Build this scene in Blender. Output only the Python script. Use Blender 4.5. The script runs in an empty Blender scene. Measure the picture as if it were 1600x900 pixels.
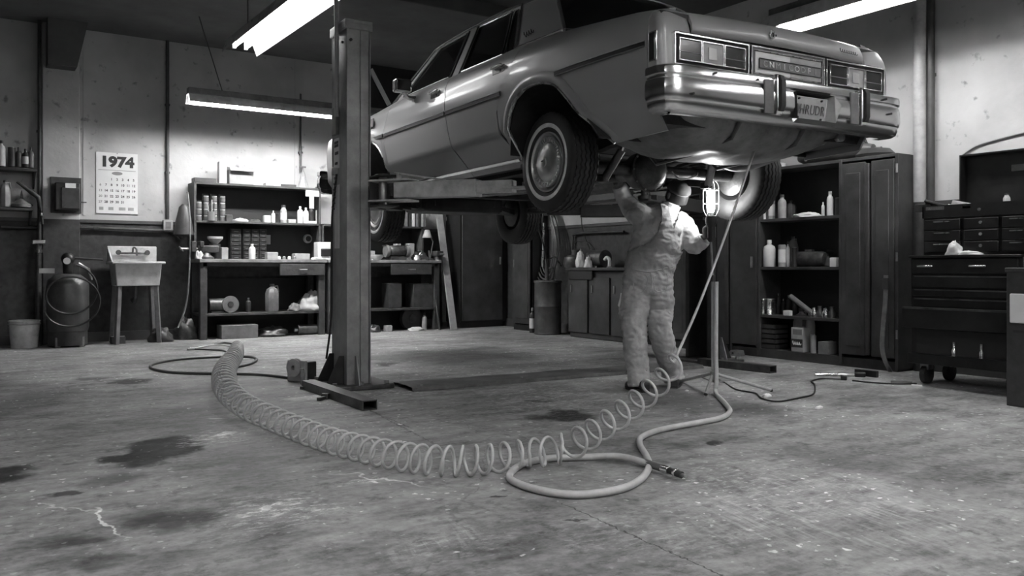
import bpy, bmesh, math, random
from mathutils import Vector, Matrix, Euler, noise as mnoise
from math import sin, cos, pi, radians, sqrt, atan2
random.seed(7)
SC = bpy.context.scene
COL = SC.collection
V = Vector

# ------------------------------------------------------------------ camera
AY = radians(56.4); FOC = 1328.0; CH = .95; HY = 417.0
Fx, Fy = cos(AY), sin(AY); Rx, Ry = sin(AY), -cos(AY)
cam_d = bpy.data.cameras.new('camera'); cam = bpy.data.objects.new('camera', cam_d); COL.objects.link(cam)
cam.location = (0, 0, CH); cam.rotation_euler = (pi/2, 0, AY - pi/2)
cam_d.sensor_width = 36; cam_d.lens = FOC/1600*36; cam_d.shift_y = -33/1600; cam_d.clip_start = .05
SC.camera = cam
SC.view_settings.view_transform = 'Standard'; SC.view_settings.look = 'None'
SC.view_settings.gamma = 1; SC.view_settings.use_curve_mapping = False
SC.view_settings.exposure = 1.1

def ray(x, y):
    l = (x-800)/FOC
    return Fx+l*Rx, Fy+l*Ry, (HY-y)/FOC
def fl(x, y, z=0):
    r = ray(x, y); t = (z-CH)/r[2]; return V((t*r[0], t*r[1], z))
def atY(x, y, Y):
    r = ray(x, y); t = Y/r[1]; return V((t*r[0], Y, CH+t*r[2]))
def atX(x, y, X):
    r = ray(x, y); t = X/r[0]; return V((X, t*r[1], CH+t*r[2]))
def atd(x, y, d):
    r = ray(x, y); return V((d*r[0], d*r[1], CH+d*r[2]))

# ------------------------------------------------------------------ materials
def mat(name, v, rough=.6, metal=0, var=.0, scale=6, bump=0, bscale=40, spec=.5, coat=0, lo=None):
    m = bpy.data.materials.new(name); m.use_nodes = True
    nt = m.node_tree; b = nt.nodes['Principled BSDF']
    b.inputs['Base Color'].default_value = (v, v, v, 1)
    b.inputs['Roughness'].default_value = rough; b.inputs['Metallic'].default_value = metal
    b.inputs['Specular IOR Level'].default_value = spec
    if coat:
        b.inputs['Coat Weight'].default_value = coat; b.inputs['Coat Roughness'].default_value = .06
    if var or bump:
        tc = nt.nodes.new('ShaderNodeTexCoord')
    if var:
        n = nt.nodes.new('ShaderNodeTexNoise'); n.inputs['Scale'].default_value = scale
        n.inputs['Detail'].default_value = 6; n.inputs['Roughness'].default_value = .65
        nt.links.new(tc.outputs['Object'], n.inputs['Vector'])
        r = nt.nodes.new('ShaderNodeValToRGB'); a = max(0, v*(1-var)); c = min(1, v*(1+var))
        r.color_ramp.elements[0].position = .32; r.color_ramp.elements[0].color = (a, a, a, 1)
        r.color_ramp.elements[1].position = .68; r.color_ramp.elements[1].color = (c, c, c, 1)
        nt.links.new(n.outputs['Fac'], r.inputs['Fac']); nt.links.new(r.outputs['Color'], b.inputs['Base Color'])
        mr = nt.nodes.new('ShaderNodeMapRange'); mr.inputs['To Min'].default_value = max(0, rough-.12); mr.inputs['To Max'].default_value = min(1, rough+.12)
        nt.links.new(n.outputs['Fac'], mr.inputs['Value']); nt.links.new(mr.outputs['Result'], b.inputs['Roughness'])
    if bump:
        n2 = nt.nodes.new('ShaderNodeTexNoise'); n2.inputs['Scale'].default_value = bscale; n2.inputs['Detail'].default_value = 4
        nt.links.new(tc.outputs['Object'], n2.inputs['Vector'])
        bp = nt.nodes.new('ShaderNodeBump'); bp.inputs['Strength'].default_value = bump; bp.inputs['Distance'].default_value = .02
        nt.links.new(n2.outputs['Fac'], bp.inputs['Height']); nt.links.new(bp.outputs['Normal'], b.inputs['Normal'])
    return m
def emis(name, s, v=1):
    m = bpy.data.materials.new(name); m.use_nodes = True; b = m.node_tree.nodes['Principled BSDF']
    b.inputs['Base Color'].default_value = (v, v, v, 1); b.inputs['Emission Color'].default_value = (1, 1, 1, 1)
    b.inputs['Emission Strength'].default_value = s
    return m
M = {}
M['paint'] = mat('car_paint', .33, .42, .2, coat=.25)
M['chrome'] = mat('chrome', .8, .2, 1)
M['chrome_dull'] = mat('dull_chrome', .5, .28, 1, var=.2, scale=12)
M['vinyl'] = mat('car_roof_paint', .30, .48, .1)
M['black'] = mat('black_metal', .018, .45, var=.3, scale=9)
M['under'] = mat('underbody', .022, .6, var=.6, scale=5, bump=.2, bscale=30)
M['rubber'] = mat('rubber', .028, .62, var=.3, scale=14)
M['whitewall'] = mat('whitewall', .72, .6, var=.12, scale=20)
M['steel'] = mat('bare_steel', .33, .38, .8, var=.3, scale=10)
M['darksteel'] = mat('dark_steel', .10, .42, .6, var=.5, scale=7, bump=.1, bscale=60)
M['liftpaint'] = mat('lift_paint', .30, .38, .2, var=.3, scale=5, bump=.05)
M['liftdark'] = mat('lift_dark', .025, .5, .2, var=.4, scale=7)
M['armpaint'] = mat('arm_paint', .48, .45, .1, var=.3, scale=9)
M['white'] = mat('white_plastic', .7, .5, var=.08, scale=10)
M['enamel'] = mat('enamel', .55, .3, var=.2, scale=9)
M['paper'] = mat('paper', .75, .8, var=.05, scale=5)
M['ink'] = mat('ink', .03, .7)
M['greyink'] = mat('grey_ink', .25, .7)
M['mid'] = mat('mid_grey', .15, .5, var=.3, scale=9)
M['light'] = mat('light_grey', .36, .5, var=.2, scale=9)
M['dark'] = mat('dark_grey', .04, .5, var=.4, scale=9)
M['cabinet'] = mat('cabinet_paint', .05, .5, .1, var=.5, scale=3, bump=.06, bscale=25)
M['cabinetin'] = mat('cabinet_inside', .014, .6, var=.4, scale=4)
M['toolbox'] = mat('toolbox_paint', .016, .38, .2, var=.5, scale=5)
M['wood'] = mat('dark_wood', .045, .65, var=.5, scale=7, bump=.15, bscale=30)
M['woodtop'] = mat('bench_top', .2, .5, var=.45, scale=6, bump=.1)
M['card'] = mat('cardboard', .24, .8, var=.15, scale=8)
M['hose'] = mat('air_hose', .5, .42, var=.15, scale=12)
M['hosedark'] = mat('dark_hose', .09, .42, var=.2, scale=12)
M['tank'] = mat('tank_paint', .075, .42, .25, var=.35, scale=6)
M['skin'] = mat('skin', .30, .6, var=.1, scale=12, bump=.1, bscale=50)
M['shirt'] = mat('work_shirt', .62, .9, var=.12, scale=9, bump=.5, bscale=14)
M['denim'] = mat('overalls_cloth', .42, .9, var=.22, scale=9, bump=.5, bscale=14)
M['cap'] = mat('cap_cloth', .06, .85, var=.3, scale=9)
M['boot'] = mat('boot_leather', .035, .45, var=.3, scale=9)
M['lens_red'] = mat('lamp_lens_dark', .035, .15, coat=.3)
M['lens_clear'] = mat('lamp_lens_clear', .5, .2, coat=.3)
M['lampsocket'] = mat('lamp_housing', .6, .4, var=.05)
M['tube'] = emis('fluorescent_tube', 12)
M['bulb'] = emis('bulb_glow', 55)
M['gold'] = mat('tank_metal', .17, .45, .35, var=.6, scale=4)
M['hub'] = mat('hubcap_metal', .62, .34, .85)
def glass(name, v=.02, tr=.55):
    m = bpy.data.materials.new(name); m.use_nodes = True; nt = m.node_tree; b = nt.nodes['Principled BSDF']
    b.inputs['Base Color'].default_value = (v, v, v, 1); b.inputs['Roughness'].default_value = .04
    t = nt.nodes.new('ShaderNodeBsdfTransparent'); t.inputs['Color'].default_value = (.6, .6, .6, 1)
    mx = nt.nodes.new('ShaderNodeMixShader'); mx.inputs['Fac'].default_value = tr
    nt.links.new(b.outputs['BSDF'], mx.inputs[1]); nt.links.new(t.outputs['BSDF'], mx.inputs[2])
    nt.links.new(mx.outputs['Shader'], nt.nodes['Material Output'].inputs['Surface'])
    return m
M['glass'] = glass('car_glass')
M['jar'] = glass('jar_glass', .3, .5)

# ------------------------------------------------------------------ mesh builder
class MB:
    def __init__(s): s.v = []; s.f = []
    def add(s, vs, fs):
        o = len(s.v); s.v += [tuple(p) for p in vs]; s.f += [tuple(i+o for i in f) for f in fs]; return s
    def box(s, c, d, rz=0, rx=0, ry=0):
        h = [q/2 for q in d]; m = Euler((rx, ry, rz)).to_matrix(); c = V(c)
        vs = [c + m @ V((x*h[0], y*h[1], z*h[2])) for x in (-1, 1) for y in (-1, 1) for z in (-1, 1)]
        return s.add(vs, [(0, 1, 3, 2), (4, 6, 7, 5), (0, 4, 5, 1), (2, 3, 7, 6), (0, 2, 6, 4), (1, 5, 7, 3)])
    def box2(s, a, b):
        return s.box([(a[i]+b[i])/2 for i in range(3)], [abs(a[i]-b[i]) for i in range(3)])
    def bar(s, a, b, w, h, up=(0, 0, 1)):
        a, b = V(a), V(b); d = (b-a).normalized(); x = d.cross(V(up))
        x = V((1, 0, 0)) if x.length < 1e-4 else x.normalized()
        z = x.cross(d)
        vs = [p + x*i*w/2 + z*j*h/2 for p in (a, b) for i, j in ((-1, -1), (1, -1), (1, 1), (-1, 1))]
        return s.add(vs, [(0, 1, 2, 3), (7, 6, 5, 4), (0, 4, 5, 1), (1, 5, 6, 2), (2, 6, 7, 3), (3, 7, 4, 0)])
    def cyl(s, a, b, r, r2=None, n=16, cap=True):
        return s.tube([a, b], [r, r if r2 is None else r2], n, cap)
    def tube(s, pts, r, n=10, cap=True, closed=False):
        pts = [V(p) for p in pts]; N = len(pts)
        rs = r if isinstance(r, (list, tuple)) else [r]*N
        vs = []; up = None
        for i, p in enumerate(pts):
            if closed: d = pts[(i+1) % N]-pts[i-1]
            else: d = pts[min(i+1, N-1)]-pts[max(i-1, 0)]
            d = d.normalized() if d.length > 1e-9 else V((0, 0, 1))
            if up is None:
                up = V((0, 0, 1)) if abs(d.z) < .9 else V((1, 0, 0))
            x = d.cross(up)
            x = x.normalized() if x.length > 1e-6 else V((1, 0, 0))
            up = x.cross(d).normalized()
            for k in range(n):
                a = 2*pi*k/n; vs.append(p + x*cos(a)*rs[i] + up*sin(a)*rs[i])
        fs = []
        for i in range(N if closed else N-1):
            j = (i+1) % N
            for k in range(n):
                fs.append((i*n+k, i*n+(k+1) % n, j*n+(k+1) % n, j*n+k))
        if cap and not closed:
            fs.append(tuple(range(n))[::-1]); fs.append(tuple((N-1)*n+k for k in range(n)))
        return s.add(vs, fs)
    def lathe(s, prof, c=(0, 0, 0), n=24, axis='z', cap=True):
        c = V(c); vs = []
        for r, z in prof:
            for k in range(n):
                a = 2*pi*k/n; p = (r*cos(a), r*sin(a), z)
                if axis == 'x': p = (z, p[0], p[1])
                elif axis == 'y': p = (p[0], z, p[1])
                vs.append(c+V(p))
        fs = [(i*n+k, i*n+(k+1) % n, (i+1)*n+(k+1) % n, (i+1)*n+k) for i in range(len(prof)-1) for k in range(n)]
        if cap:
            if prof[0][0] > 1e-5: fs.append(tuple(range(n))[::-1])
            if prof[-1][0] > 1e-5: fs.append(tuple((len(prof)-1)*n+k for k in range(n)))
        return s.add(vs, fs)
    def prism(s, poly, ext):                      # poly: 3d points, ext: vector
        e = V(ext); n = len(poly); a = [V(p) for p in poly]
        return s.add(a+[p+e for p in a], [tuple(range(n))[::-1], tuple(range(n, 2*n))] + [(i, (i+1) % n, n+(i+1) % n, n+i) for i in range(n)])
    def sphere(s, c, r, n=12, sc=(1, 1, 1)):
        c = V(c); prof = [(sin(pi*i/n)*r, -cos(pi*i/n)*r) for i in range(n+1)]
        o = len(s.v); s.lathe(prof, (0, 0, 0), n*2, cap=False)
        for i in range(o, len(s.v)):
            p = s.v[i]; s.v[i] = (c.x+p[0]*sc[0], c.y+p[1]*sc[1], c.z+p[2]*sc[2])
        return s
    def grid(s, rows, close=False):               # rows of points, open surface
        n = len(rows[0]); vs = [p for r in rows for p in r]
        return s.add(vs, [(i*n+k, i*n+k+1, (i+1)*n+k+1, (i+1)*n+k) for i in range(len(rows)-1) for k in range(n-1)])
    def shell(s, rows, off):                      # closed thin sheet: rows + offset function/vector
        R = len(rows); n = len(rows[0]); f = off if callable(off) else (lambda p: V(p)+V(off))
        vs = [V(p) for r in rows for p in r]; vs += [f(p) for p in vs]; N = R*n
        fs = []
        for i in range(R-1):
            for k in range(n-1):
                q = (i*n+k, i*n+k+1, (i+1)*n+k+1, (i+1)*n+k)
                fs.append(q); fs.append(tuple(N+j for j in q[::-1]))
        loop = [k for k in range(n)] + [i*n+n-1 for i in range(1, R)] + [(R-1)*n+k for k in range(n-2, -1, -1)] + [i*n for i in range(R-2, 0, -1)]
        for a, b in zip(loop, loop[1:]+loop[:1]): fs.append((b, a, N+a, N+b))
        return s.add(vs, fs)
    def tr(s, m):
        s.v = [tuple(m @ V(p)) for p in s.v]; return s
    def build(s, name, m, parent=None, loc=None, rz=0, bevel=0, smooth=40, sub=0, weld=False, seg=2):
        me = bpy.data.meshes.new(name); me.from_pydata(s.v, [], s.f)
        bm = bmesh.new(); bm.from_mesh(me)
        if weld: bmesh.ops.remove_doubles(bm, verts=bm.verts, dist=1e-5)
        bmesh.ops.recalc_face_normals(bm, faces=bm.faces); bm.to_mesh(me); bm.free()
        o = bpy.data.objects.new(name, me); COL.objects.link(o)
        if m is not None: me.materials.append(M[m] if isinstance(m, str) else m)
        if smooth:
            me.polygons.foreach_set('use_smooth', [True]*len(me.polygons)); me.set_sharp_from_angle(angle=radians(smooth))
        if bevel:
            b = o.modifiers.new('bevel', 'BEVEL'); b.width = bevel; b.segments = seg; b.limit_method = 'ANGLE'; b.angle_limit = radians(38)
        if sub:
            b = o.modifiers.new('sub', 'SUBSURF'); b.levels = b.render_levels = sub
        if parent is not None: o.parent = parent
        if loc is not None: o.location = loc
        if rz: o.rotation_euler.z = rz
        return o
def tag(o, label, cat, group=None):
    o['label'] = label; o['category'] = cat
    if group: o['group'] = group
    return o
def thing(name, label, cat, loc=(0, 0, 0), rz=0, group=None):
    o = bpy.data.objects.new(name, None); COL.objects.link(o); o.empty_display_size = .1
    o.location = loc; o.rotation_euler.z = rz
    return tag(o, label, cat, group)
def struct(o): o['kind'] = 'structure'; return o
def smooth_path(pts, n=8, closed=False):
    P = [V(p) for p in pts]; out = []; N = len(P)
    for i in range(N if closed else N-1):
        if closed: a, b, c, d = P[i-1], P[i], P[(i+1) % N], P[(i+2) % N]
        else: a, b, c, d = P[max(i-1, 0)], P[i], P[i+1], P[min(i+2, N-1)]
        for k in range(n):
            t = k/n
            out.append(.5*((2*b)+(c-a)*t+(2*a-5*b+4*c-d)*t*t+(-a+3*b-3*c+d)*t**3))
    if not closed: out.append(P[-1])
    return out
def text(name, s, size, m, parent, loc, rot, ext=.001, sx=1, align='CENTER', bold=0, shear=0):
    c = bpy.data.curves.new(name, 'FONT'); c.body = s; c.size = size; c.extrude = ext; c.offset = bold; c.shear = shear
    c.align_x = align; c.align_y = 'CENTER'; c.resolution_u = 3
    t = bpy.data.objects.new(name, c); COL.objects.link(t); dg = bpy.context.evaluated_depsgraph_get()
    me = bpy.data.meshes.new_from_object(t.evaluated_get(dg)); bpy.data.objects.remove(t); bpy.data.curves.remove(c)
    me.transform(Matrix.Scale(sx, 4, V((1, 0, 0)))); me.materials.clear(); me.materials.append(M[m])
    o = bpy.data.objects.new(name, me); COL.objects.link(o); o.parent = parent; o.location = loc; o.rotation_euler = rot
    return o
def bake(o):
    bpy.context.view_layer.update(); dg = bpy.context.evaluated_depsgraph_get()
    me = bpy.data.meshes.new_from_object(o.evaluated_get(dg)); o.modifiers.clear(); o.data = me; return o
def interp(pts, x):
    if x <= pts[0][0]: return pts[0][1]
    for (a, b), (c, d) in zip(pts, pts[1:]):
        if x <= c: return b+(d-b)*(x-a)/(c-a)
    return pts[-1][1]
FRONT_Y = (pi/2, 0, 0)      # text facing -Y
FRONT_X = (pi/2, 0, -pi/2)  # text facing -X
# ================================================================== ROOM
CEIL = 3.95; YB = 11.95; XR = 7.5; DADO = 1.54
def wall_mat():
    m = bpy.data.materials.new('wall_plaster'); m.use_nodes = True; nt = m.node_tree; b = nt.nodes['Principled BSDF']; L = nt.links.new
    N = nt.nodes.new
    b.inputs['Roughness'].default_value = .6
    geo = N('ShaderNodeNewGeometry'); sep = N('ShaderNodeSeparateXYZ'); L(geo.outputs['Position'], sep.inputs[0])
    n = N('ShaderNodeTexNoise'); n.inputs['Scale'].default_value = 1.6; n.inputs['Detail'].default_value = 8; L(geo.outputs['Position'], n.inputs['Vector'])
    n2 = N('ShaderNodeTexNoise'); n2.inputs['Scale'].default_value = 14; n2.inputs['Detail'].default_value = 6; L(geo.outputs['Position'], n2.inputs['Vector'])
    r1 = N('ShaderNodeValToRGB'); r1.color_ramp.elements[0].position = .3; r1.color_ramp.elements[0].color = (.36, .36, .36, 1)
    r1.color_ramp.elements[1].position = .6; r1.color_ramp.elements[1].color = (.5, .5, .5, 1); L(n.outputs['Fac'], r1.inputs['Fac'])
    r2 = N('ShaderNodeValToRGB'); r2.color_ramp.elements[0].position = .3; r2.color_ramp.elements[0].color = (.022, .022, .022, 1)
    r2.color_ramp.elements[1].position = .7; r2.color_ramp.elements[1].color = (.05, .05, .05, 1); L(n2.outputs['Fac'], r2.inputs['Fac'])
    gt = N('ShaderNodeMath'); gt.operation = 'GREATER_THAN'; gt.inputs[1].default_value = DADO; L(sep.outputs['Z'], gt.inputs[0])
    # specks
    v = N('ShaderNodeTexNoise'); v.inputs['Scale'].default_value = 9; v.inputs['Detail'].default_value = 9; L(geo.outputs['Position'], v.inputs['Vector'])
    r3 = N('ShaderNodeValToRGB'); r3.color_ramp.elements[0].position = .26; r3.color_ramp.elements[0].color = (.45, .45, .45, 1)
    r3.color_ramp.elements[1].position = .36; r3.color_ramp.elements[1].color = (1, 1, 1, 1); L(v.outputs['Fac'], r3.inputs['Fac'])
    mx = N('ShaderNodeMix'); mx.data_type = 'RGBA'; L(gt.outputs[0], mx.inputs['Factor']); L(r2.outputs['Color'], mx.inputs['A']); L(r1.outputs['Color'], mx.inputs['B'])
    mu = N('ShaderNodeMix'); mu.data_type = 'RGBA'; mu.blend_type = 'MULTIPLY'; mu.inputs['Factor'].default_value = 1
    L(mx.outputs['Result'], mu.inputs['A']); L(r3.outputs['Color'], mu.inputs['B']); L(mu.outputs['Result'], b.inputs['Base Color'])
    bp = N('ShaderNodeBump'); bp.inputs['Strength'].default_value = .15; bp.inputs['Distance'].default_value = .02; L(n2.outputs['Fac'], bp.inputs['Height']); L(bp.outputs['Normal'], b.inputs['Normal'])
    return m
M['wall'] = wall_mat()
M['ceiling'] = mat('ceiling_boards', .085, .7, var=.35, scale=1.5, bump=.1, bscale=8)
M['trim'] = mat('painted_conduit', .07, .45, .2, var=.2)

def floor_mat():
    m = bpy.data.materials.new('concrete_floor'); m.use_nodes = True; nt = m.node_tree; b = nt.nodes['Principled BSDF']; L = nt.links.new; N = nt.nodes.new
    geo = N('ShaderNodeNewGeometry'); P = geo.outputs['Position']
    def noise(sc, det=6, rough=.6, vec=P, stretch=None):
        if stretch:
            mp = N('ShaderNodeMapping'); mp.inputs['Scale'].default_value = stretch[0]; mp.inputs['Rotation'].default_value = (0, 0, stretch[1]); L(vec, mp.inputs['Vector']); vec = mp.outputs['Vector']
        n = N('ShaderNodeTexNoise'); n.inputs['Scale'].default_value = sc; n.inputs['Detail'].default_value = det; n.inputs['Roughness'].default_value = rough; L(vec, n.inputs['Vector']); return n.outputs['Fac']
    def math_(op, a, bb=None):
        q = N('ShaderNodeMath'); q.operation = op
        for i, x in enumerate((a, bb)):
            if x is None: continue
            if isinstance(x, (int, float)): q.inputs[i].default_value = x
            else: L(x, q.inputs[i])
        return q.outputs[0]
    def rmp(f, a, bb, lo, hi):
        q = N('ShaderNodeMapRange'); q.interpolation_type = 'SMOOTHSTEP'; q.inputs['From Min'].default_value = a; q.inputs['From Max'].default_value = bb
        q.inputs['To Min'].default_value = lo; q.inputs['To Max'].default_value = hi; L(f, q.inputs['Value']); return q.outputs['Result']
    n1 = noise(.7, 7); n2 = noise(4.5, 8, .7); n3 = noise(26, 4); n4 = noise(2.2, 8, .7, stretch=((1, 3.2, 1), .55))
    base = math_('ADD', rmp(n1, .32, .68, .16, .33), rmp(n2, .32, .68, -.05, .05))
    base = math_('ADD', base, rmp(n4, .33, .67, -.06, .06)); base = math_('MULTIPLY', base, rmp(noise(7, 9, .75), .36, .48, .62, 1))
    base = math_('ADD', base, rmp(n3, .35, .65, -.03, .03))
    # stains: distorted ellipses
    wp = N('ShaderNodeTexNoise'); wp.inputs['Scale'].default_value = 4.2; wp.inputs['Detail'].default_value = 6; L(P, wp.inputs['Vector'])
    sb = N('ShaderNodeVectorMath'); sb.operation = 'SUBTRACT'; sb.inputs[1].default_value = (.5, .5, .5); L(wp.outputs['Color'], sb.inputs[0])
    sc_ = N('ShaderNodeVectorMath'); sc_.operation = 'SCALE'; sc_.inputs['Scale'].default_value = .42; L(sb.outputs[0], sc_.inputs[0])
    ad = N('ShaderNodeVectorMath'); ad.operation = 'ADD'; L(P, ad.inputs[0]); L(sc_.outputs[0], ad.inputs[1]); WP = ad.outputs[0]
    def ell(c, rx, ry, rot, soft=.35):
        s1 = N('ShaderNodeVectorMath'); s1.operation = 'SUBTRACT'; s1.inputs[1].default_value = (c[0], c[1], 0); L(WP, s1.inputs[0])
        r = N('ShaderNodeVectorRotate'); r.rotation_type = 'Z_AXIS'; r.inputs['Angle'].default_value = rot; L(s1.outputs[0], r.inputs['Vector'])
        m2 = N('ShaderNodeVectorMath'); m2.operation = 'MULTIPLY'; m2.inputs[1].default_value = (1/rx, 1/ry, 0); L(r.outputs[0], m2.inputs[0])
        ln = N('ShaderNodeVectorMath'); ln.operation = 'LENGTH'; L(m2.outputs[0], ln.inputs[0])
        return rmp(ln.outputs['Value'], 1-soft, 1+soft*.4, 1, 0)
    def pel(x, y, w, h, soft, tilt=0):      # blot of w x h as seen, given on the floor itself
        c = fl(x, y); d = c.x*Fx+c.y*Fy; return ell(c, max(.01, h/2*d*d/(CH*FOC)), max(.01, w/2*d/FOC), -AY+tilt, soft)
    stains = [(243, 703, 118, 50, .96, .22), (203, 596, 72, 12, .85, .4), (145, 592, 70, 9, .6, .6), (12, 738, 90, 30, .9, .4), (88, 768, 46, 16, .8, .4), (180, 747, 110, 24, .55, .8), (280, 812, 135, 34, .78, .7), (105, 848, 130, 30, .7, .7),
              (145, 880, 110, 22, .5, .8), (440, 832, 90, 22, .5, .8), (605, 569, 46, 7, .8, .5), (715, 557, 310, 40, .72, .7), (885, 648, 95, 22, .9, .4), (838, 654, 46, 12, .7, .5), (845, 627, 34, 5, .7, .5), (1055, 625, 150, 50, .6, .8), (1175, 640, 130, 30, .6, .8),
              (1120, 690, 34, 9, .9, .4), (1060, 700, 60, 16, .5, .8), (30, 630, 160, 60, .5, .9), (300, 640, 120, 20, .35, .9), (700, 600, 300, 16, .35, .9), (1300, 720, 200, 40, .35, .9), (1480, 760, 160, 50, .35, .9), (905, 815, 26, 4, .8, .4), (790, 774, 22, 4, .8, .4)]
    for (x, y, w, h, k_, soft) in stains:
        base = math_('MULTIPLY', base, math_('SUBTRACT', 1, math_('MULTIPLY', pel(x, y, w, h, soft), k_)))
    # pale scuffs
    hl = rmp(noise(13, 9, .8, stretch=((1, 2.4, 1), .4)), .50, .60, 0, 1)
    for (x, y, w, h, a) in [(430, 795, 230, 75, .8), (335, 683, 120, 34, 1.0), (515, 612, 130, 34, .7), (590, 752, 70, 14, 1.0), (850, 620, 240, 60, .45), (1180, 760, 420, 120, .35), (700, 850, 200, 90, .3), (620, 613, 110, 10, .8), (1000, 830, 400, 80, .25)]:
        base = math_('ADD', base, math_('MULTIPLY', math_('MULTIPLY', pel(x, y, w, h, .9), hl), .55*a))
    for (x, y, w, h, tl, a) in [(346, 679, 26, 8, 0, .6), (168, 815, 10, 60, -.75, .7), (95, 796, 5, 50, -1.2, .35), (595, 750, 8, 50, -1.1, .5), (413, 792, 10, 24, .7, .4), (335, 654, 34, 3, 0, .5), (500, 621, 80, 14, .3, .35), (700, 862, 14, 5, 0, .6), (845, 862, 8, 4, 0, .6), (985, 640, 10, 3, 0, .5)]:
        base = math_('ADD', base, math_('MULTIPLY', pel(x, y, w, h, .5, tl), a*.7))
    fn_ = N('ShaderNodeTexNoise'); fn_.inputs['Scale'].default_value = 30; L(P, fn_.inputs['Vector']); fs_ = N('ShaderNodeVectorMath'); fs_.operation = 'SCALE'; fs_.inputs['Scale'].default_value = .045; L(fn_.outputs['Color'], fs_.inputs[0])
    fa_ = N('ShaderNodeVectorMath'); fa_.operation = 'ADD'; L(P, fa_.inputs[0]); L(fs_.outputs[0], fa_.inputs[1]); FP = fa_.outputs[0]
    # paint drops: voronoi cells with random subset
    for scl, rad, thr, amp in ((4.3, .06, .78, .6), (9, .10, .86, .5), (22, .16, .86, .4)):
        vo = N('ShaderNodeTexVoronoi'); vo.voronoi_dimensions = '2D'; vo.inputs['Scale'].default_value = scl; L(FP, vo.inputs['Vector'])
        sp = N('ShaderNodeSeparateColor'); L(vo.outputs['Color'], sp.inputs[0])
        msk = math_('MULTIPLY', rmp(vo.outputs['Distance'], rad*.7, rad, 1, 0), math_('GREATER_THAN', sp.outputs[0], thr))
        sz = math_('MULTIPLY', msk, rmp(n1, .42, .6, .15, 1)); base = math_('ADD', base, math_('MULTIPLY', sz, amp))
    # long diagonal scuff marks
    sd = fl(1500, 860)-fl(1080, 700); sang = atan2(sd.y, sd.x)
    vr = N('ShaderNodeVectorRotate'); vr.rotation_type = 'Z_AXIS'; vr.inputs['Angle'].default_value = -sang; L(P, vr.inputs['Vector'])
    st1 = noise(7, 9, .7, vec=vr.outputs[0], stretch=((.35, 4.5, 1), 0)); st2 = noise(3, 5, .6)
    base = math_('ADD', base, math_('MULTIPLY', math_('MULTIPLY', pel(1270, 790, 520, 150, .9), rmp(st1, .46, .62, -.04, .16)), rmp(st2, .4, .6, .3, 1)))
    base = math_('ADD', base, math_('MULTIPLY', pel(670, 850, 90, 90, .9, .5), rmp(st1, .5, .6, 0, .10)))
    # straight saw-cut joints
    def joint(a, b_, wd, k_):
        a, b_ = fl(*a), fl(*b_); dv = (b_-a); ln_ = dv.length; dv.normalize()
        s1 = N('ShaderNodeVectorMath'); s1.operation = 'SUBTRACT'; s1.inputs[1].default_value = (a.x, a.y, 0); L(FP, s1.inputs[0])
        al = N('ShaderNodeVectorMath'); al.operation = 'DOT_PRODUCT'; al.inputs[1].default_value = (dv.x, dv.y, 0); L(s1.outputs[0], al.inputs[0])
        ac = N('ShaderNodeVectorMath'); ac.operation = 'DOT_PRODUCT'; ac.inputs[1].default_value = (-dv.y, dv.x, 0); L(s1.outputs[0], ac.inputs[0])
        m1 = rmp(math_('ABSOLUTE', math_('SUBTRACT', ac.outputs['Value'], .022)), 0, wd, k_, 0); m2 = math_('MULTIPLY', math_('GREATER_THAN', al.outputs['Value'], 0), math_('LESS_THAN', al.outputs['Value'], ln_))
        return math_('SUBTRACT', 1, math_('MULTIPLY', m1, m2))
    base = math_('MULTIPLY', base, joint((872, 784), (1160, 914), .006, .8)); base = math_('MULTIPLY', base, joint((560, 632), (690, 700), .010, .45)); base = math_('MULTIPLY', base, joint((575, 640), (640, 668), .008, .5))
    # cracks
    vc = N('ShaderNodeTexVoronoi'); vc.feature = 'DISTANCE_TO_EDGE'; vc.voronoi_dimensions = '2D'; vc.inputs['Scale'].default_value = .35; L(WP, vc.inputs['Vector'])
    base = math_('MULTIPLY', base, rmp(vc.outputs['Distance'], .0, .004, .72, 1))
    # fine scratches (arc of a tyre track)
    cen = fl(430, 980); s1 = N('ShaderNodeVectorMath'); s1.operation = 'DISTANCE'; L(P, s1.inputs[0]); s1.inputs[1].default_value = (cen.x-.25, cen.y+.05, 0)
    cl = N('ShaderNodeMath'); cl.operation = 'MAXIMUM'; L(base, cl.inputs[0]); cl.inputs[1].default_value = .008
    L(cl.outputs[0], b.inputs['Base Color'])
    L(rmp(n2, .3, .7, .55, .8), b.inputs['Roughness']); b.inputs['Specular IOR Level'].default_value = .2
    hh = math_('ADD', math_('MULTIPLY', n3, .35), math_('MULTIPLY', n2, .8))
    bp = N('ShaderNodeBump'); bp.inputs['Strength'].default_value = .35; bp.inputs['Distance'].default_value = .012; L(hh, bp.inputs['Height']); L(bp.outputs['Normal'], b.inputs['Normal'])
    return m
M['floor'] = floor_mat(); M['floorplate'] = mat('worn_plate', .085, .6, var=.6, scale=5, bump=.25, bscale=25)
struct(MB().box2((-6, -4, -.1), (9, 13, 0)).build('floor', 'floor', smooth=0))
struct(MB().box2((-6, -4, CEIL), (9, 13, CEIL+.1)).build('ceiling', 'ceiling', smooth=0))
struct(MB().box2((-6, YB, 0), (XR, YB+.15, CEIL)).build('wall_back', 'wall', smooth=0))
struct(MB().box2((XR, -4, 0), (XR+.15, YB+.15, CEIL)).build('wall_right', 'wall', smooth=0))
struct(MB().box2((-6.1, -4, 0), (-6, YB, CEIL)).build('wall_left', 'wall', smooth=0))
struct(MB().box2((-6, -4.1, 0), (XR, -4, CEIL)).build('wall_front', 'wall', smooth=0))
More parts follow.
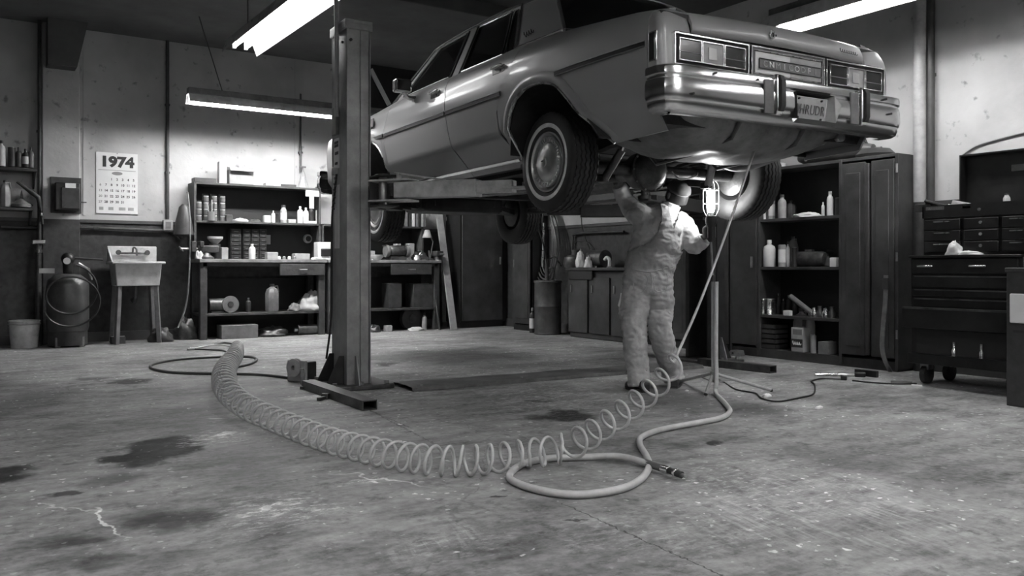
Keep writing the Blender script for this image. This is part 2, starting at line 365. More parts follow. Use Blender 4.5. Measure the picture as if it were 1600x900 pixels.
# pilaster + haunch block under the ceiling
pa = atY(66, 300, YB-.12).x; pb = atY(125, 300, YB-.12).x
struct(MB().box2((pa, YB-.12, 0), (pb, YB+.02, CEIL)).build('trim_1', 'wall', bevel=.01))
za = atY(95, 104, YB-.3).z
mb = MB(); mb.prism([(pa+.04, YB-.12, CEIL), (pb+.06, YB-.12, CEIL), (pb-.06, YB-.12, za), (pa+.04, YB-.12, za)], (0, -.25, 0))
struct(mb.build('trim_2', 'ceiling'))
# ledge where wall meets ceiling, panel joints, dado cap
zc = atY(400, 73, YB-.03).z
struct(MB().box2((pb, YB-.05, zc-.03), (XR, YB+.01, zc+.01)).build('trim_3', 'ceiling', bevel=.006))
struct(MB().box2((pb, YB-.02, DADO-.03), (XR, YB+.01, DADO+.01)).box2((pa-3, YB-.02, DADO-.03), (pa, YB+.01, DADO+.01)).build('trim_4', 'trim'))
struct(MB().box2((XR-.02, 2, DADO-.03), (XR+.01, YB, DADO+.01)).build('trim_5', 'trim'))
for i, x in enumerate((462, 132)):
    X = atY(x, 100, YB).x
    struct(MB().box2((X-.015, YB-.012, 1.6), (X+.015, YB+.01, zc)).build('trim_%d' % (6+i), 'wall'))
# ceiling beams running across
for i, y in enumerate((8.2, 4.9, 1.4)):
    struct(MB().box2((-6, y, CEIL-.16), (XR, y+.18, CEIL+.02)).build('trim_%d' % (8+i), 'ceiling', bevel=.01))
# low baseboard
struct(MB().box2((-6, YB-.03, 0), (XR, YB+.01, .12)).build('baseboard_back', 'trim'))
struct(MB().box2((XR-.03, -4, 0), (XR+.01, YB, .12)).build('baseboard_right', 'trim'))
# conduits
def pipe(name, pts, r, m, label, cat, boxat=None, n=10, clips=()):
    t = thing(name, label, cat, pts[0])
    o = V(pts[0]); MB().tube([V(p)-o for p in pts], r, n).build('pipe', m, t)
    for c in clips:
        MB().box(V(c)-o, (.06, .05, .03)).build('clip', m, t, bevel=.004)
    if boxat is not None:
        MB().box(V(boxat)-o, (.12, .07, .14)).build('outlet_box', 'light', t, bevel=.008)
        MB().box(V(boxat)-o+V((0, -.037, 0)), (.07, .006, .09)).build('cover_plate', 'mid', t, bevel=.003)
    return t
cx = atY(262, 200, YB-.04)
pipe('wall_conduit', [(cx.x, YB-.03, CEIL), (cx.x, YB-.03, 1.58)], .022, 'trim', 'thin vertical conduit on the back wall right of the calendar, ending in a socket box', 'conduit', (cx.x, YB-.04, 1.5), clips=[(cx.x, YB-.02, 2.2), (cx.x, YB-.02, 3.1)])
c2 = atY(66, 200, YB-.16)
pipe('wall_conduit', [(c2.x-.03, YB-.16, CEIL), (c2.x-.03, YB-.16, 1.05)], .022, 'dark', 'dark vertical pipe along the left edge of the wall pilaster', 'conduit', clips=[(c2.x-.03, YB-.14, 2.6)])
c3 = atY(470, 220, YB-.04)
pipe('wall_conduit', [(c3.x, YB-.03, CEIL-.5), (c3.x, YB-.03, atY(470, 270, YB).z)], .014, 'trim', 'short thin conduit above the workbench beside the lift post', 'conduit', clips=[(c3.x, YB-.02, 2.6)])
p4 = atX(1437, 300, XR-.10)
t = pipe('downpipe', [(XR-.10, p4.y, CEIL), (XR-.10, p4.y, DADO)], .056, 'light', 'thick pale vertical pipe against the right wall beside the tall cabinet', 'pipe', n=20, clips=[(XR-.03, p4.y, 3.3), (XR-.03, p4.y, 2.0)])
MB().cyl((0, 0, DADO-CEIL), (0, 0, -CEIL), .0565, n=20).build('dark_lower_pipe', 'dark', t)
p5 = atX(1454, 300, XR-.05)
pipe('service_pipe', [(XR-.05, p5.y, CEIL), (XR-.05, p5.y, .0)], .035, 'trim', 'slim grey pipe just right of the thick pale downpipe', 'pipe', n=12, clips=[(XR-.02, p5.y, 2.7)])
hp = [atY(x, y, YB-.05) for x, y in ((2, 355), (150, 356), (272, 361), (284, 372))]
pipe('wall_pipe', hp, .02, 'dark', 'dark horizontal pipe running along the top of the dado at far left', 'pipe', clips=[hp[1]])
# wire loop on right dado (bent pipe)
q = [atX(x, y, XR-.05) for x, y in ((895, 420), (895, 375), (903, 365), (975, 362))]
pipe('bent_pipe', smooth_path(q, 5), .018, 'dark', 'dark bent pipe on the right wall above the parts bench behind the mechanic', 'pipe')
# cracks / cable on right wall
q = [atX(x, y, XR-.012) for x, y in ((1500, 246), (1525, 229), (1560, 218), (1600, 208))]
o = q[0].copy(); tag(MB().tube([p-o for p in smooth_path(q, 6)], .007, 6).build('cable', 'mid', loc=o), 'thin cable stapled in an arc on the right wall above the tool chest', 'cable')

# ================================================================== LAMPS
M['tube_wall'] = emis('fluorescent_tube_wall', 95); M['tube_bay'] = emis('fluorescent_tube_bay', 30)
def fluoro(label, far, near, zc_, mounts, reflector=True, w=.32, ntube=2, tubem='tube', lip=.075):
    far, near = V(far), V(near); mid = (far+near)/2; d = near-far; Ln = d.length; rz = atan2(d.y, d.x)
    t = thing('fluorescent_lamp', label, 'lamp', (mid.x, mid.y, zc_), rz, 'fluorescent strip lamps')
    h = Ln/2
    if reflector:
        rows = [[(-h, y, z) for y, z in prof] + [] for prof in ()]
        prof = [(-w/2, -lip), (-w/2+.045, .045), (-.05, .06), (.05, .06), (w/2-.045, .045), (w/2, -lip)]
        rows = [[(x, y, z) for y, z in prof] for x in (-h, -h/3, h/3, h)]
        MB().shell(rows, (0, 0, .008)).build('reflector', 'enamel', t)
    MB().box((0, 0, .105 if reflector else .06), (Ln, .10, .07)).build('housing', 'mid', t, bevel=.006)
    ys = [(-.06), .06] if ntube == 2 else [0]
    for y in ys:
        MB().cyl((-h+.05, y, .0), (h-.05, y, .0), .019, n=12).build('tube', tubem, t)
        for s in (-1, 1):
            MB().box((s*(h-.03), y, .015), (.03, .035, .085)).build('socket', 'lampsocket', t, bevel=.004)
    for i, (p, q) in enumerate(mounts):
        m = Matrix.Rotation(-rz, 4, 'Z'); a = m @ (V(p)-V((mid.x, mid.y, zc_))); b = m @ (V(q)-V((mid.x, mid.y, zc_)))
        MB().tube([a, b], .006, 6).build('hanging_wire', 'trim', t)
    return t
cf = V((-sin(radians(-3.44)), cos(radians(-3.44)), 0))
f1 = atd(374, 74, 8.9); f1n = f1 - V((0, 1, 0))*2.44
fluoro('twin-tube fluorescent lamp hanging at top left with open reflector', f1, f1n, f1.z, [((f1.x, f1.y-.3, f1.z+.1), (f1.x, f1.y-.3, CEIL)), ((f1.x, f1.y-2.1, f1.z+.1), (f1.x, f1.y-2.1, CEIL))], w=.36)
a2 = atY(293, 155, 10.6); b2 = V((a2.x+2.6, 10.6, a2.z))
wq = atY(318, 22, 10.55)
fluoro('long strip lamp hanging in front of the back wall above the workbench', a2, b2, a2.z, [((a2.x+.42, 10.6, a2.z+.1), (a2.x+.12, 10.55, CEIL)), ((a2.x+2.2, 10.6, a2.z+.1), (a2.x+2.3, 10.6, CEIL))], w=.22, ntube=2, tubem='tube_wall', lip=.04)
f3 = atd(1206, 40, 7.9); f3n = f3 - V((0, 1, 0))*2.44
fluoro('strip lamp hanging at top right behind the raised boot lid of the car', f3, f3n, f3.z, [((f3.x, f3.y-.3, f3.z+.1), (f3.x, f3.y-.3, CEIL)), ((f3.x, f3.y-2.1, f3.z+.1), (f3.x, f3.y-2.1, CEIL))], w=.34, tubem='tube_bay')
# added lamps out of the frame, put in to brighten the floor and car
for i, (x, y, z) in enumerate(((0.9, 1.7, 3.45), (-1.3, 3.4, 3.45), (3.4, 1.2, 3.45), (6.0, 1.6, 3.45), (3.4, -1.4, 3.2))):
    fluoro('added fluorescent strip lamp, out of view, brightening the floor and car from the open bay', (x, y, z), (x, y-2.44, z), z, [((x, y-.3, z+.1), (x, y-.3, CEIL)), ((x, y-2.1, z+.1), (x, y-2.1, CEIL))], w=.34, tubem='tube_bay', lip=.11)
wd = bpy.data.worlds.new('world'); SC.world = wd; wd.use_nodes = True
wd.node_tree.nodes['Background'].inputs[0].default_value = (.5, .5, .5, 1); wd.node_tree.nodes['Background'].inputs[1].default_value = .006
# ================================================================== CAR  (local: x across, y from the rear bumper forward, z up)
CO = V((4.083, 3.23, 0)); CRZ = radians(-3.44)
car = thing('sedan', 'large four-door sedan seen from behind, raised on the two-post lift', 'car', CO, CRZ)
CM = Matrix.Translation(CO) @ Matrix.Rotation(CRZ, 4, 'Z'); CMI = CM.inverted()
def side_pt(x, y, w=-.965):          # pixel on the car's side plane -> local point
    a = CMI @ V((0, 0, CH)); b = CMI @ atd(x, y, 5); d = b-a; t = (w-a.x)/d.x; return a+d*t
def rear_pt(x, y, s=.05):
    a = CMI @ V((0, 0, CH)); b = CMI @ atd(x, y, 5); d = b-a; t = (s-a.y)/d.y; return a+d*t
ZT = [(0, 2.345), (.1, 2.36), (.33, 2.395), (1.08, 2.465), (1.5, 2.49), (3.6, 2.49), (5.5, 2.40)]
def zt(s): return interp(ZT, s)
def W(s, z):
    pr = [(1.60, .76), (1.66, .805), (1.70, .832), (1.78, .882), (1.86, .940), (1.885, .958), (1.92, .960), (2.05, .968), (2.17, .972), (2.24, .968), (2.30, .955)]
    top = zt(s)
    if z <= 2.30: w = interp(pr, z)
    else:
        k = (z-2.30)/(top-2.30); w = .955-.02*k-.09*k**3
    e = 0
    if s < .9: e = .035*((.9-s)/.9)**2
    if s > 4.2: e = .03*((s-4.2)/1.3)**2
    return w-e
ARR = [(.585, 1.685), (.72, 1.83), (.877, 1.985), (1.0, 2.085), (1.12, 2.125), (1.25, 2.14), (1.38, 2.128), (1.50, 2.08), (1.58, 2.0), (1.615, 1.90), (1.625, 1.70)]
ARF = [(3.86, 1.70), (3.90, 1.92), (4.0, 2.04), (4.12, 2.11), (4.28, 2.15), (4.45, 2.15), (4.6, 2.11), (4.75, 2.02), (4.87, 1.88), (4.95, 1.70)]
def both(fn):
    for sg in (-1, 1): fn(sg)
def side_sheet(name, sl, sr, zb, ztf, nu, nv, us=None, sbrk=None):
    """sl(v), sr(v): rear / front edge; zb, ztf: bottom, top by s at the bottom"""
    def mk(sg):
        rows = []
        for i in range(nu+1) if sbrk is None else range(len(sbrk)):
            u = i/nu if sbrk is None else (sbrk[i]-sl(0))/(sr(0)-sl(0))
            s0 = sl(0)+(sr(0)-sl(0))*u; r = []
            for j in range(nv+1):
                v = j/nv; a = (1-u)**3 if u < .5 else 0; b = u**3
                s = s0 + (sl(v)-sl(0))*(1-u)**2*(1 if True else 0) + (sr(v)-sr(0))*u**2 if sl(0) != sl(1) or sr(0) != sr(1) or True else s0
                z0 = zb(s0); z1 = ztf(s); z = z0+(z1-z0)*v
                r.append((sg*W(s, z), s, z))
            rows.append(r)
        m = MB().shell(rows, lambda p: V((p[0]-sg*.014, p[1], p[2])))
        return m.build(name, 'paint', car, smooth=35)
    both(mk)
bot = lambda s: 1.655
def edge_q(v):      # rear-door / quarter seam, v is height fraction
    z = 1.66+v*.83; return interp([(1.66, 1.635), (1.75, 1.66), (1.90, 1.745), (2.04, 1.765), (2.15, 1.69), (2.25, 1.61), (2.35, 1.565), (2.5, 1.53)], z)
def edge_m(v):      # front / rear door seam
    z = 1.66+v*.83; return interp([(1.66, 2.42), (1.8, 2.47), (2.0, 2.545), (2.2, 2.60), (2.35, 2.635), (2.5, 2.66)], z)
def edge_f(v):      # front door / fender seam
    z = 1.66+v*.83; return interp([(1.66, 3.80), (1.9, 3.865), (2.2, 3.90), (2.5, 3.82)], z)
G = .005
# quarter panel with wheel arch
qb = [.135, .25, .36, .47, .58]+[a for a, _ in ARR[1:-1]]+[1.618, 1.628]
qb = sorted(set(qb+[.65, .80, .94, 1.06, 1.18, 1.31, 1.44, 1.54, 1.60]))
def zbq(s):
    if s < .585: return interp([(.1, 1.70), (.585, 1.685)], s)
    return interp(ARR, s)
side_sheet('quarter_panel', lambda v: .135, lambda v: edge_q(v)-G-.002, zbq, zt, 30, 22, sbrk=[q for q in qb if q <= 1.628])
side_sheet('door', lambda v: edge_q(v)+G, lambda v: edge_m(v)-G, bot, zt, 14, 26)
side_sheet('door', lambda v: edge_m(v)+G, lambda v: edge_f(v)-G, bot, zt, 14, 26)
fb = sorted(set([3.80]+[a for a, _ in ARF]+[5.0, 5.2, 5.42, 5.68]+[3.95, 4.2, 4.36, 4.53, 4.68, 4.81]))
side_sheet('front_fender', lambda v: edge_f(v)+G, lambda v: 5.68, lambda s: interp([(3.80, 1.655)]+ARF+[(5.68, 1.74)], s), lambda s: zt(s)-.0, 30, 22, sbrk=fb)
# dark core behind the panels
m = MB()
m.box2((-.56, .2, 1.80), (.56, 5.35, 2.33))
for sg in (-1, 1):
    for s0, s1, z0, z1 in ((.16, .56, 1.74, 2.33), (1.68, 3.80, 1.70, 2.40), (5.0, 5.38, 1.76, 2.34), (.5, 1.7, 2.17, 2.33), (3.75, 5.05, 2.18, 2.36)):
        n = 6; rows = []
        for i in range(n+1):
            s = s0+(s1-s0)*i/n; rows.append([(sg*(W(s, z)-.03), s, z) for z in [z0+(z1-z0)*j/5 for j in range(6)]])
        m.shell(rows, lambda p: V((sg*.5, p[1], p[2])))
m.build('inner_body', 'under', car, smooth=0)
# wheel houses
for sg in (-1, 1):
    for AR in (ARR, ARF):
        rows = [[(sg*x, s, z+.02) for s, z in AR] for x in (.935, .8, .56)]
        MB().shell(rows, (0, 0, .012)).build('wheel_house', 'under', car)
        pts = [(sg*(W(s, z)+.002), s, z) for s, z in smooth_path([(a, b, 0) for a, b in AR], 4) and [(p.x, p.y) for p in smooth_path([(a, b, 0) for a, b in AR], 4)]]
        MB().tube(pts, .010, 6).build('arch_trim', 'chrome_dull', car)
        rows = []
        for k, (dr, dw) in enumerate(((0, 0), (.02, .012), (.05, .010), (.075, 0))):   # raised lip round the arch
            cs = sum(a for a, _ in AR)/len(AR); r = []
            for a, b in [(p[1], p[2]) for p in pts]:
                v = V((a-cs, b-1.62)).normalized(); aa, bb = a+v.x*dr, b+v.y*dr
                if bb < 1.70: bb = max(1.69, bb)
                r.append((sg*(W(aa, bb)+dw+.001), aa, bb))
            rows.append(r)
        MB().grid(rows).build('arch_lip', 'paint', car, smooth=60)
# rear corner caps
def srear(z):
    return interp([(1.6, .06), (1.98, .045), (2.21, .055), (2.26, .065), (2.33, .10), (2.36, .135), (2.40, .16)], z)
def mk(sg):
    rows = []
    for j in range(15):
        z = 1.96+(2.352-1.96)*j/14; w0 = W(.12, z); r = []
        sr_ = srear(z)-.03
        for k in range(13):
            if k < 4: p = (w0, .127-(.127-sr_-.05)*k/4)
            elif k < 9:
                a = (k-4)/4*pi/2; p = (w0-.05+.05*cos(a), sr_+.05-.05*sin(a))
            else: p = (w0-.05-(w0-.05-.725)*(k-8)/4, sr_ + .012*(k-8)/4)
            r.append((sg*p[0], p[1], z))
        rows.append(r)
    return MB().shell(rows, lambda p: V((p[0]-sg*.01, p[1]+.012, p[2]-.001))).build('fender_cap', 'paint', car, smooth=45)
both(mk)
def mk(sg):   # fender-top strips
    rows = []
    for i in range(9):
        s = .105+i*(.97-.105)/8
        rows.append([(sg*(W(s, zt(s))-.002), s, zt(s)), (sg*(W(s, zt(s))-.05), s, zt(s)+.008), (sg*.80, s, zt(s)-.004), (sg*.725, s, zt(s)-.012)])
    return MB().shell(rows, (0, 0, -.012)).build('fender_top', 'paint', car, smooth=50)
both(mk)
# boot lid: rear face and deck in one sheet
rows = []
prof = [(.036, 2.232), (.030, 2.245), (.034, 2.28), (.055, 2.325), (.09, 2.352), (.15, 2.372), (.3, 2.40), (.6, 2.435), (.98, 2.462)]
for s, z in prof:
    rows.append([(w, s+.01*(w/.7)**2, z+.016*(1-(w/.715)**2)+.0) for w in [(-.707+1.414*i/16) for i in range(17)]])
MB().shell(rows, lambda p: V((p[0], p[1]+.012, p[2]-.012))).build('boot_lid', 'paint', car, smooth=50)
MB().box2((-.9, .07, 1.97), (.9, .20, 2.33)).build('tail_core', 'under', car)
# scuttle to hood
rows = [[(w, s, zt(s)+.02*(1-(w/.85)**2)-.004) for w in [(-.86+1.72*i/12) for i in range(13)]] for s in (3.72, 4.0, 4.5, 5.0, 5.3, 5.68)]
MB().shell(rows, (0, 0, -.015)).build('hood', 'paint', car, smooth=50)
MB().box2((-.86, 5.61, 1.8), (.86, 5.70, 2.39)).build('front_panel', 'paint', car, bevel=.02)
m = MB()
for i in range(26): m.box((-.5+i*.04, 5.715, 2.16), (.008, .02, .24))
m.box((0, 5.71, 2.29), (1.06, .03, .02)).box((0, 5.71, 2.03), (1.06, .03, .02)); m.build('grille', 'chrome', car)
def mk(sg):
    hl = MB().box((sg*.70, 5.71, 2.17), (.26, .03, .17)).build('headlamp', 'chrome', car, bevel=.01)
    MB().box((sg*.70, 5.73, 2.17), (.22, .02, .13)).build('lens', 'lens_clear', hl)
both(mk)

# ---- greenhouse
def gw(z): return .872-(z-2.42)*.5
def gp(s, z, o=0, sg=-1): return (sg*(gw(z)+o), s, z)
RAIL = [(1.50, 2.855), (1.75, 2.885), (2.1, 2.912), (2.5, 2.928), (2.9, 2.93), (3.2, 2.92), (3.40, 2.905)]
def rail(s): return interp(RAIL, s)
rows = []
for i in range(15):
    s = 1.50+(3.40-1.50)*i/14; zr = rail(s); wr = gw(zr); r = []
    for k in range(-9, 10):
        t = k/9; dz = .055*(1-abs(t)**2.6); bow = -.09*(1-t*t) if i == 0 else (.10*(1-t*t) if i == 14 else 0)
        r.append((wr*t*(1.0), s+bow, zr+dz))
    rows.append(r)
MB().shell(rows, (0, 0, -.03)).build('roof', 'vinyl', car, smooth=50)
def quad_panel(name, m, P, n=6, th=.02, sg=-1, o=0):
    """P = four (s,z): lower rear, lower front, upper front, upper rear on the greenhouse plane"""
    rows = []
    for i in range(n+1):
        u = i/n; r = []
        for j in range(n+1):
            v = j/n
            s = (P[0][0]*(1-u)+P[1][0]*u)*(1-v)+(P[3][0]*(1-u)+P[2][0]*u)*v
            z = (P[0][1]*(1-u)+P[1][1]*u)*(1-v)+(P[3][1]*(1-u)+P[2][1]*u)*v
            r.append(gp(s, z, o, sg))
        rows.append(r)
    return MB().shell(rows, (-sg*th, 0, 0)).build(name, m, car)
def trimline(pts, r=.009, sg=-1, m='chrome', o=.004, name='window_trim', closed=False):
    return MB().tube([gp(s, z, o, sg) for s, z in pts], r, 6, closed=closed).build(name, m, car)
FG = [(2.80, 2.50), (3.74, 2.50), (3.37, 2.885), (2.86, 2.90)]
RG = [(1.90, 2.49), (2.56, 2.50), (2.63, 2.90), (2.10, 2.885)]
VG = [(1.735, 2.49), (1.865, 2.49), (2.065, 2.88), (1.985, 2.87)]
def mk(sg):
    quad_panel('side_window', 'glass', FG, th=.004, sg=sg, o=-.006); quad_panel('side_window', 'glass', RG, th=.004, sg=sg, o=-.006)
    quad_panel('vent_window', 'glass', VG, th=.004, sg=sg, o=-.006)
    quad_panel('pillar', 'paint', [(2.62, 2.47), (2.745, 2.47), (2.80, 2.915), (2.70, 2.915)], sg=sg)          # B
    quad_panel('pillar', 'paint', [(3.76, 2.47), (3.90, 2.47), (3.47, 2.905), (3.39, 2.905)], sg=sg)            # A
    quad_panel('sail_panel', 'vinyl', [(1.09, 2.46), (1.70, 2.475), (1.965, 2.895), (1.50, 2.86)], sg=sg, n=8, th=.03)  # C
    for P in (FG, RG): trimline(P, sg=sg, closed=True, r=.008)
    trimline(VG, sg=sg, closed=True, r=.006)
    for a, b in (((2.60, 2.48), (2.665, 2.91)), ((2.76, 2.48), (2.82, 2.91))): trimline([a, b], .007, sg, 'black', .006, 'pillar_seal')
    trimline([(3.96, 2.47), (3.50, 2.905), (3.38, 2.925), (2.9, 2.945), (2.5, 2.943), (2.1, 2.928), (1.97, 2.91), (1.70, 2.485)], .010, sg, name='drip_rail')
    trimline([(1.10, 2.475), (1.70, 2.492)], .009, sg, name='sail_trim', o=.012)
    MB().tube([(sg*(W(s, zt(s))-.035), s, zt(s)+.004) for s in (1.7, 2.2, 2.7, 3.2, 3.76)], .008, 6).build('belt_trim', 'chrome_dull', car)
both(mk)
# backlight, windscreen
def screen(name, b, t, bowb, bowt):
    rows = []
    for j in range(7):
        v = j/6; r = []
        for k in range(-8, 9):
            q = k/8; s = b[0]+(t[0]-b[0])*v; z = b[1]+(t[1]-b[1])*v; w = (gw(z)-.015)*q
            r.append((w, s+(bowb+(bowt-bowb)*v)*(1-q*q), z+.045*v*(1-abs(q)**2.6)))
        rows.append(r)
    o = MB().shell(rows, (0, 0, -.004)).build(name, 'glass', car, smooth=60)
    for r in (rows[0], rows[-1]): MB().tube([V(p)+V((0, 0, .006)) for p in r], .011, 6).build('screen_trim', 'chrome', car)
    for c in (0, -1): MB().tube([V(r[c])+V((0, 0, .006)) for r in rows], .011, 6).build('screen_trim', 'chrome', car)
    return o
screen('rear_window', (1.10, 2.475), (1.49, 2.86), -.10, -.08)
screen('windscreen', (3.92, 2.48), (3.42, 2.905), .12, .09)
MB().box2((-.80, .98, 2.40), (.80, 1.6, 2.455)).build('parcel_shelf', 'under', car)
MB().box2((-.84, 1.6, 2.30), (.84, 3.9, 2.42)).build('cabin_floor', 'under', car)
for y, wz in ((1.75, 1.3), (2.75, 1.3)):
    m = MB().box((0, y, 2.50), (wz, .16, .34)); m.build('seat_back', 'dark', car, bevel=.05)
tr_ = MB().lathe([(.17, -.012), (.185, 0), (.17, .012)], (0, 0, 0), 24, 'y', cap=False); 
tr_.tr(Matrix.Translation((-.36, 3.35, 2.55)) @ Matrix.Rotation(.4, 4, 'X')).build('steering_wheel', 'black', car)

# ---- side trim
def side_strip(name, pts, h, o, m, th=.012):
    def mk(sg):
        rows = [[(sg*(W(s, z+dz)+o*k), s, z+dz) for dz, k in ((-h, 0), (-h*.6, 1), (h*.6, 1), (h, 0))] for s, z in pts]
        MB().shell(rows, (-sg*th, 0, 0)).build(name, m, car)
    both(mk)
def seg(s0, s1, z, n=8): return [(s0+(s1-s0)*i/n, z) for i in range(n+1)]
for s0, s1 in ((.15, 1.0), (1.70, edge_m(.6)-.01), (edge_m(.6)+.01, 3.88), (3.91, 4.15)):
    side_strip('side_moulding', seg(s0, s1, 2.160), .017, .010, 'black'); side_strip('moulding_trim', seg(s0, s1, 2.174), .005, .013, 'light', .016)
    side_strip('moulding_trim', seg(s0, s1, 2.146), .0035, .012, 'mid', .016)
side_strip('rocker_trim', seg(1.66, 3.82, 1.700), .012, .012, 'chrome')
# character crease highlight edge
def mk(sg):
    for (x, y) in ((678, 147), (777, 108)):
        p = side_pt(x, y, -.962); s, z = p.y, p.z
        h = MB().box((sg*(W(s, z)+.004), s, z-.004), (.008, .17, .052)).build('door_handle', 'chrome', car, bevel=.004)
        MB().box((sg*(W(s, z)+.022), s, z+.016), (.020, .15, .020)).build('grip', 'chrome', h, bevel=.007)
        MB().cyl((sg*(W(s, z)+.002), s-.03, z-.012), (sg*(W(s, z)+.012), s-.03, z-.012), .010, n=12).build('lock_button', 'black', h)
    # side marker in the cap
    a = side_pt(1011, 60, -.93); b = side_pt(1022, 97, -.93)
    s = .085; mkr = MB().box((sg*(W(s, 2.15)-.002), s, 2.13), (.018, .062, .165)).build('side_marker', 'chrome', car, bevel=.004)
    MB().box((sg*(W(s, 2.15)+.006), s, 2.13), (.012, .044, .145)).build('lens', 'lens_red', mkr, bevel=.003)
    # front marker
    mkr = MB().box((sg*(W(4.22, 2.2)+.002), 4.20, 2.315), (.012, .12, .085)).build('cornering_marker', 'black', car, bevel=.006)
both(mk)
# mirrors (driver's side seen)
mp = side_pt(629, 138, -1.04)
mir = MB().box((-1.045, mp.y+.0, mp.z+.02), (.15, .09, .115)).build('door_mirror', 'chrome', car, bevel=.02, seg=3)
MB().box((-1.045, mp.y-.042, mp.z+.02), (.125, .012, .09)).build('mirror_glass', 'lens_red', mir, bevel=.008)
MB().tube([(-1.03, mp.y+.01, mp.z-.03), (-.99, mp.y, mp.z-.075), (-.90, mp.y, mp.z-.085)], [.018, .02, .03], 8).build('stalk', 'chrome', mir)
# script badges
def wavy(name, P0, du, dv, n, parent=car, r=.0022, m='black'):
    pts = []
    for i in range(n*8+1):
        t = i/(n*8); a = 2*pi*n*t
        h = (.5+.5*sin(a))*(1 if i > 8 else 1.3)
        pts.append(V(P0)+V(du)*(t+.035*cos(a))+V(dv)*h)
    return MB().tube(pts, r, 5).build(name, m, parent)
p = side_pt(813, 61, -.86)
wavy('script_badge', gp(1.64, 2.555, .006), (0, -.12, .012), (-.008, 0, .028), 4, r=.0035)
wavy('script_badge', (.47, .02, 2.268), (.16, .002, -.004), (0, .004, .018), 8, r=.0025)
# emblem on boot lid
MB().lathe([(.014, -.006), (.024, -.004), (.026, 0), (.024, .004), (.014, .006)], (-.11, .026, 2.292), 20, 'y', cap=False).build('boot_emblem', 'chrome', car)
MB().box((-.085, .026, 2.292), (.02, .01, .012)).build('lock_cover', 'black', car, bevel=.003)

# ---- tail panel
ZL, ZU = 2.028, 2.205
def frame(name, w0, w1, z0, z1, y, t, m, parent=car, dep=.014):
    mb = MB()
    mb.box(((w0+w1)/2, y, z0+t/2), (w1-w0, dep, t)).box(((w0+w1)/2, y, z1-t/2), (w1-w0, dep, t))
    mb.box((w0+t/2, y, (z0+z1)/2), (t, dep, z1-z0)).box((w1-t/2, y, (z0+z1)/2), (t, dep, z1-z0))
    return mb.build(name, m, parent, bevel=.002, seg=1)
MB().box2((-.875, .030, 2.00), (.875, .09, 2.218)).build('tail_panel', 'black', car)
MB().box2((-.90, .032, 1.965), (.90, .10, 2.018)).build('rear_valance', 'vinyl', car, bevel=.006)
LW = [(-.865, -.315), (.325, .868)]
for w0, w1 in LW:
    tl = MB().box2((w0+.01, .018, ZL+.008), (w1-.01, .04, ZU-.008)).build('tail_lamp', 'dark', car)
    frame('bezel', w0, w1, ZL, ZU, .014, .010, 'chrome', tl, .026)
    n = 3; gap = .012; a0, a1 = w0+.035, w1-.035; cw = (a1-a0-2*gap)/3
    for k in range(3):
        c0 = a0+k*(cw+gap); c1 = c0+cw
        MB().box2((c0, .008, ZL+.034), (c1, .02, ZU-.034)).build('lens', 'lens_red' if k != 1 else 'light', tl, bevel=.002)
        if k == 1: MB().box2((c0+.045, .002, ZL+.055), (c1-.045, .01, ZU-.055)).build('reverse_lens', 'lens_clear', tl, bevel=.002)
        else: MB().box2((c0, .004, (ZL+ZU)/2-.014), (c1, .01, (ZL+ZU)/2-.010)).build('lens_rib', 'mid', tl)
        frame('lens_frame', c0-.005, c1+.005, ZL+.027, ZU-.027, .006, .007, 'chrome', tl, .016)
cp = MB().box2((-.295, .016, ZL+.004), (.305, .04, ZU-.004)).build('centre_panel', 'light', car)
MB().box2((-.265, .010, ZL+.03), (.02, .02, ZU-.03)).build('pale_inlay', 'white', cp)
MB().box2((.02, .010, ZL+.03), (.285, .02, ZU-.03)).build('grey_inlay', 'light', cp)
frame('bezel', -.30, .312, ZL, ZU, .012, .008, 'chrome', cp, .022)
frame('inner_bezel', -.272, .292, ZL+.022, ZU-.022, .008, .004, 'chrome_dull', cp, .012)
MB().box2((-.235, .004, 2.083), (.275, .014, 2.137)).build('badge_bar', 'mid', cp, bevel=.002)
frame('badge_edge', -.24, .28, 2.080, 2.140, .002, .005, 'dark', cp, .006)
for i, ch in enumerate('CNMICODFI'):
    text('badge_letter', ch, .048, 'white' if i % 2 else 'light', cp, (-.19+i*.052, .002, 2.109), FRONT_Y, .001, 1.15)

# ---- rear bumper
PL = [(-.985, .10), (-.988, .02), (-.965, -.035), (-.925, -.062), (-.85, -.075), (-.6, -.085), (-.36, -.09), (-.12, -.092), (-.05, -.092), (.27, -.092), (.40, -.091), (.6, -.085), (.85, -.075), (.925, -.062), (.965, -.035), (.988, .02), (.985, .10)]
PR = [(-.10, 2.018), (-.02, 2.018), (-.004, 2.010), (0, 2.0), (0, 1.968), (-.012, 1.958), (-.012, 1.950), (-.004, 1.943), (.002, 1.92), (.004, 1.86), (-.004, 1.835), (-.012, 1.828), (-.014, 1.805), (-.026, 1.780), (-.05, 1.768), (-.12, 1.768)]
def sweep(PLs, PRs, skip=None):
    P = [V((a, b)) for a, b in PLs]; vs = []; fs = []; n = len(PRs)
    for i, p in enumerate(P):
        d = (P[min(i+1, len(P)-1)]-P[max(i-1, 0)]).normalized(); nrm = V((d.y, -d.x))     # outward (towards -y)
        if nrm.y > .001 and abs(p.x) < .9: nrm = -nrm
        for o, z in PRs: vs.append((p.x+nrm.x*o, p.y+nrm.y*o, z))
    for i in range(len(P)-1):
        for j in range(n-1):
            if skip and skip(i, j): continue
            fs.append((i*n+j, i*n+j+1, (i+1)*n+j+1, (i+1)*n+j))
    return vs, fs
WPL0, WPL1 = -.05, .27
vs, fs = sweep(PL, PR, skip=lambda i, j: i == 8 and 6 <= j <= 11)
bp_ = MB().add(vs, fs).build('rear_bumper', 'chrome', car, smooth=30)
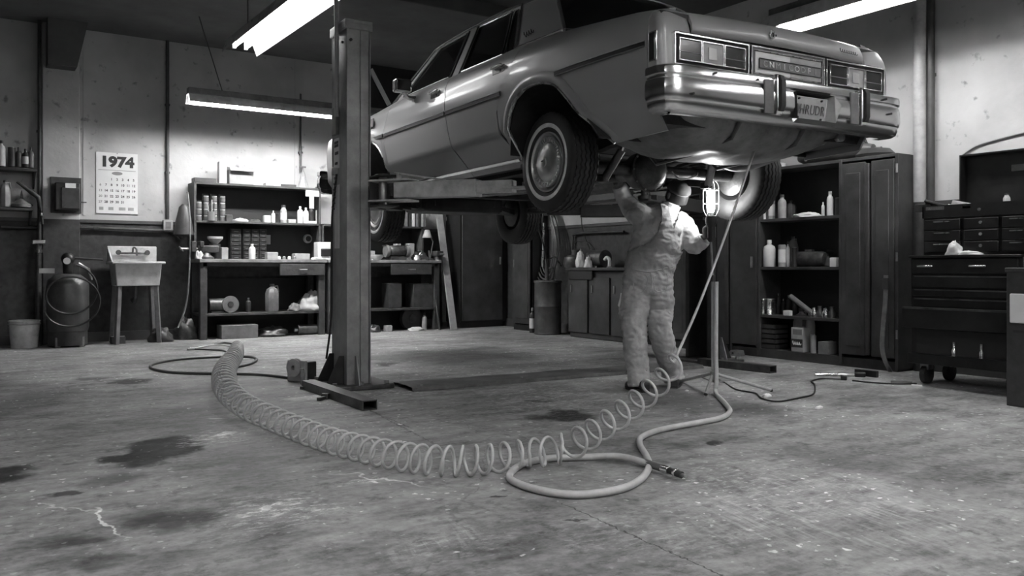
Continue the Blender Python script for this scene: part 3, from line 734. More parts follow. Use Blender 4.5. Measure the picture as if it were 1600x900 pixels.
# licence pocket
pk = MB()
yb = -.03; zt_, zb_ = 1.953, 1.795
pk.add([(WPL0, -.10, zt_), (WPL1, -.10, zt_), (WPL1-.03, yb, zt_-.01), (WPL0+.0, yb, zt_-.01)], [(0, 1, 2, 3)])
pk.add([(WPL0, -.10, zt_), (WPL0, yb, zt_-.01), (WPL0+.02, yb, zb_), (WPL0+.0, -.108, zb_)], [(0, 1, 2, 3)])
pk.add([(WPL0, yb, zt_), (WPL1, yb, zt_), (WPL1, yb, zb_), (WPL0, yb, zb_)], [(0, 1, 2, 3)])
pk.build('licence_pocket', 'under', bp_)
MB().add([(WPL1, -.10, zt_), (WPL1-.03, yb, zt_-.01), (WPL1-.03, yb, zb_), (WPL1, -.11, zb_+.0), (WPL1+.035, -.122, zt_-.055)], [(0, 1, 2, 3), (0, 3, 4)]).build('pocket_flare', 'light', bp_, smooth=0)
MB().add([(WPL0-.03, -.094, zb_), (WPL0, -.108, zb_), (WPL1, -.108, zb_), (WPL1, -.10, zb_-.025), (WPL0-.03, -.10, zb_-.025)], [(0, 1, 2, 3, 4)]).build('pocket_lip', 'chrome', bp_, smooth=0)
pl = MB().box((.098, -.060, 1.868), (.285, .004, .135), rx=.16).build('licence_plate', 'light', car, bevel=.002)
frame('plate_rim', -.142, .142, -.067, .067, 0, .004, 'white', pl, .006).matrix_local = Matrix.Translation((.098, -.063, 1.868)) @ Matrix.Rotation(.16, 4, 'X')
for i, ch in enumerate('WHRUDR'):
    text('plate_letter', ch, .080, 'mid', pl, (-.008+i*.043, -.066, 1.860), (pi/2+.18, 0, 0), .0015, .72)
text('plate_letter', 'VHOVHO', .018, 'mid', pl, (.098, -.060, 1.918), (pi/2+.18, 0, 0), .001)
for x, z in ((.0, 1.920), (.19, 1.920), (.005, 1.815), (.20, 1.815)):
    MB().cyl((x, -.060-(z-1.868)*-.16*-1, z), (x, -.071-(z-1.868)*.16*-1*-1, z), .006, n=8).build('plate_bolt', 'ink', pl)
for wg in (-.19, .53):
    g = MB().prism([(wg-.03, -.085, 1.80), (wg-.03, -.085, 2.03), (wg-.03, -.105, 2.03), (wg-.03, -.115, 2.0), (wg-.03, -.115, 1.85), (wg-.03, -.108, 1.80)], (.05, 0, 0)).build('bumper_guard', 'chrome', car, bevel=.006, seg=2)
    MB().prism([(wg-.018, -.10, 1.825), (wg-.018, -.10, 2.022), (wg-.018, -.120, 2.022), (wg-.018, -.135, 1.99), (wg-.018, -.135, 1.85), (wg-.018, -.12, 1.82)], (.036, 0, 0)).build('guard_rubber', 'rubber', g, bevel=.004)
    MB().box((wg-.075, -.0925, 1.90), (.07, .012, .19)).build('guard_shroud', 'mid', g, bevel=.003)
for x, z in ((-.66, 1.985), (-.35, 1.985), (.75, 1.985), (.80, 1.90), (-.82, 1.86)):
    MB().cyl((x, -.07, z), (x, -.097, z), .007, n=8).build('bumper_bolt', 'dark', bp_)
# front bumper
PF = [(a, 5.62-b*1.0) for a, b in PL]
vs, fs = sweep(PL, PR); vs = [(x, 5.87-y, z-.0) for x, y, z in vs]
MB().add(vs, fs).build('front_bumper', 'chrome', car, smooth=30)
MB().box2((-.8, 5.6, 1.80), (.8, 5.85, 2.0)).build('bumper_core', 'under', car)
MB().box2((-.9, .0, 1.79), (.9, .16, 1.99)).build('bumper_core', 'under', car)

# ---- wheels
def wheel(c, sg, st=0):
    o = bpy.data.objects.new('wheel', None); COL.objects.link(o); o.parent = car; o.location = c; o.empty_display_size = .1
    o.rotation_euler = (0, 0, st + (0 if sg < 0 else pi)); return o
def wheel_meshes(w):
    # local: axis x, outward = -x; outer sidewall at x=-.105
    N = 168; tw = .082; R0 = .338
    cols = []          # (x, r, zig)
    ribs = [(-.082, -.054), (-.047, -.021), (-.015, .015), (.021, .047), (.054, .082)]
    prof = [(-.088, .195, 0), (-.101, .225, 0), (-.106, .262, 0), (-.103, .295, 0), (-.094, .320, 0), (-.086, .331, 0)]
    for a, b in ribs:
        rr = R0-.010*((a+b)/2/.08)**2
        prof += [(a, rr-.011, 1), (a+.0015, rr, 1), (b-.0015, rr, 1), (b, rr-.011, 1)]
    prof += [(.086, .331, 0), (.094, .320, 0), (.103, .295, 0), (.106, .262, 0), (.101, .225, 0), (.088, .195, 0)]
    vs = []
    for x, r, zg in prof:
        for k in range(N):
            a = 2*pi*k/N; q = [0, 1, 1, 0][(k//1) % 4]*.007-.0035
            rr = r-(0.006 if (zg == 0 and r > .325 and (k//2) % 2) else 0)
            vs.append((x+(q if zg else 0), rr*cos(a), rr*sin(a)))
    fs = [(i*N+k, i*N+(k+1) % N, (i+1)*N+(k+1) % N, (i+1)*N+k) for i in range(len(prof)-1) for k in range(N)]
    t = MB().add(vs, fs).build('tyre', 'rubber', w, smooth=30)
    MB().lathe([(.228, -.1035), (.232, -.1062), (.252, -.1078), (.256, -.1065)], n=64, axis='x', cap=False).build('whitewall', 'whitewall', t)
    rim = MB().lathe([(.198, -.088), (.200, -.098), (.190, -.100), (.182, -.086), (.155, -.060), (.0, -.05)], n=48, axis='x', cap=False).build('rim', 'hub', w)
    MB().lathe([(.15, .02), (.185, .085), (.198, .088)], n=32, axis='x', cap=False).build('rim_back', 'under', w)
    hc = MB().lathe([(.168, -.084), (.166, -.096), (.158, -.099), (.134, -.088), (.128, -.092), (.118, -.104), (.07, -.114), (.034, -.120), (.032, -.128), (.018, -.131), (.0, -.132)], n=64, axis='x', cap=False).build('hubcap', 'hub', w, smooth=50)
    m = MB()
    for k in range(44):
        a = 2*pi*k/44
        m.add([(-.1, .137*cos(a-.03), .137*sin(a-.03)), (-.1, .137*cos(a+.03), .137*sin(a+.03)), (-.104, .162*cos(a+.028), .162*sin(a+.028)), (-.104, .162*cos(a-.028), .162*sin(a-.028)),
               (-.085, .137*cos(a), .137*sin(a)), (-.085, .162*cos(a), .162*sin(a))], [(0, 1, 2, 3), (0, 3, 5, 4), (1, 4, 5, 2)])
    m.build('vanes', 'hub', hc, smooth=0)
    MB().lathe([(.164, -.083), (.137, -.083)], n=48, axis='x', cap=False).build('vane_recess', 'ink', hc)
    wavy('cap_badge', (-.134, -.014, 0), (0, .028, 0), (0, 0, .008), 3, hc, .0018, 'dark')
    MB().lathe([(.0, -.02), (.14, -.02), (.15, .03), (.15, .09), (.12, .10), (.0, .10)], n=32, axis='x', cap=False).build('brake_drum', 'darksteel', w)
w0 = wheel((-.755, 1.285, 1.645), -1); wheel_meshes(w0)
def dup_tree(o, parent):
    c = o.copy(); COL.objects.link(c); c.parent = parent
    for ch in list(o.children): dup_tree(ch, c)
    return c
for c, sg, st in (((.85, 1.235, 1.635), 1, 0), ((-.765, 4.40, 1.53), -1, .0), ((.765, 4.40, 1.53), 1, 0)):
    w = wheel(c, sg, st)
    for ch in list(w0.children): dup_tree(ch, w)

# ---- underside
m = MB()
for x in (-.48, .48):
    m.bar((x, .2, 1.79), (x, 1.0, 1.80), .07, .09); m.bar((x, 1.0, 1.80), (x, 1.7, 1.72), .07, .09); m.bar((x, 1.7, 1.72), (x, 4.0, 1.70), .08, .09); m.bar((x, 4.0, 1.70), (x, 5.4, 1.76), .08, .09)
for s, z in ((1.85, 1.70), (3.0, 1.69), (3.9, 1.66), (5.2, 1.72)): m.bar((-.6, s, z), (.6, s, z), .12, .08)
m.build('chassis_frame', 'under', car)
rows = [[(x, s, 1.775+.012*(abs(x) > .5)) for x in (-.84, -.5, -.2, -.14, .14, .2, .5, .84)] for s in (1.70, 2.3, 3.0, 3.8)]
MB().shell(rows, (0, 0, .02)).build('floor_pan', 'under', car)
# fuel tank: broad pressed pan with ribs
rows = []
for i in range(25):
    u = i/24; s = .12+u*.82; r = []
    for k in range(33):
        q = -1+2*k/32; x = q*.68 - .02
        edge = min(1, (1-abs(q)**4)*1.0)*min(1, (1-abs(2*u-1)**4))
        z = 1.80-.13*max(0, edge)**.6 - .0
        z -= .05*(.5+.5*math.tanh((u-.25)*5))*max(0, edge)
        if .3 < u < .9: z += .010*max(0, sin((q+.1*u)*16))**.5 * (1 if q < .1 else .3) if sin((q+.1*u)*16) > 0 else 0
        r.append((x, s, z))
    rows.append(r)
MB().shell(rows, (0, 0, .03)).build('fuel_tank', M['gold'], car, smooth=60)
for x in (-.28, .25):
    MB().tube([(x, .1, 1.80), (x, .18, 1.70), (x, .5, 1.645), (x, .85, 1.62), (x, .96, 1.72)], .012, 6).build('tank_strap', 'darksteel', car)
# axle, differential, shocks, arms, springs, exhaust
ax = MB().cyl((-.66, 1.285, 1.635), (.74, 1.245, 1.63), .042, n=16).build('rear_axle', 'darksteel', car)
D = V((-.045, 1.285, 1.63))
MB().lathe([(.0, -.15), (.09, -.14), (.135, -.10), (.14, -.085), (.155, -.082), (.155, -.065), (.135, -.06), (.13, .05), (.06, .16), (.05, .26), (.0, .26)], D, 28, 'y', cap=False).build('differential', 'darksteel', ax)
for k in range(10):
    a = 2*pi*k/10; MB().cyl(D+V((.145*cos(a), -.09, .145*sin(a))), D+V((.145*cos(a), -.08, .145*sin(a))), .008, n=6).build('cover_bolt', 'steel', ax)
MB().cyl((0.02, 1.55, 1.62), (0.0, 3.9, 1.66), .035, n=14).build('driveshaft', 'darksteel', car)
for x, dx in ((-.50, -.16), (.42, .10)):
    sh = MB().cyl((x, 1.12, 1.54), (x-dx*.4, 1.02, 1.72), .028, n=14).build('shock_absorber', 'steel' if x > 0 else 'darksteel', car)
    MB().cyl((x-dx*.4, 1.02, 1.72), (x-dx*.5, .99, 1.80), .012, n=8).build('piston_rod', 'chrome', sh)
    MB().box((x, 1.14, 1.54), (.05, .08, .05)).build('lower_mount', 'darksteel', sh, bevel=.008)
for x in (-.56, .56):
    MB().bar((x, 1.26, 1.57), (x*.92, 1.88, 1.66), .05, .07).build('trailing_arm', 'darksteel', car, bevel=.005)
    coil = [(x*.86+.055*cos(a), 1.30+.055*sin(a), 1.67+a*.0033) for a in [i*.4 for i in range(0, 95)]]
    MB().tube(coil, .008, 6).build('coil_spring', 'black', car)
def cp3(x, y, s): 
    q = rear_pt(x, y, s); return (q.x, q.y, q.z)
MB().tube(smooth_path([cp3(1122, 240, 1.05), cp3(1132, 256, .95), cp3(1155, 262, .85), cp3(1182, 256, .70), cp3(1240, 234, .45), cp3(1290, 218, .25), cp3(1315, 214, .12)], 6), .030, 12).build('tailpipe', 'steel', car)
MB().lathe([(0, -.28), (.08, -.27), (.1, -.25), (.1, .25), (.08, .27), (0, .28)], (.36, 2.3, 1.66), 20, 'y', cap=False).build('muffler', 'darksteel', car)
MB().tube([(.34, 2.55, 1.66), (.25, 3.2, 1.66), (.2, 4.2, 1.68)], .03, 10).build('exhaust_pipe', 'darksteel', car)
MB().tube(smooth_path([(.36, 2.03, 1.66), (.40, 1.7, 1.66), (.42, 1.45, 1.75), (.45, 1.1, 1.76)], 5), .028, 10).build('exhaust_pipe', 'darksteel', car)
MB().tube(smooth_path([cp3(1062, 236, 1.2), cp3(1070, 248, 1.15), cp3(1095, 250, 1.1), cp3(1112, 252, 1.1)], 5), .007, 6).build('brake_line', 'steel', car)
MB().tube(smooth_path([cp3(1050, 268, 1.2), cp3(1062, 280, 1.2), cp3(1085, 276, 1.2), cp3(1090, 270, 1.2)], 5), .006, 6).build('brake_line', 'steel', car)
MB().box((0, 4.4, 1.58), (.9, .5, .16)).build('engine_sump', 'under', car, bevel=.04)
for sg in (-1, 1):
    m = MB(); m.bar((sg*.3, 4.2, 1.58), (sg*.68, 4.38, 1.52), .12, .05); m.bar((sg*.3, 4.6, 1.58), (sg*.68, 4.42, 1.52), .10, .05)
    m.build('control_arm', 'darksteel', car)
# ================================================================== LIFT (posts share the car's heading)
LR = CRZ
def lift_post(name, label, base, side, H_=2.80, pm='liftpaint'):
    """side=+1: car is towards +x of the post; local x across, y along the car"""
    t = thing(name, label, 'lift post', base, LR, 'two-post car lift'); s = side
    m = MB()
    m.box((-.0*s, .17, 0+H_/2+.03), (.20, .012, H_))     # far web
    m.box((-s*.09, .0, H_/2+.03), (.014, .34, H_))
    ft = MB()
    ft.box((-s*.045, -.17, H_/2+.03), (.105, .016, H_)).box((s*.052, -.165, H_/2+.03), (.07, .010, H_)).box((s*.094, -.155, H_/2+.03), (.012, .05, H_)).box((s*.094, .15, H_/2+.03), (.012, .05, H_))
    ft.box((s*.012, -.160, H_/2+.03), (.014, .012, H_))
    m.add(ft.v, ft.f); m.build('column', pm, t, bevel=.004, seg=1)
    cp_ = MB(); cp_.box((0, 0, H_+.055), (.226, .376, .03)).box((0, -.180, H_+.02), (.226, .016, .05)).box((0, .180, H_+.02), (.226, .016, .05)).box((-s*.106, 0, H_+.02), (.014, .37, .05))
    cp_.build('top_cap', 'liftpaint', t, bevel=.006)
    MB().box((0, 0, .02), (.52, .56, .035)).build('base_plate', 'darksteel', t, bevel=.006)
    for x, y in ((-.21, -.23), (.21, -.23), (-.21, .23), (.21, .23), (0, -.24)):
        MB().cyl((x, y, .035), (x, y, .062), .018, n=6).build('anchor_bolt', 'steel', t)
    for x, y, dx, dy in ((-s*.10, -.12, -s*.14, 0), (-s*.10, .12, -s*.14, 0), (-.03*s, -.178, 0, -.10)):
        p0 = V((x, y, .037)); e = V((.008, 0, 0)) if dx == 0 else V((0, .008, 0))
        MB().prism([p0, p0+V((dx, dy, 0)), p0+V((dx*.25, dy*.25, .22)), p0+V((0, 0, .22))], e).build('gusset', 'liftpaint' if dx == 0 else 'liftdark', t)
    # carriage riding inside the column
    m = MB(); m.box((s*.02, 0, 1.55), (.13, .26, .80)); m.build('carriage', 'liftdark', t, bevel=.006)
    MB().box((s*.135, 0, 1.56), (.11, .34, .05)).box((s*.135, 0, 1.44), (.11, .34, .05)).box((s*.09, 0, 1.50), (.03, .34, .16)).build('arm_bracket', 'liftdark', t, bevel=.005)
    return t
B1 = fl(561, 607); B1 = V((B1.x, B1.y+.16, 0))
post = lift_post('lift_post', 'tall grey steel lift post on the driver side with a pale hose up its edge', B1, 1)
PM = Matrix.Translation(B1) @ Matrix.Rotation(LR, 4, 'Z'); PMI = PM.inverted()
def pf(x, y, ly=None, lx=None):    # pixel on a plane of the post's local frame
    a = PMI @ V((0, 0, CH)); b = PMI @ atd(x, y, 6); d = b-a
    t = (ly-a.y)/d.y if ly is not None else (lx-a.x)/d.x
    return a+d*t
# stickers, switch box and cable on its outer side
LX = -.099
for (x0, y0, x1, y1, m_) in ((522, 218, 530, 232, 'paper'), (522, 234, 530, 262, 'white'), (523, 290, 530, 388, 'white')):
    a, b = pf(x0, y0, lx=LX), pf(x1, y1, lx=LX)
    lb = MB().box((LX, (a.y+b.y)/2, (a.z+b.z)/2), (.004, abs(a.y-b.y), abs(a.z-b.z))).build('sticker', m_, post)
for (x0, y0, x1, y1) in ((523, 222, 529, 224), (523, 227, 529, 229), (524, 238, 529, 241), (524, 254, 528, 257)):
    a, b = pf(x0, y0, lx=LX), pf(x1, y1, lx=LX)
    MB().box((LX-.002, (a.y+b.y)/2, (a.z+b.z)/2), (.004, abs(a.y-b.y), abs(a.z-b.z))).build('sticker_band', 'ink', post)
a = pf(526, 190, lx=LX); MB().box((LX-.01, a.y, a.z), (.03, .11, .22)).build('switch_box', 'mid', post, bevel=.006)
a = pf(526, 268, lx=LX); MB().box((LX-.015, a.y, a.z), (.04, .05, .06)).build('latch', 'steel', post, bevel=.004)
q = [pf(x, y, lx=LX-.012) for x, y in ((526, 272), (523, 300), (519, 340), (518, 420), (517, 500), (510, 560))] 
MB().tube(smooth_path(q, 6), .009, 8).build('cable', 'black', post)
for k in range(6):
    a = pf(524-k*.7, 280+k*9, lx=LX-.014); MB().box(a, (.012, .05, .012), rx=.5).build('cable_tie', 'dark', post)
a = pf(548, 62, ly=-.18); MB().cyl((a.x, -.176, a.z), (a.x, -.19, a.z), .012, n=10).build('cap_bolt', 'ink', post)
a = pf(526, 74, lx=LX)
MB().cyl((LX-.005, -.12, a.z), (LX-.02, -.12, a.z), .01, n=8).build('cap_bolt', 'ink', post)
# pale hose / rod up the post to the ceiling
a = pf(526, 182, lx=-.125); b = pf(523, 0, lx=-.125); p_ = [PM @ V((-.125, a.y, a.z)), PM @ V((-.125, a.y, 2.9)), PM @ V((-.14, a.y+.05, CEIL))]
o = p_[0].copy(); tag(MB().tube([p-o for p in p_], .018, 10).build('air_pipe', 'light', loc=o), 'pale air pipe running up the outer edge of the lift post to the ceiling', 'pipe')
# second post behind the mechanic
B2 = V((6.32, 6.02, 0))
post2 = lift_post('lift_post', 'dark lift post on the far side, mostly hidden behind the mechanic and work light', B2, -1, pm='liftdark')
# spreader legs on the floor
def tube_leg(label, a, b, cat='floor bar'):
    a, b = V(a), V(b); d = (b-a).normalized(); x = V((d.y, -d.x, 0)); w, h, th = .105, .066, .007
    m = MB(); up = V((0, 0, 1)); n = 0
    ring = lambda c, ww, hh: [c+x*i*ww/2+up*(h/2+j*hh/2) for i, j in ((-1, -1), (1, -1), (1, 1), (-1, 1))]
    o1, o2, i1, i2 = ring(a-a, w, h), ring(b-a, w, h), ring(a-a, w-2*th, h-2*th), ring(b-a, w-2*th, h-2*th)
    vs = o1+o2+i1+i2; fs = []
    for k in range(4):
        l = (k+1) % 4; fs += [(k, l, 4+l, 4+k), (8+l, 8+k, 12+k, 12+l), (l, k, 8+k, 8+l), (4+k, 4+l, 12+l, 12+k)]
    return tag(m.add(vs, fs).build('base_bar', 'darksteel', loc=a, smooth=0), label, cat)
a = fl(482, 607); b = fl(578, 641)
tube_leg('open-ended square steel bar on the floor in front of the near lift post', (a.x, a.y, .0), (b.x, b.y, .0))
a = fl(1095, 570); b = fl(1208, 583)
tube_leg('dark steel bar on the floor running toward the shelving cabinet', (a.x-.0, a.y, .0), (b.x, b.y, .0))
# cover plate across the bay
a = fl(602, 616); b = fl(962, 592); c = fl(1112, 568)
A_ = V((B1.x+.27, a.y, 0)); d = V((sin(pi/2+LR), -cos(pi/2+LR), 0)); d = V((cos(LR), sin(LR), 0)); nrm = V((-d.y, d.x, 0))
Lc = 2.95
cv = thing('cover_plate', 'low worn steel cable cover plate crossing the floor between the two lift posts', 'floor plate', A_, LR)
m = MB(); rows = [[(x, y, z+.003*sin(x*9)) for y, z in ((0, .0), (.012, .028), (.10, .034), (.30, .034), (.38, .028), (.40, 0))] for x in [Lc*i/30 for i in range(31)]]
m.shell(rows, (0, 0, -.0005)).build('plate', M['floorplate'] if 'floorplate' in M else 'dark', cv)
for x in (.1, 1.0, 1.9, 2.8):
    MB().cyl((x, .06, .033), (x, .06, .04), .012, n=8).build('screw', 'steel', cv)
# lift arms: local to world from pixels at a set depth line
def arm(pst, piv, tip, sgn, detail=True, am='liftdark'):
    piv, tip = V(piv), V(tip); d = tip-piv; Ln = d.length; rz = atan2(d.y, d.x)
    t = bpy.data.objects.new('swing_arm', None); COL.objects.link(t); t.parent = pst
    t.matrix_basis = (Matrix.Translation(pst.location) @ Matrix.Rotation(LR, 4, 'Z')).inverted() @ Matrix.Translation(piv) @ Matrix.Rotation(rz, 4, 'Z')
    MB().box((Ln*.36, 0, 0), (Ln*.55, .13, .12)).build('outer_beam', am, t, bevel=.006)
    MB().box((Ln*.68, 0, .004), (Ln*.36, .10, .085)).build('inner_beam', am, t, bevel=.004)
    MB().box((Ln*.90, 0, -.01), (Ln*.20, .12, .018)).build('tip_plate', am, t, bevel=.003)
    pd = MB().lathe([(.0, -.01), (.055, -.01), (.055, .03), (.03, .035), (.03, .125), (.07, .13), (.07, .15), (0, .15)], (Ln*.96, 0, 0), 20).build('pad', 'rubber', t)
    MB().box((.07, 0, .075), (.34, .17, .014)).build('upper_lug', am, t, bevel=.003)
    MB().box((.07, 0, -.075), (.34, .17, .014)).build('lower_lug', am, t, bevel=.003)
    MB().cyl((-.02, 0, -.11), (-.02, 0, .11), .032, n=16).build('pivot_pin', 'steel', t)
    MB().bar((.10, -.03, .13), (Ln*.42, -.03, .064), .04, .012).build('brace', am, t, bevel=.002)
    MB().box((.13, -.03, .10), (.016, .05, .06)).build('brace_post', am, t)
    return t
zA = 1.52
a = V((*(PM @ V((.19, -.20, 0))).xy, zA)); pin = atd(602, 281, 6.35)
q = atd(812, 293, 5.55)
zA = pin.z
pin = V((pin.x, pin.y, 1.515)); tip = V((3.43, 4.85, 1.515))
mb = MB()
br = bpy.data.objects.new('arm_bracket', None); COL.objects.link(br); br.parent = post; br.location = PMI @ pin
MB().box((.0, .02, .112), (.16, .20, .014)).box((.0, .02, -.112), (.16, .20, .014)).box((-.0, .115, 0), (.16, .014, .235)).build('fork', 'liftdark', br, bevel=.004)
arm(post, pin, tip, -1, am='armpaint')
pin2 = PM @ V((.20, .22, 0)); tip2 = CM @ V((-.66, 3.95, 0))
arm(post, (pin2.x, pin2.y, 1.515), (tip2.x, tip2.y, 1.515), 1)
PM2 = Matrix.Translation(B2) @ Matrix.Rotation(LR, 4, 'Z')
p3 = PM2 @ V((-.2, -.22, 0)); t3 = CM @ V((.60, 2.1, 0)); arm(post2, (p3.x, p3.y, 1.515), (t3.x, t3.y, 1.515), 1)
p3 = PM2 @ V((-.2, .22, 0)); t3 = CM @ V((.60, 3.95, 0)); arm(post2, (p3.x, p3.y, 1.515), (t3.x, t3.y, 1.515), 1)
# small pump / winch by the post base
pw = fl(496, 600)
t = thing('hose_reel', 'small pale hose reel with a dark handle beside the near post base', 'reel', (pw.x-.09, pw.y+.22, 0), .5)
MB().box((0, 0, .09), (.03, .20, .18)).build('side_plate', 'light', t, bevel=.01)
MB().box((.10, 0, .08), (.12, .14, .16)).build('body', 'dark', t, bevel=.01)
MB().lathe([(.02, -.05), (.075, -.05), (.075, -.04), (.03, -.04), (.03, -.01), (.075, -.01)], (-.0, 0, .12), 20, 'x', cap=False).build('drum', 'light', t)
MB().cyl((-.1, -.14, 0), (-.1, -.14, .13), .016, n=10).build('valve', 'steel', t)
for i, (x, y, w) in enumerate(((503, 625, .10), (474, 608, .06))):
    p = fl(x, y); tag(MB().box((0, 0, .012), (w, .03, .024)).box((w*.5, .0, .02), (.03, .05, .04)).build('clamp', 'darksteel', loc=p, rz=.7, bevel=.003), ('larger' if i == 0 else 'smaller')+' dark metal clamp lying beside the steel bar at the post foot', 'clamp')
# dark housing on the back wall behind the car
hx = atY(574, 68, YB-.3).x; hz = atY(600, 66, YB-.3).z
sh = thing('door_housing', 'large dark boxed housing high on the back wall behind the car roof', 'housing', (hx, YB-.3, 2.35))
MB().box2((0, 0, 0), (XR-hx-.02, .28, hz-2.35)).build('casing', 'cabinetin', sh, bevel=.01)
MB().box2((-.02, -.02, hz-2.35-.05), (XR-hx-.02, .28, hz-2.35+.01)).build('flange', 'ceiling', sh, bevel=.005)
sa, sb_ = atY(579, 108, YB-.33), atY(608, 164, YB-.33); so_ = V((hx, YB-.3, 2.35)); MB().bar(sa-so_, sb_-so_, .03, .06).build('strut', 'white', sh)
# ================================================================== MECHANIC
LAT = V((Rx, Ry, 0)); FWD = V((Fx, Fy, 0)); UP = V((0, 0, 1))
def etube(mb, st, n=20, capr=True):
    """st: (pos, r_lateral, r_other); sections elliptical, lateral axis fixed"""
    vs = []; N = len(st)
    for i, (p, a, b) in enumerate(st):
        d = (st[min(i+1, N-1)][0]-st[max(i-1, 0)][0]).normalized()
        x = LAT-d*LAT.dot(d); x = x.normalized() if x.length > .25 else (FWD-d*FWD.dot(d)).normalized(); y = d.cross(x)
        for k in range(n):
            t = 2*pi*k/n; vs.append(p+x*cos(t)*a+y*sin(t)*b)
    fs = [(i*n+k, i*n+(k+1) % n, (i+1)*n+(k+1) % n, (i+1)*n+k) for i in range(N-1) for k in range(n)]
    fs += [tuple(range(n))[::-1], tuple((N-1)*n+k for k in range(n))]
    mb.add(vs, fs); return mb
def remesh(mb, name, m, parent, vox=.009, it=6, disp=0, fscale=(12, 12, 5), keep=None, thick=0, org=V((0, 0, 0))):
    o = mb.build(name, m, None, smooth=0)
    md = o.modifiers.new('r', 'REMESH'); md.mode = 'VOXEL'; md.voxel_size = vox
    if it: sm = o.modifiers.new('s', 'SMOOTH'); sm.factor = .5; sm.iterations = it
    bake(o); me = o.data
    if disp:
        nr = [v.normal.copy() for v in me.vertices]
        for v, nn in zip(me.vertices, nr):
            p = v.co; q = V((p.x*fscale[0]+p.z*3, p.y*fscale[1], p.z*fscale[2]))
            a = mnoise.noise(q); b_ = mnoise.noise(q*2.3+V((5, 1, 2)))
            v.co += nn*disp*(a*.8+(1-abs(b_)*2)*.5)
    if keep:
        bm = bmesh.new(); bm.from_mesh(me)
        dl = [f for f in bm.faces if not keep(f.calc_center_median())]
        bmesh.ops.delete(bm, geom=dl, context='FACES'); bm.to_mesh(me); bm.free()
    me.transform(Matrix.Translation(-org)); me.materials.clear(); me.materials.append(M[m])
    me.polygons.foreach_set('use_smooth', [True]*len(me.polygons))
    o.parent = parent
    if thick:
        so = o.modifiers.new('t', 'SOLIDIFY'); so.thickness = thick; so.offset = 1
    return o
MD = 6.55
def J(x, y, d=MD): return atd(x, y, d)
org = V(J(1020, 500)); org.z = 0
man = thing('person', 'mechanic in light shirt, overalls and dark cap seen from behind, reaching up under the car', 'person', org)
def limb(mb, pts, n=16):
    P = [V((p[0].x, p[0].y, p[0].z)) for p in pts]
    sp = smooth_path(P, 4); st = []
    for i, p in enumerate(sp):
        k = min(i/4, len(pts)-1); a = int(k); f = k-a; b = min(a+1, len(pts)-1)
        st.append((p, pts[a][1]*(1-f)+pts[b][1]*f, pts[a][2]*(1-f)+pts[b][2]*f))
    return etube(mb, st, n)
torso = [(J(1013, 458), .165, .135), (J(1013, 440), .178, .142), (J(1014, 420), .172, .132), (J(1020, 398), .180, .132), (J(1028, 373), .205, .135), (J(1034, 352), .212, .125), (J(1040, 338), .150, .10), (J(1046, 327), .085, .07)]
armL = [(J(1018, 345), .098, .095), (J(1003, 338, 6.56), .094, .09), (J(988, 327, 6.66), .080, .078), (J(978, 313, 6.70), .068, .066), (J(970, 298, 6.68), .056, .054), (J(967, 291, 6.66), .050, .048)]
armR = [(J(1056, 348), .10, .095), (J(1068, 354, 6.54), .088, .086), (J(1078, 369, 6.52), .074, .072), (J(1085, 384, 6.49), .070, .066), (J(1094, 378, 6.45), .058, .056), (J(1099, 373, 6.43), .050, .048)]
legL = [(J(1001, 432), .10, .11), (J(997, 458), .118, .14), (J(991, 486, 6.54), .106, .120), (J(991, 520, 6.50), .090, .100), (J(994, 555, 6.52), .080, .092), (J(998, 585, 6.52), .078, .088), (J(999, 603, 6.51), .082, .090)]
legR = [(J(1025, 432), .10, .11), (J(1028, 458), .112, .14), (J(1031, 486, 6.56), .098, .120), (J(1031, 515, 6.50), .083, .095), (J(1040, 548, 6.62), .078, .09), (J(1049, 577, 6.74), .078, .086), (J(1054, 594, 6.74), .082, .088)]
# body: one continuous surface incl. neck, arms, hands
def hand(mb, wr, kn, side, curl, spread=.018, ln=.075):
    """wr wrist, kn knuckle centre, side: unit vector across the palm, curl: list of 3 directions for the finger segments"""
    wr, kn, side = V(wr), V(kn), V(side).normalized(); d = (kn-wr).normalized(); nrm = side.cross(d)
    etube_pts = [(wr-d*.02, .026, .022), (wr+d*.02, .028, .018), (wr+d*.05, .038, .016), (kn, .040, .015)]
    vs = []; n = 12
    for p, a, b in etube_pts:
        for k in range(n):
            t = 2*pi*k/n; vs.append(p+side*cos(t)*a+nrm*sin(t)*b)
    fs = [(i*n+k, i*n+(k+1) % n, (i+1)*n+(k+1) % n, (i+1)*n+k) for i in range(3) for k in range(n)]+[tuple(range(n))[::-1], tuple(3*n+k for k in range(n))]
    mb.add(vs, fs)
    for i, (off, L) in enumerate(((-.031, .80), (-.011, .98), (.010, 1.05), (.031, .95))):
        p = kn+side*off-d*.008; pts = [p]; 
        for c, l in zip(curl, (.42, .32, .26)):
            p = p+V(c).normalized()*ln*L*l + side*off*.15; pts.append(p)
        mb.tube(pts, [.0105, .010, .009, .0075], 8)
    p = wr+d*.022+side*.028; pts = [p, p+(side*.6+d*.7-nrm*.2).normalized()*.035]
    pts.append(pts[-1]+(d*.9+side*.05+V(curl[1])*.5).normalized()*.03); pts.append(pts[-1]+(d*.6+V(curl[2])*.8-side*.3).normalized()*.025)
    mb.tube(pts, [.014, .0125, .011, .009], 8)
lampd = 6.36; lampP = J(1111, 372, lampd)
body = MB()
shrink = lambda L, k: [(p, a*k, b*k) for p, a, b in L]
limb(body, shrink(torso, .86)); limb(body, shrink(armL, .74)+[]); limb(body, shrink(armR, .74)); limb(body, shrink(legL, .78)); limb(body, shrink(legR, .78))
limb(body, [(J(1042, 335), .06, .06), (J(1048, 324), .056, .058), (J(1053, 314), .054, .058)])
hL0, hL1 = J(968, 288, 6.68), J(972, 275, 6.67)
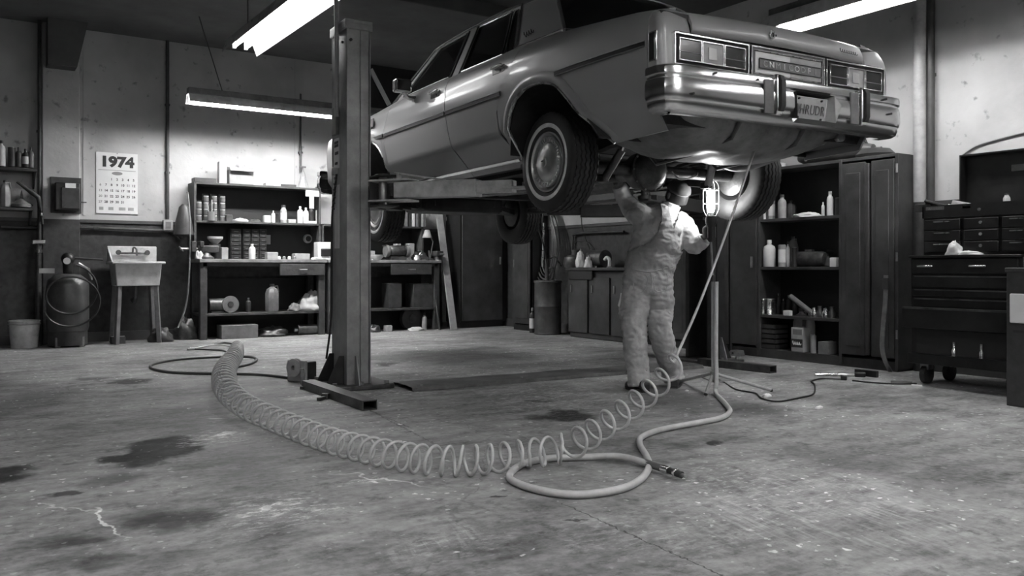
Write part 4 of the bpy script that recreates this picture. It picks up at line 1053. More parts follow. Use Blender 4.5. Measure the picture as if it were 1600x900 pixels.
limb(body, [(J(972, 300, 6.70), .036, .034), (hL0, .027, .024)])
hand(body, hL0, hL1, LAT*.9+FWD*.3, [UP*.8+FWD*.5, UP*.5+FWD*.9, FWD*1.0-UP*.2])
hR0, hR1 = J(1099, 371, 6.43), J(1108, 364, 6.41)
limb(body, [(J(1090, 379, 6.46), .036, .034), (hR0, .028, .025)])
hand(body, hR0, lampP+V((0, 0, .035))-LAT*.035+FWD*.028, UP*.95-LAT*.1, [LAT*.9+FWD*.3, LAT*.9-FWD*.6, -FWD*1.0], ln=.07)
# head under the cap: skull, jaw, nose, ears, brow, mouth
HC = J(1058, 303); HZ = .0
hd_f = (FWD*.80 - LAT*.35 + UP*.48).normalized(); hd_r = hd_f.cross(UP).normalized(); hd_u = hd_r.cross(hd_f).normalized()
HM = Matrix((( hd_r.x, hd_f.x, hd_u.x, HC.x), (hd_r.y, hd_f.y, hd_u.y, HC.y), (hd_r.z, hd_f.z, hd_u.z, HC.z), (0, 0, 0, 1)))
h = MB()
h.sphere((0, -.008, .025), .092, 12, (.84, 1.04, 1.0)); h.sphere((0, .022, -.045), .066, 12, (.88, 1.02, 1.05)); h.sphere((0, .062, -.088), .026, 8, (1.2, .9, .8))
h.add(*(lambda b: (b.v, b.f))(MB().tube([(0, .082, .015), (0, .108, -.022), (0, .100, -.034)], [.010, .015, .012], 8)))
h.sphere((.078, -.012, -.012), .03, 8, (.35, .75, 1.1)); h.sphere((-.078, -.012, -.012), .03, 8, (.35, .75, 1.1))
h.sphere((.034, .080, .012), .015, 8); h.sphere((-.034, .080, .012), .015, 8)
h.add(*(lambda b: (b.v, b.f))(MB().tube([(-.045, .084, .028), (0, .092, .030), (.045, .084, .028)], .010, 8)))
h.add(*(lambda b: (b.v, b.f))(MB().tube([(-.026, .086, -.058), (0, .092, -.056), (.026, .086, -.058)], .008, 8)))
h.tr(HM); body.add(h.v, h.f)
remesh(body, 'body', 'skin', man, vox=.006, it=3, org=org)
def hm(mb): return mb.tr(Matrix.Translation(-org) @ HM)
hm(MB().sphere((.031, .088, .010), .010, 8).sphere((-.031, .088, .010), .010, 8)).build('eyes', 'white', man)
# hair at nape and cap
hr = MB(); 
rows = []
for i in range(9):
    a = -2.2+4.4*i/8-pi/2; rows.append([((.084+.004*j/4)*cos(a), -.010+(.096-.004*j/4)*sin(a), .02-j*.018) for j in range(5)])
hm(hr.shell(rows, lambda p: V((p[0]*.90, p[1]*.90, p[2])))).build('hair', 'dark', man)
cp_ = MB(); rows = []
for j in range(9):
    t = j/8*pi/2*.98; r = cos(t); z = .032+.088*sin(t)
    rows.append([(.090*r*cos(a), -.008+.106*r*sin(a), z) for a in [2*pi*k/28 for k in range(29)]])
hm(cp_.shell(rows, lambda p: V((p[0]*.96, p[1]*.96, p[2]-.004)))).build('cap', 'cap', man, smooth=60)
rows = []
for i in range(11):
    a = pi/2-.95+1.9*i/10; rows.append([(.088*cos(a)*(1+.1*j), -.008+.104*sin(a)+j*.020*sin(a)**2, .036-.006*j) for j in range(4)])
hm(MB().shell(rows, (0, 0, .004))).build('cap_peak', 'cap', man)
hm(MB().sphere((0, -.008, .121), .008, 6)).build('cap_button', 'cap', man)
# shirt
sh = MB(); limb(sh, torso[1:]); limb(sh, armL); limb(sh, armR)
remesh(sh, 'shirt', 'shirt', man, vox=.009, it=4, disp=.014, fscale=(7, 7, 12), org=org)
limbc = MB(); limb(limbc, [(J(1043, 332), .088, .078), (J(1047, 324), .075, .072), (J(1049, 319), .078, .076)])
remesh(limbc, 'collar', 'shirt', man, vox=.007, it=2, org=org)
for nm, A_, B_, r_ in (('cuff', armL[-2][0], armL[-1][0], .053), ('cuff', armR[-2][0], armR[-1][0], .052)):
    MB().tube([A_.lerp(B_, .3)-org, A_.lerp(B_, 1.1)-org], [r_, r_-.004], 14).build(nm, 'shirt', man, bevel=.003)
# overalls
BIB = [(984, 396), (990, 389), (1016, 378), (1028, 362), (1033, 345), (1034, 330), (1030, 312), (1044, 312), (1048, 340), (1052, 356), (1058, 344), (1062, 328), (1072, 334), (1068, 352), (1063, 372), (1062, 392), (1070, 396)]
def topx(p):
    d = p.x*Fx+p.y*Fy; l = p.x*Rx+p.y*Ry; return 800+FOC*l/d, HY-FOC*(p.z-CH)/d
def inpoly(x, y, P):
    c = False
    for (a, b), (e, f) in zip(P, P[1:]+P[:1]):
        if (b > y) != (f > y) and x < (e-a)*(y-b)/(f-b)+a: c = not c
    return c
ov = MB(); limb(ov, [(p, a+.010, b+.012) for p, a, b in torso])
limb(ov, legL); limb(ov, legR)
def kp(c):
    x, y = topx(c)
    return y > 393 or (inpoly(x, y, BIB))
remesh(ov, 'overalls', 'denim', man, vox=.008, it=3, disp=.016, fscale=(7, 7, 11), keep=kp, thick=.004, org=org)
def stripon(name, pts, r, m='denim'): MB().tube([V(p)-org for p in pts], r, 6).build(name, m, man)
wv = bpy.data.objects['overalls']
wpts = [org+v.co for v in wv.data.vertices]
def onback(x, y):       # surface point of the overalls seen at a pixel
    best = None; bd = 1e9
    for p in wpts:
        u, v = topx(p); e = (u-x)**2+(v-y)**2
        if e < 6 and (best is None or dep(p) < dep(best)): best = p
    return best if best is not None else J(x, y, 6.40)
def dep(p): return p.x*Fx+p.y*Fy
def seam(pts, r=.0035, nm='seam'):
    P = [onback(x, y)-FWD*.004-org for x, y in pts]; MB().tube(smooth_path(P, 3), r, 5).build(nm, 'denim', man)
for P in ([(988, 428), (988, 452), (999, 457), (1009, 450), (1009, 430), (988, 428)], [(1022, 430), (1023, 450), (1032, 457), (1043, 449), (1043, 428), (1022, 430)]): seam(P, .0035, 'pocket_stitching')
seam([(985, 421), (1000, 423), (1020, 422), (1040, 420), (1053, 417)], .006, 'waist_seam'); seam([(1015, 424), (1017, 440), (1017, 458)], .004, 'seat_seam')
# boots
for nm, P, tw in (('boot', legL[-1][0], -.35), ('boot', legR[-1][0], .25)):
    base = V((P.x, P.y, 0)); dr = (FWD*cos(tw)+LAT*sin(tw)); sd = V((dr.y, -dr.x, 0)); b = MB()
    st = [(-.10, .038, .035), (-.085, .045, .05), (-.03, .046, .065), (.05, .046, .05), (.12, .052, .038), (.165, .042, .03), (.185, .015, .014)]
    vs = []; n = 14
    for y, a, hgt in st:
        for k in range(n):
            t = 2*pi*k/n; z = max(.004, hgt+hgt*.95*sin(t)); vs.append(base+dr*y+sd*cos(t)*a+UP*z)
    b.add(vs, [(i*n+k, i*n+(k+1) % n, (i+1)*n+(k+1) % n, (i+1)*n+k) for i in range(len(st)-1) for k in range(n)]+[tuple(range(n))[::-1], tuple((len(st)-1)*n+k for k in range(n))])
    b.tube([base-dr*.02+UP*.05, base-dr*.015+UP*.17], [.052, .055], 14)
    o = remesh(b, nm, 'boot', man, vox=.007, it=2, org=org)
    MB().prism([base-org+dr*y+sd*x+UP*.0 for y, x in ((-.105, -.03), (-.105, .03), (-.03, .045), (.12, .055), (.18, .03), (.18, -.03), (.12, -.055), (-.03, -.045))], (0, 0, .022)).build('sole', 'rubber', o)

# ================================================================== WORK LIGHT ON STAND
sb = J(1114, 600, lampd); sb.z = 0
st = thing('work_light', 'caged work light glowing on a slim tripod stand beside the mechanic', 'work light', sb)
def L(x, y, d=lampd): return J(x, y, d)-sb
z = lambda y: J(1110, y, lampd).z
MB().tube([(0, 0, .10), (0, 0, z(430))], .013, 12).build('lower_pole', 'light', st)
MB().tube([(0, 0, z(435)), L(1111, 378)], .008, 10).build('upper_pole', 'steel', st)
MB().cyl((0, 0, z(440)), (0, 0, z(430)), .018, n=12).build('collar', 'dark', st)
MB().cyl((0, 0, .10), (0, 0, .17), .022, n=12).build('hub', 'steel', st)
for e in ((1205, 612), (1066, 597), (1103, 618)):
    f = fl(*e)-sb; f.z = .012; lg = MB().tube([(0, 0, .155), f], .0125, 8).build('leg', 'light', st)
    MB().bar((0, 0, .09), V((f.x*.38, f.y*.38, .098)), .014, .010).build('strut', 'light', lg)
    MB().sphere(f+V((0, 0, -.002)), .014, 6).build('foot', 'rubber', lg)
hb = L(1111, 345)
hx_ = hb.x; hy_ = hb.y
MB().lathe([(0, z(378)), (.018, z(378)), (.030, z(374)), (.032, z(352)), (.040, z(350)), (.044, z(344)), (.040, z(338)), (0, z(338))], (hx_, hy_, 0), 20).build('handle', 'boot', st)
for k in range(6):
    a = 2*pi*k/6; MB().box((hx_+.033*cos(a), hy_+.033*sin(a), (z(372)+z(354))/2), (.006, .006, .08), rz=a).build('grip_rib', 'steel' if k % 2 else 'boot', st)
MB().lathe([(.0, z(335)), (.018, z(333)), (.026, z(328)), (.030, z(322)), (.030, z(306)), (.026, z(298)), (.0, z(296))], (hx_, hy_, 0), 20).build('bulb', 'bulb', st)
MB().lathe([(.0, z(338)), (.022, z(338)), (.022, z(332)), (.0, z(332))], (hx_, hy_, 0), 16).build('lamp_socket', 'steel', st)
for k in range(3):
    a = k*pi/3+.25; cs, sn = cos(a), sin(a)
    prof = [(-.030, 339), (-.055, 328), (-.058, 318), (-.057, 296), (-.045, 286), (-.0, 279.5), (.045, 286), (.057, 296), (.058, 318), (.055, 328), (.030, 339)]
    MB().tube(smooth_path([(hx_+r*cs, hy_+r*sn, z(y)) for r, y in prof], 4), .0035, 6).build('cage_wire', 'light', st)
for y, r in ((297, .058), (338, .032), (318, .059)):
    MB().tube([(hx_+r*cos(t), hy_+r*sin(t), z(y)) for t in [2*pi*k/28 for k in range(28)]], .003, 5, closed=True).build('cage_ring', 'light', st)
MB().tube([(hx_, hy_, z(280)), (hx_+.01, hy_, z(276)), (hx_+.0, hy_, z(273.5)), (hx_-.01, hy_, z(277))], .003, 5).build('hook', 'light', st)
MB().tube([(hx_-.058, hy_, z(297)), (hx_-.07, hy_, z(297))], .005, 6).build('cage_pin', 'light', st)

# ================================================================== HOSES
def coil_path(ctr, R_, turns, N=None):
    """helix of radius R_(t) round a smooth centre path"""
    C_ = smooth_path(ctr, 24); n = len(C_); cum = [0]
    for a, b in zip(C_, C_[1:]): cum.append(cum[-1]+(b-a).length)
    T = cum[-1]; out = []; steps = int(turns[-1][1]*22)
    for i in range(steps+1):
        k = i/steps; ph = k*turns[-1][1]
        # arc fraction from turns table (fraction, turn)
        s = interp([(b, a) for a, b in turns], ph)*T
        j = 0; lo, hi = 0, n-1
        while lo < hi-1:
            m_ = (lo+hi)//2
            if cum[m_] <= s: lo = m_
            else: hi = m_
        f = (s-cum[lo])/max(1e-9, cum[hi]-cum[lo]); p = C_[lo].lerp(C_[hi], f)
        d = (C_[min(lo+3, n-1)]-C_[max(lo-3, 0)]).normalized()
        x = d.cross(UP).normalized(); y = x.cross(d); r = R_(s/T)
        a = 2*pi*ph; out.append(p+x*cos(a)*r+y*sin(a)*r)
    return out
cpx = [(371, 550), (367, 568), (355, 588), (350, 606), (356, 630), (380, 652), (430, 676), (500, 704), (560, 722), (630, 738), (700, 745), (760, 742), (820, 733)]
rr_ = [.060, .078, .084, .088, .082, .072, .066, .062, .062, .064, .064, .064, .064]
ctr = [fl(x, y)+V((0, 0, r_+.008)) for (x, y), r_ in zip(cpx, rr_)]
for x, y, d in ((880, 700, 3.95), (930, 674, 4.1), (985, 636, 4.3), (1030, 598, 4.5), (1062, 560, 4.68)): ctr.append(atd(x, y, d))
tc = [0, 7, 13, 18, 23, 27, 31.5, 37, 41, 44.8, 48.2, 51, 53.6, 56.2, 58.4, 60.8, 63, 64.6]
rr_ += [.064, .063, .062, .060, .052]
C0 = smooth_path(ctr, 24); cl_ = [0]
for a_, b_ in zip(C0, C0[1:]): cl_.append(cl_[-1]+(b_-a_).length)
fr = [cl_[i*24]/cl_[-1] for i in range(len(ctr))]
turns = list(zip(fr, tc))
def RR(t): return interp(list(zip(fr, rr_)), t)
hp_ = coil_path(ctr, RR, turns)
top = CM @ V((.45, .13, 1.79)); topd = (top.x*Fx+top.y*Fy)
top = atd(1190, 203, topd)
last = hp_[-1]
strt = [last.lerp(top, k) for k in (.02, .25, .5, .75, 1)]
for i, k in enumerate((0, .03, .035, .02, 0)): strt[i] = strt[i]-V((0, 0, k*1.6))
allp = hp_+smooth_path([last]+strt, 8)[4:]
# tail on the floor at the far end
tail = [fl(x, y)+V((0, 0, .012)) for x, y in ((303, 546), (330, 541), (350, 541), (368, 545))]
allp = smooth_path(tail+[hp_[0]], 6)[:-1]+allp
o = allp[0].copy()
hs = thing('coiled_air_hose', 'long coiled air hose sprawling over the floor and rising to the car\'s underside', 'hose', o)
MB().tube([p-o for p in allp], .0076, 9).build('hose', 'hose', hs, smooth=80)
MB().tube([V((-.05, -.0, .005)), V((0, 0, 0))], .016, 10).build('coupling', 'steel', hs)
# end clip on the bumper underside
MB().box(top-o+V((0, 0, .01)), (.03, .03, .05)).build('hook', 'steel', hs, bevel=.004)
# dark loop hose behind the coil
hp2 = [(492, 598), (450, 592), (400, 587), (330, 586), (270, 584), (238, 578), (240, 571), (275, 564), (330, 560), (385, 559), (401, 563), (392, 570), (372, 575), (360, 578)]
P = [fl(x, y)+V((0, 0, .013)) for x, y in hp2]; P = smooth_path(P, 6); o = P[0].copy()
dh = thing('rubber_hose', 'dark rubber hose looping on the floor from the lift post behind the coiled hose', 'hose', o)
MB().tube([p-o for p in P], .0125, 8).build('hose', 'hosedark', dh)
a = fl(330, 541); P2 = [fl(x, y)+V((0, 0, .012)) for x, y in ((336, 540), (352, 537), (372, 541), (378, 548), (362, 553), (345, 549), (304, 547))]
o2 = P2[0].copy(); P2 = smooth_path(P2, 5); lh = thing('rubber_hose', 'short dark hose end lying behind the start of the coiled hose', 'hose', o2)
MB().tube([p-o2 for p in P2], .010, 8).build('hose', 'hosedark', lh)
MB().tube([P2[-1]-o2, P2[-1]-o2+V((-.08, -.02, 0))], .014, 8).build('fitting', 'steel', lh)
# thick smooth hose from the stand
pts = [sb+V((.005, -.028, .84)), sb+V((.0, -.03, .5)), sb+V((.0, -.03, .3)), sb+V((.0, -.035, .10))] + [fl(x, y)+V((0, 0, .018)) for x, y in ((1119, 618), (1136, 638), (1140, 648), (1125, 658), (1080, 667), (1030, 677), (1003, 688), (1000, 700), (1010, 718), (1014, 735), (1000, 756), (965, 772), (900, 780), (840, 772), (800, 757), (799, 744), (820, 730), (860, 722), (915, 720))] + [fl(x, y)+V((0, 0, .03)) for x, y in ((965, 723), (1005, 732), (1035, 742))]
P = smooth_path(pts, 8); o = fl(1000, 700)
th = thing('air_line', 'thick smooth hose running down the lamp stand and looping on the floor in front', 'hose', o)
MB().tube([p-o for p in P], .0165, 12).build('hose', 'hose', th, smooth=80)
e = P[-1]; d = (P[-1]-P[-3]).normalized(); 
def se(a, b, r, m, nm): MB().tube([e+d*a-o, e+d*b-o], r, 12).build(nm, m, th, bevel=.002)
se(-.16, .0, .0175, 'hosedark', 'sleeve'); se(0, .05, .019, 'chrome', 'ferrule'); se(.05, .09, .015, 'dark', 'neck'); se(.09, .105, .020, 'chrome', 'nut'); se(.105, .14, .016, 'dark', 'coupler'); se(.14, .165, .009, 'steel', 'nipple')
# power cord
P = smooth_path([sb+V((.0, .02, .12))]+[fl(x, y)+V((0, 0, .008)) for x, y in ((1128, 597), (1150, 610), (1180, 616), (1190, 624), (1215, 629), (1250, 623), (1271, 617), (1273, 603), (1268, 597), (1285, 593), (1315, 594))], 6); o = P[1].copy()
pc = thing('power_cord', 'thin black power cord wandering from the lamp stand to the right', 'cord', (o.x, o.y, 0)); o = V((o.x, o.y, 0))
MB().tube([p-o for p in P], .0065, 6).build('cord', 'black', pc)
MB().box(P[-1]-o+V((.03, 0, .012)), (.07, .05, .04), rz=.6).build('plug', 'black', pc, bevel=.006)
P = smooth_path([fl(x, y)+V((0, 0, .008)) for x, y in ((1332, 596), (1360, 599), (1395, 601), (1432, 601))], 5); o = P[0].copy()
tag(MB().tube([p-o for p in P], .007, 6).build('power_cord', 'black', loc=o), 'black cord lying in front of the right-hand cabinet and tool chest', 'cord')
# ================================================================== SHELF GOODS (small makers)
def dep(p): return p.x*Fx+p.y*Fy
def bottle(nm, label, cat, p, w, h, m='white', capm='dark', rz=0, group=None, neck=.35, band=None):
    t = thing(nm, label, cat, p, rz, group); r = w/2
    MB().lathe([(0, 0), (r*.94, 0), (r, h*.03), (r, h*.66), (r*.85, h*.76), (r*neck, h*.83), (r*neck, h*.90), (0, h*.90)], n=16).build('body', m, t)
    MB().lathe([(0, h*.88), (r*neck*1.15, h*.88), (r*neck*1.1, h), (0, h)], n=12).build('cap', capm, t)
    if band: MB().lathe([(r*1.02, h*.18), (r*1.02, h*.58)], n=16, cap=False).build('paper_label', band, t)
    return t
def can(nm, label, cat, p, w, h, m='light', lid='steel', group=None, band=None):
    t = thing(nm, label, cat, p, 0, group); r = w/2
    MB().lathe([(0, 0), (r, 0), (r*1.02, h*.02), (r*.98, h*.05), (r*.98, h*.95), (r*1.02, h*.97), (r, h), (0, h*.985)], n=18).build('body', m, t)
    MB().lathe([(0, h*.985), (r*.8, h*.985), (r*.8, h*1.02), (0, h*1.02)], n=14).build('lid', lid, t)
    if band: MB().lathe([(r*1.0, h*.2), (r*1.0, h*.8)], n=18, cap=False).build('paper_label', band, t)
    return t
def carton(nm, label, cat, p, w, d, h, m='card', rz=0, group=None, printm=None, openf=False, face='Y'):
    t = thing(nm, label, cat, p, rz, group)
    MB().box((0, 0, h/2), (w, d, h)).build('body', m, t, bevel=min(.006, w*.05))
    if openf:
        MB().box((0, -d/2-.03, h*1.03), (w*.98, .09, .004), rx=.6).build('flap', m, t)
        MB().box((0, d/2+.02, h*1.1), (w*.98, .08, .004), rx=-.9).build('flap', m, t)
    else: MB().box((0, 0, h+.0015), (w*.98, .03, .003)).build('tape', 'light', t)
    if printm:
        if face == 'Y': MB().box((0, -d/2-.002, h*.5), (w*.7, .003, h*.4)).build('printed_panel', printm, t)
        else: MB().box((-w/2-.002, 0, h*.5), (.003, d*.7, h*.4)).build('printed_panel', printm, t)
    return t
def jug(nm, label, cat, p, w, h, m='mid', group=None):
    t = thing(nm, label, cat, p, 0, group)
    MB().lathe([(0, 0), (w*.5, 0), (w*.52, h*.05), (w*.52, h*.68), (w*.40, h*.84), (w*.14, h*.92), (w*.14, h*.96), (0, h*.96)], n=8).build('body', m, t, bevel=.004)
    MB().lathe([(0, h*.95), (w*.17, h*.95), (w*.17, h*1.03), (0, h*1.03)], (0, 0, 0), 12).build('cap', 'dark', t)
    MB().tube([(w*.12, 0, h*.93), (w*.42, -.0, h*.95), (w*.50, 0, h*.72)], .010, 6).build('handle', m, t)
    return t
def lump(nm, label, cat, p, w, d, h, m='white', seed=1, group=None, rz=0):
    mb = MB(); n = 12; rows = []
    for i in range(n+1):
        th = pi*i/n/2; r_ = []
        for k in range(2*n+1):
            a = 2*pi*(k % (2*n))/(2*n); q = 1+.35*mnoise.noise(V((cos(a)*1.7*sin(th+.3)+seed*3.1, sin(a)*1.7+seed, th*2.2)))
            r_.append((w/2*sin(th)*cos(a)*q, d/2*sin(th)*sin(a)*q, max(.001, h*cos(th)*q)))
        rows.append(r_)
    mb.shell(rows, lambda p_: V((p_[0]*.97, p_[1]*.97, max(0, p_[2]-.003))))
    o = mb.build(nm, m, None, loc=p, smooth=70, rz=rz); return tag(o, label, cat, group)
def ring_(nm, label, cat, p, r, m='steel', axis='y', th=.03, group=None):
    t = thing(nm, label, cat, p, 0, group)
    MB().lathe([(r*.35, -th/2), (r, -th/2), (r*1.03, 0), (r, th/2), (r*.35, th/2)], (0, 0, r), 28, axis, cap=False).build('disc', m, t)
    MB().lathe([(0, -th*.7), (r*.35, -th*.7), (r*.37, 0), (r*.35, th*.7), (0, th*.7)], (0, 0, r), 20, axis).build('hub', 'dark', t)
    return t
def sh(x, Y, z, dy=0):            # point on a shelf in plane Y under image column x
    p = atY(x, 400, Y); return V((p.x, p.y, z))
def sz(px, p): return px*dep(p)/FOC

# ================================================================== LEFT CORNER: wall shelves
for i, (y, lab) in enumerate(((258, 'upper wooden wall shelf left of the pilaster'), (322, 'lower wooden wall shelf left of the pilaster'))):
    a = atY(-60, y, YB-.27); b = atY(58 - i*6, y, YB-.27); z = a.z
    t = thing('wall_shelf', lab, 'shelf', ((a.x+b.x)/2, YB-.14, z)); w = b.x-a.x
    MB().box((0, 0, -.014), (w, .27, .028)).build('board', 'wood', t, bevel=.004)
    for s in (-.42, .46):
        MB().prism([(w*s, .13, -.028), (w*s, -.10, -.028), (w*s, .13, -.22)], (.02, 0, 0)).build('bracket', 'dark', t)
z1 = atY(0, 258, YB-.27).z; z2 = atY(0, 322, YB-.27).z
Y_ = YB-.16
def it(x, z, w, h, fn, nm, lab, cat, Y=None, **k):
    p = sh(x, Y or Y_, z); return fn(nm, lab, cat, p, sz(w, p), sz(h, p), **k)
it(2, z1, 12, 40, bottle, 'oil_bottle', 'white round bottle at the left end of the upper wall shelf', 'bottle', neck=.4)
it(18, z1, 11, 30, can, 'oil_can', 'dark can beside the white bottle on the upper wall shelf', 'can', m='dark')
it(29, z1, 9, 31, bottle, 'spray_can', 'slim dark spray can with a trigger on the upper wall shelf', 'can', m='dark', neck=.3)
it(40, z1, 10, 29, bottle, 'spray_can', 'small can with a white label on the upper wall shelf', 'can', m='dark', band='white')
it(48, z1, 9, 32, bottle, 'oil_can', 'dark can with a pump top at the right end of the upper wall shelf', 'can', m='mid', neck=.25)
p = sh(8, Y_, z2); jug('tin_canister', 'tall grey rectangular tin on the lower wall shelf', 'canister', p, sz(15, p), sz(40, p), 'light')
p = sh(34, Y_, z2); t = thing('oil_can', 'squat cone-shaped oil can with thin spout on the lower wall shelf', 'can', p)
w = sz(28, p); MB().lathe([(0, 0), (w/2, 0), (w/2, .03), (w*.30, w*.35), (.02, w*.5), (.006, w*.95), (0, w*.95)], n=20).build('body', 'mid', t); MB().bar((w*.1, 0, w*.4), (w*.55, 0, w*.12), .02, .01).build('handle', 'dark', t)
p = sh(50, Y_-.06, z2+.02); t = thing('grease_gun', 'dark lever tool hanging off the right end of the lower wall shelf', 'tool', p)
MB().tube([(-.16, 0, .28), (.0, 0, .16), (.07, 0, .10), (.10, 0, -.06), (.11, 0, -.22)], [.012, .03, .03, .018, .014], 10).build('barrel', 'dark', t); MB().cyl((.10, 0, -.08), (.10, 0, -.12), .022, n=10).build('nozzle', 'chrome', t)
# breaker panel on the pilaster
a = atY(79, 276, YB-.13); b = atY(127, 334, YB-.13)
t = thing('wall_dispenser', 'dark wall-mounted box with a pale label on the pilaster beside the calendar', 'box', ((a.x+b.x)/2, YB-.125, b.z)); w = b.x-a.x; h = a.z-b.z
MB().box((.0, -.008, h/2), (w, .016, h)).build('back_board', 'dark', t, bevel=.002)
MB().box((.0, -.10, h*.44), (w*.80, .17, h*.76)).build('body', 'black', t, bevel=.012)
MB().box((.03, -.19, h*.40), (w*.60, .02, h*.58)).build('door', 'dark', t, bevel=.006)
MB().box((.03, -.196, h*.74), (w*.34, .008, h*.13)).build('label_plate', 'paper', t)
MB().cyl((w*.42, -.16, h*.3), (w*.62, -.16, h*.3), .008, n=6).build('lever', 'dark', t)
# calendar
a = atY(150, 237, YB); b = atY(215, 336, YB); cw = b.x-a.x; chh = a.z-b.z; cc = V(((a.x+b.x)/2, YB-.006, (a.z+b.z)/2))
cal = thing('calendar', 'white wall calendar headed 1974 hanging on the back wall', 'calendar', cc)
MB().box((0, 0, 0), (cw, .008, chh)).build('page', 'paper', cal)
MB().box((0, -.002, -chh*.5+.006), (cw, .010, .008)).build('backing', 'mid', cal)
text('year', '1974', cw*.36, 'ink', cal, (0, -.0055, chh*.345), FRONT_Y, .0006, 1.13, bold=.010)
MB().box((0, -.005, chh*.215), (cw*.9, .002, .006)).build('rule', 'greyink', cal)
MB().lathe([(0, -.001), (cw*.13, -.001), (cw*.13, .001), (0, .001)], (0, 0, 0), 24, 'y').tr(Matrix.Translation((0, -.005, chh*.165)) @ Matrix.Diagonal((1, 1, .35, 1))).build('emblem', 'greyink', cal)
g = [['1' if 0 else '', '', '1', '2', '3', '4', '5'], ['6', '7', '8', '9', '10', '11', '12'], ['13', '14', '15', '16', '17', '18', '19'], ['20', '21', '22', '23', '24', '25', '26'], ['27', '28', '29', '30', '31', '', '']]
for r_, row in enumerate(g):
    for c_, s_ in enumerate(row):
        if s_: text('date', s_, cw*.085, 'greyink' if c_ == 0 else 'ink', cal, (-cw*.40+c_*cw*.133, -.005, chh*(.065-r_*.092)), FRONT_Y, .0004, bold=.0012)
for x, w_ in ((-.38, .1), (-.15, .12), (.12, .16), (.33, .14)):
    MB().box((cw*x, -.005, -chh*.41), (cw*w_, .002, chh*.05)).build('small_print', 'light', cal)
MB().cyl((0, -.012, chh*.49), (0, .0, chh*.49), .008, n=8).build('pin', 'steel', cal)
# sink
a = fl(180, 533); sx0 = atY(176, 410, 11.3).x; sx1 = atY(256, 410, 11.3).x; zr = atY(215, 409, 11.28).z; w = sx1-sx0
t = thing('utility_sink', 'white enamel utility sink on four tapered legs against the back wall', 'sink', ((sx0+sx1)/2, 11.5, 0))
MB().box((0, 0, zr-.012), (w*1.04, .52, .03)).build('rim', 'enamel', t, bevel=.01)
m = MB(); T = (-w*.46, -.22, w*.46, .24); B = (-w*.42, -.19, w*.42, .21); zb = zr-.30
def rect(q, z): return [(q[0], q[1], z), (q[2], q[1], z), (q[2], q[3], z), (q[0], q[3], z)]
m.add(rect(T, zr-.02)+rect(B, zb)+rect([c*.9 for c in T], zr-.0)+rect([c*.88 for c in B], zb+.02), [(0, 1, 5, 4), (1, 2, 6, 5), (2, 3, 7, 6), (3, 0, 4, 7), (4, 5, 6, 7), (8, 9, 13, 12), (9, 10, 14, 13), (10, 11, 15, 14), (11, 8, 12, 15), (12, 13, 14, 15)])
m.build('basin', 'enamel', t, bevel=.012)
MB().box((0, .245, zr+.10), (w*1.0, .03, .20)).build('splashback', 'enamel', t, bevel=.012)
MB().prism([(-w*.5, .23, zr), (-w*.5, -.12, zr), (-w*.5, .23, zr+.18)], (.02, 0, 0)).build('side_splash', 'enamel', t, bevel=.005)
fc = MB().cyl((-.17, .20, zr+.11), (.17, .20, zr+.11), .014, n=10).build('faucet', 'darksteel', t)
for s in (-1, 1): MB().lathe([(0, -.02), (.03, -.02), (.034, 0), (.03, .02), (0, .02)], (s*.17, .18, zr+.12), 12, 'y').build('tap', 'darksteel', fc)
MB().tube(smooth_path([(0, .20, zr+.11), (.0, .15, zr+.18), (.02, .06, zr+.16), (.02, .03, zr+.08)], 4), .012, 8).build('spout', 'darksteel', fc)
for x in (-1, 1):
    for y in (-.15, .18):
        MB().bar((x*w*.36, y, zb+.01), (x*w*.42, y*1.1, 0), .05, .05).build('leg', 'mid', t, bevel=.004)
MB().tube([(0, .0, zb), (0, 0, zb-.15), (.0, .12, zb-.22), (0, .25, zb-.18)], .022, 10).build('drain_pipe', 'darksteel', t)
# air compressor tank
p = fl(106, 534); p.y = 11.45; p = V((atY(106, 500, 11.4).x, 11.4, 0)); R_ = sz(30, p); hh = sz(118, p)
t = thing('air_tank', 'upright dark cylindrical air tank with gauges and a coiled hose at far left', 'tank', p)
MB().lathe([(0, .12), (R_*.55, .13), (R_*.95, .19), (R_, .24), (R_, hh*.80), (R_*.93, hh*.88), (R_*.6, hh*.95), (0, hh*.97)], n=32).build('tank', 'tank', t)
MB().lathe([(R_*.93, .02), (R_*.93, .20)], n=24, cap=False).build('skirt', 'dark', t)
for a in (.8, 2.4, 4.0, 5.5): MB().box((R_*.8*cos(a), R_*.8*sin(a), .06), (.06, .06, .12)).build('foot', 'mid', t, bevel=.004)
MB().cyl((0, 0, hh*.95), (0, 0, hh*1.12), .05, .06, n=16).build('motor', 'black', t); MB().sphere((0, 0, hh*1.16), .075, 8).build('pump_head', 'black', t)
MB().cyl((-.02, -.08, hh*1.13), (-.02, -.10, hh*1.13), .04, n=14).build('gauge', 'lens_clear', t)
MB().box((-.22, 0, hh*1.0), (.16, .03, .06)).build('name_plate', 'light', t)
P = [(R_*1.02*cos(a)*1.1+.02, -R_*.9-.05, hh*.80+R_*1.1*sin(a)) for a in [pi*.45-2*pi*k/36*1.0 for k in range(0, 62)]]
P = [(x*(1+.0025*i), y-.001*i, z-.004*i) for i, (x, y, z) in enumerate(P)]
MB().tube(P, .011, 8).build('hose', 'black', t)
MB().tube([(.1, -.1, hh*1.1), (.22, -.05, hh*1.02), (.26, 0, hh*.88)], .016, 8).build('outlet_valve', 'chrome_dull', t)
MB().cyl((.06, 0, hh*1.17), (.38, 0, hh*1.15), .012, n=8).build('pipe', 'dark', t)
q = V((atY(60, 380, 11.7).x, 11.7, 0)); t = thing('grease_pump', 'slim dark upright pump with shiny clamps left of the air tank', 'pump', q)
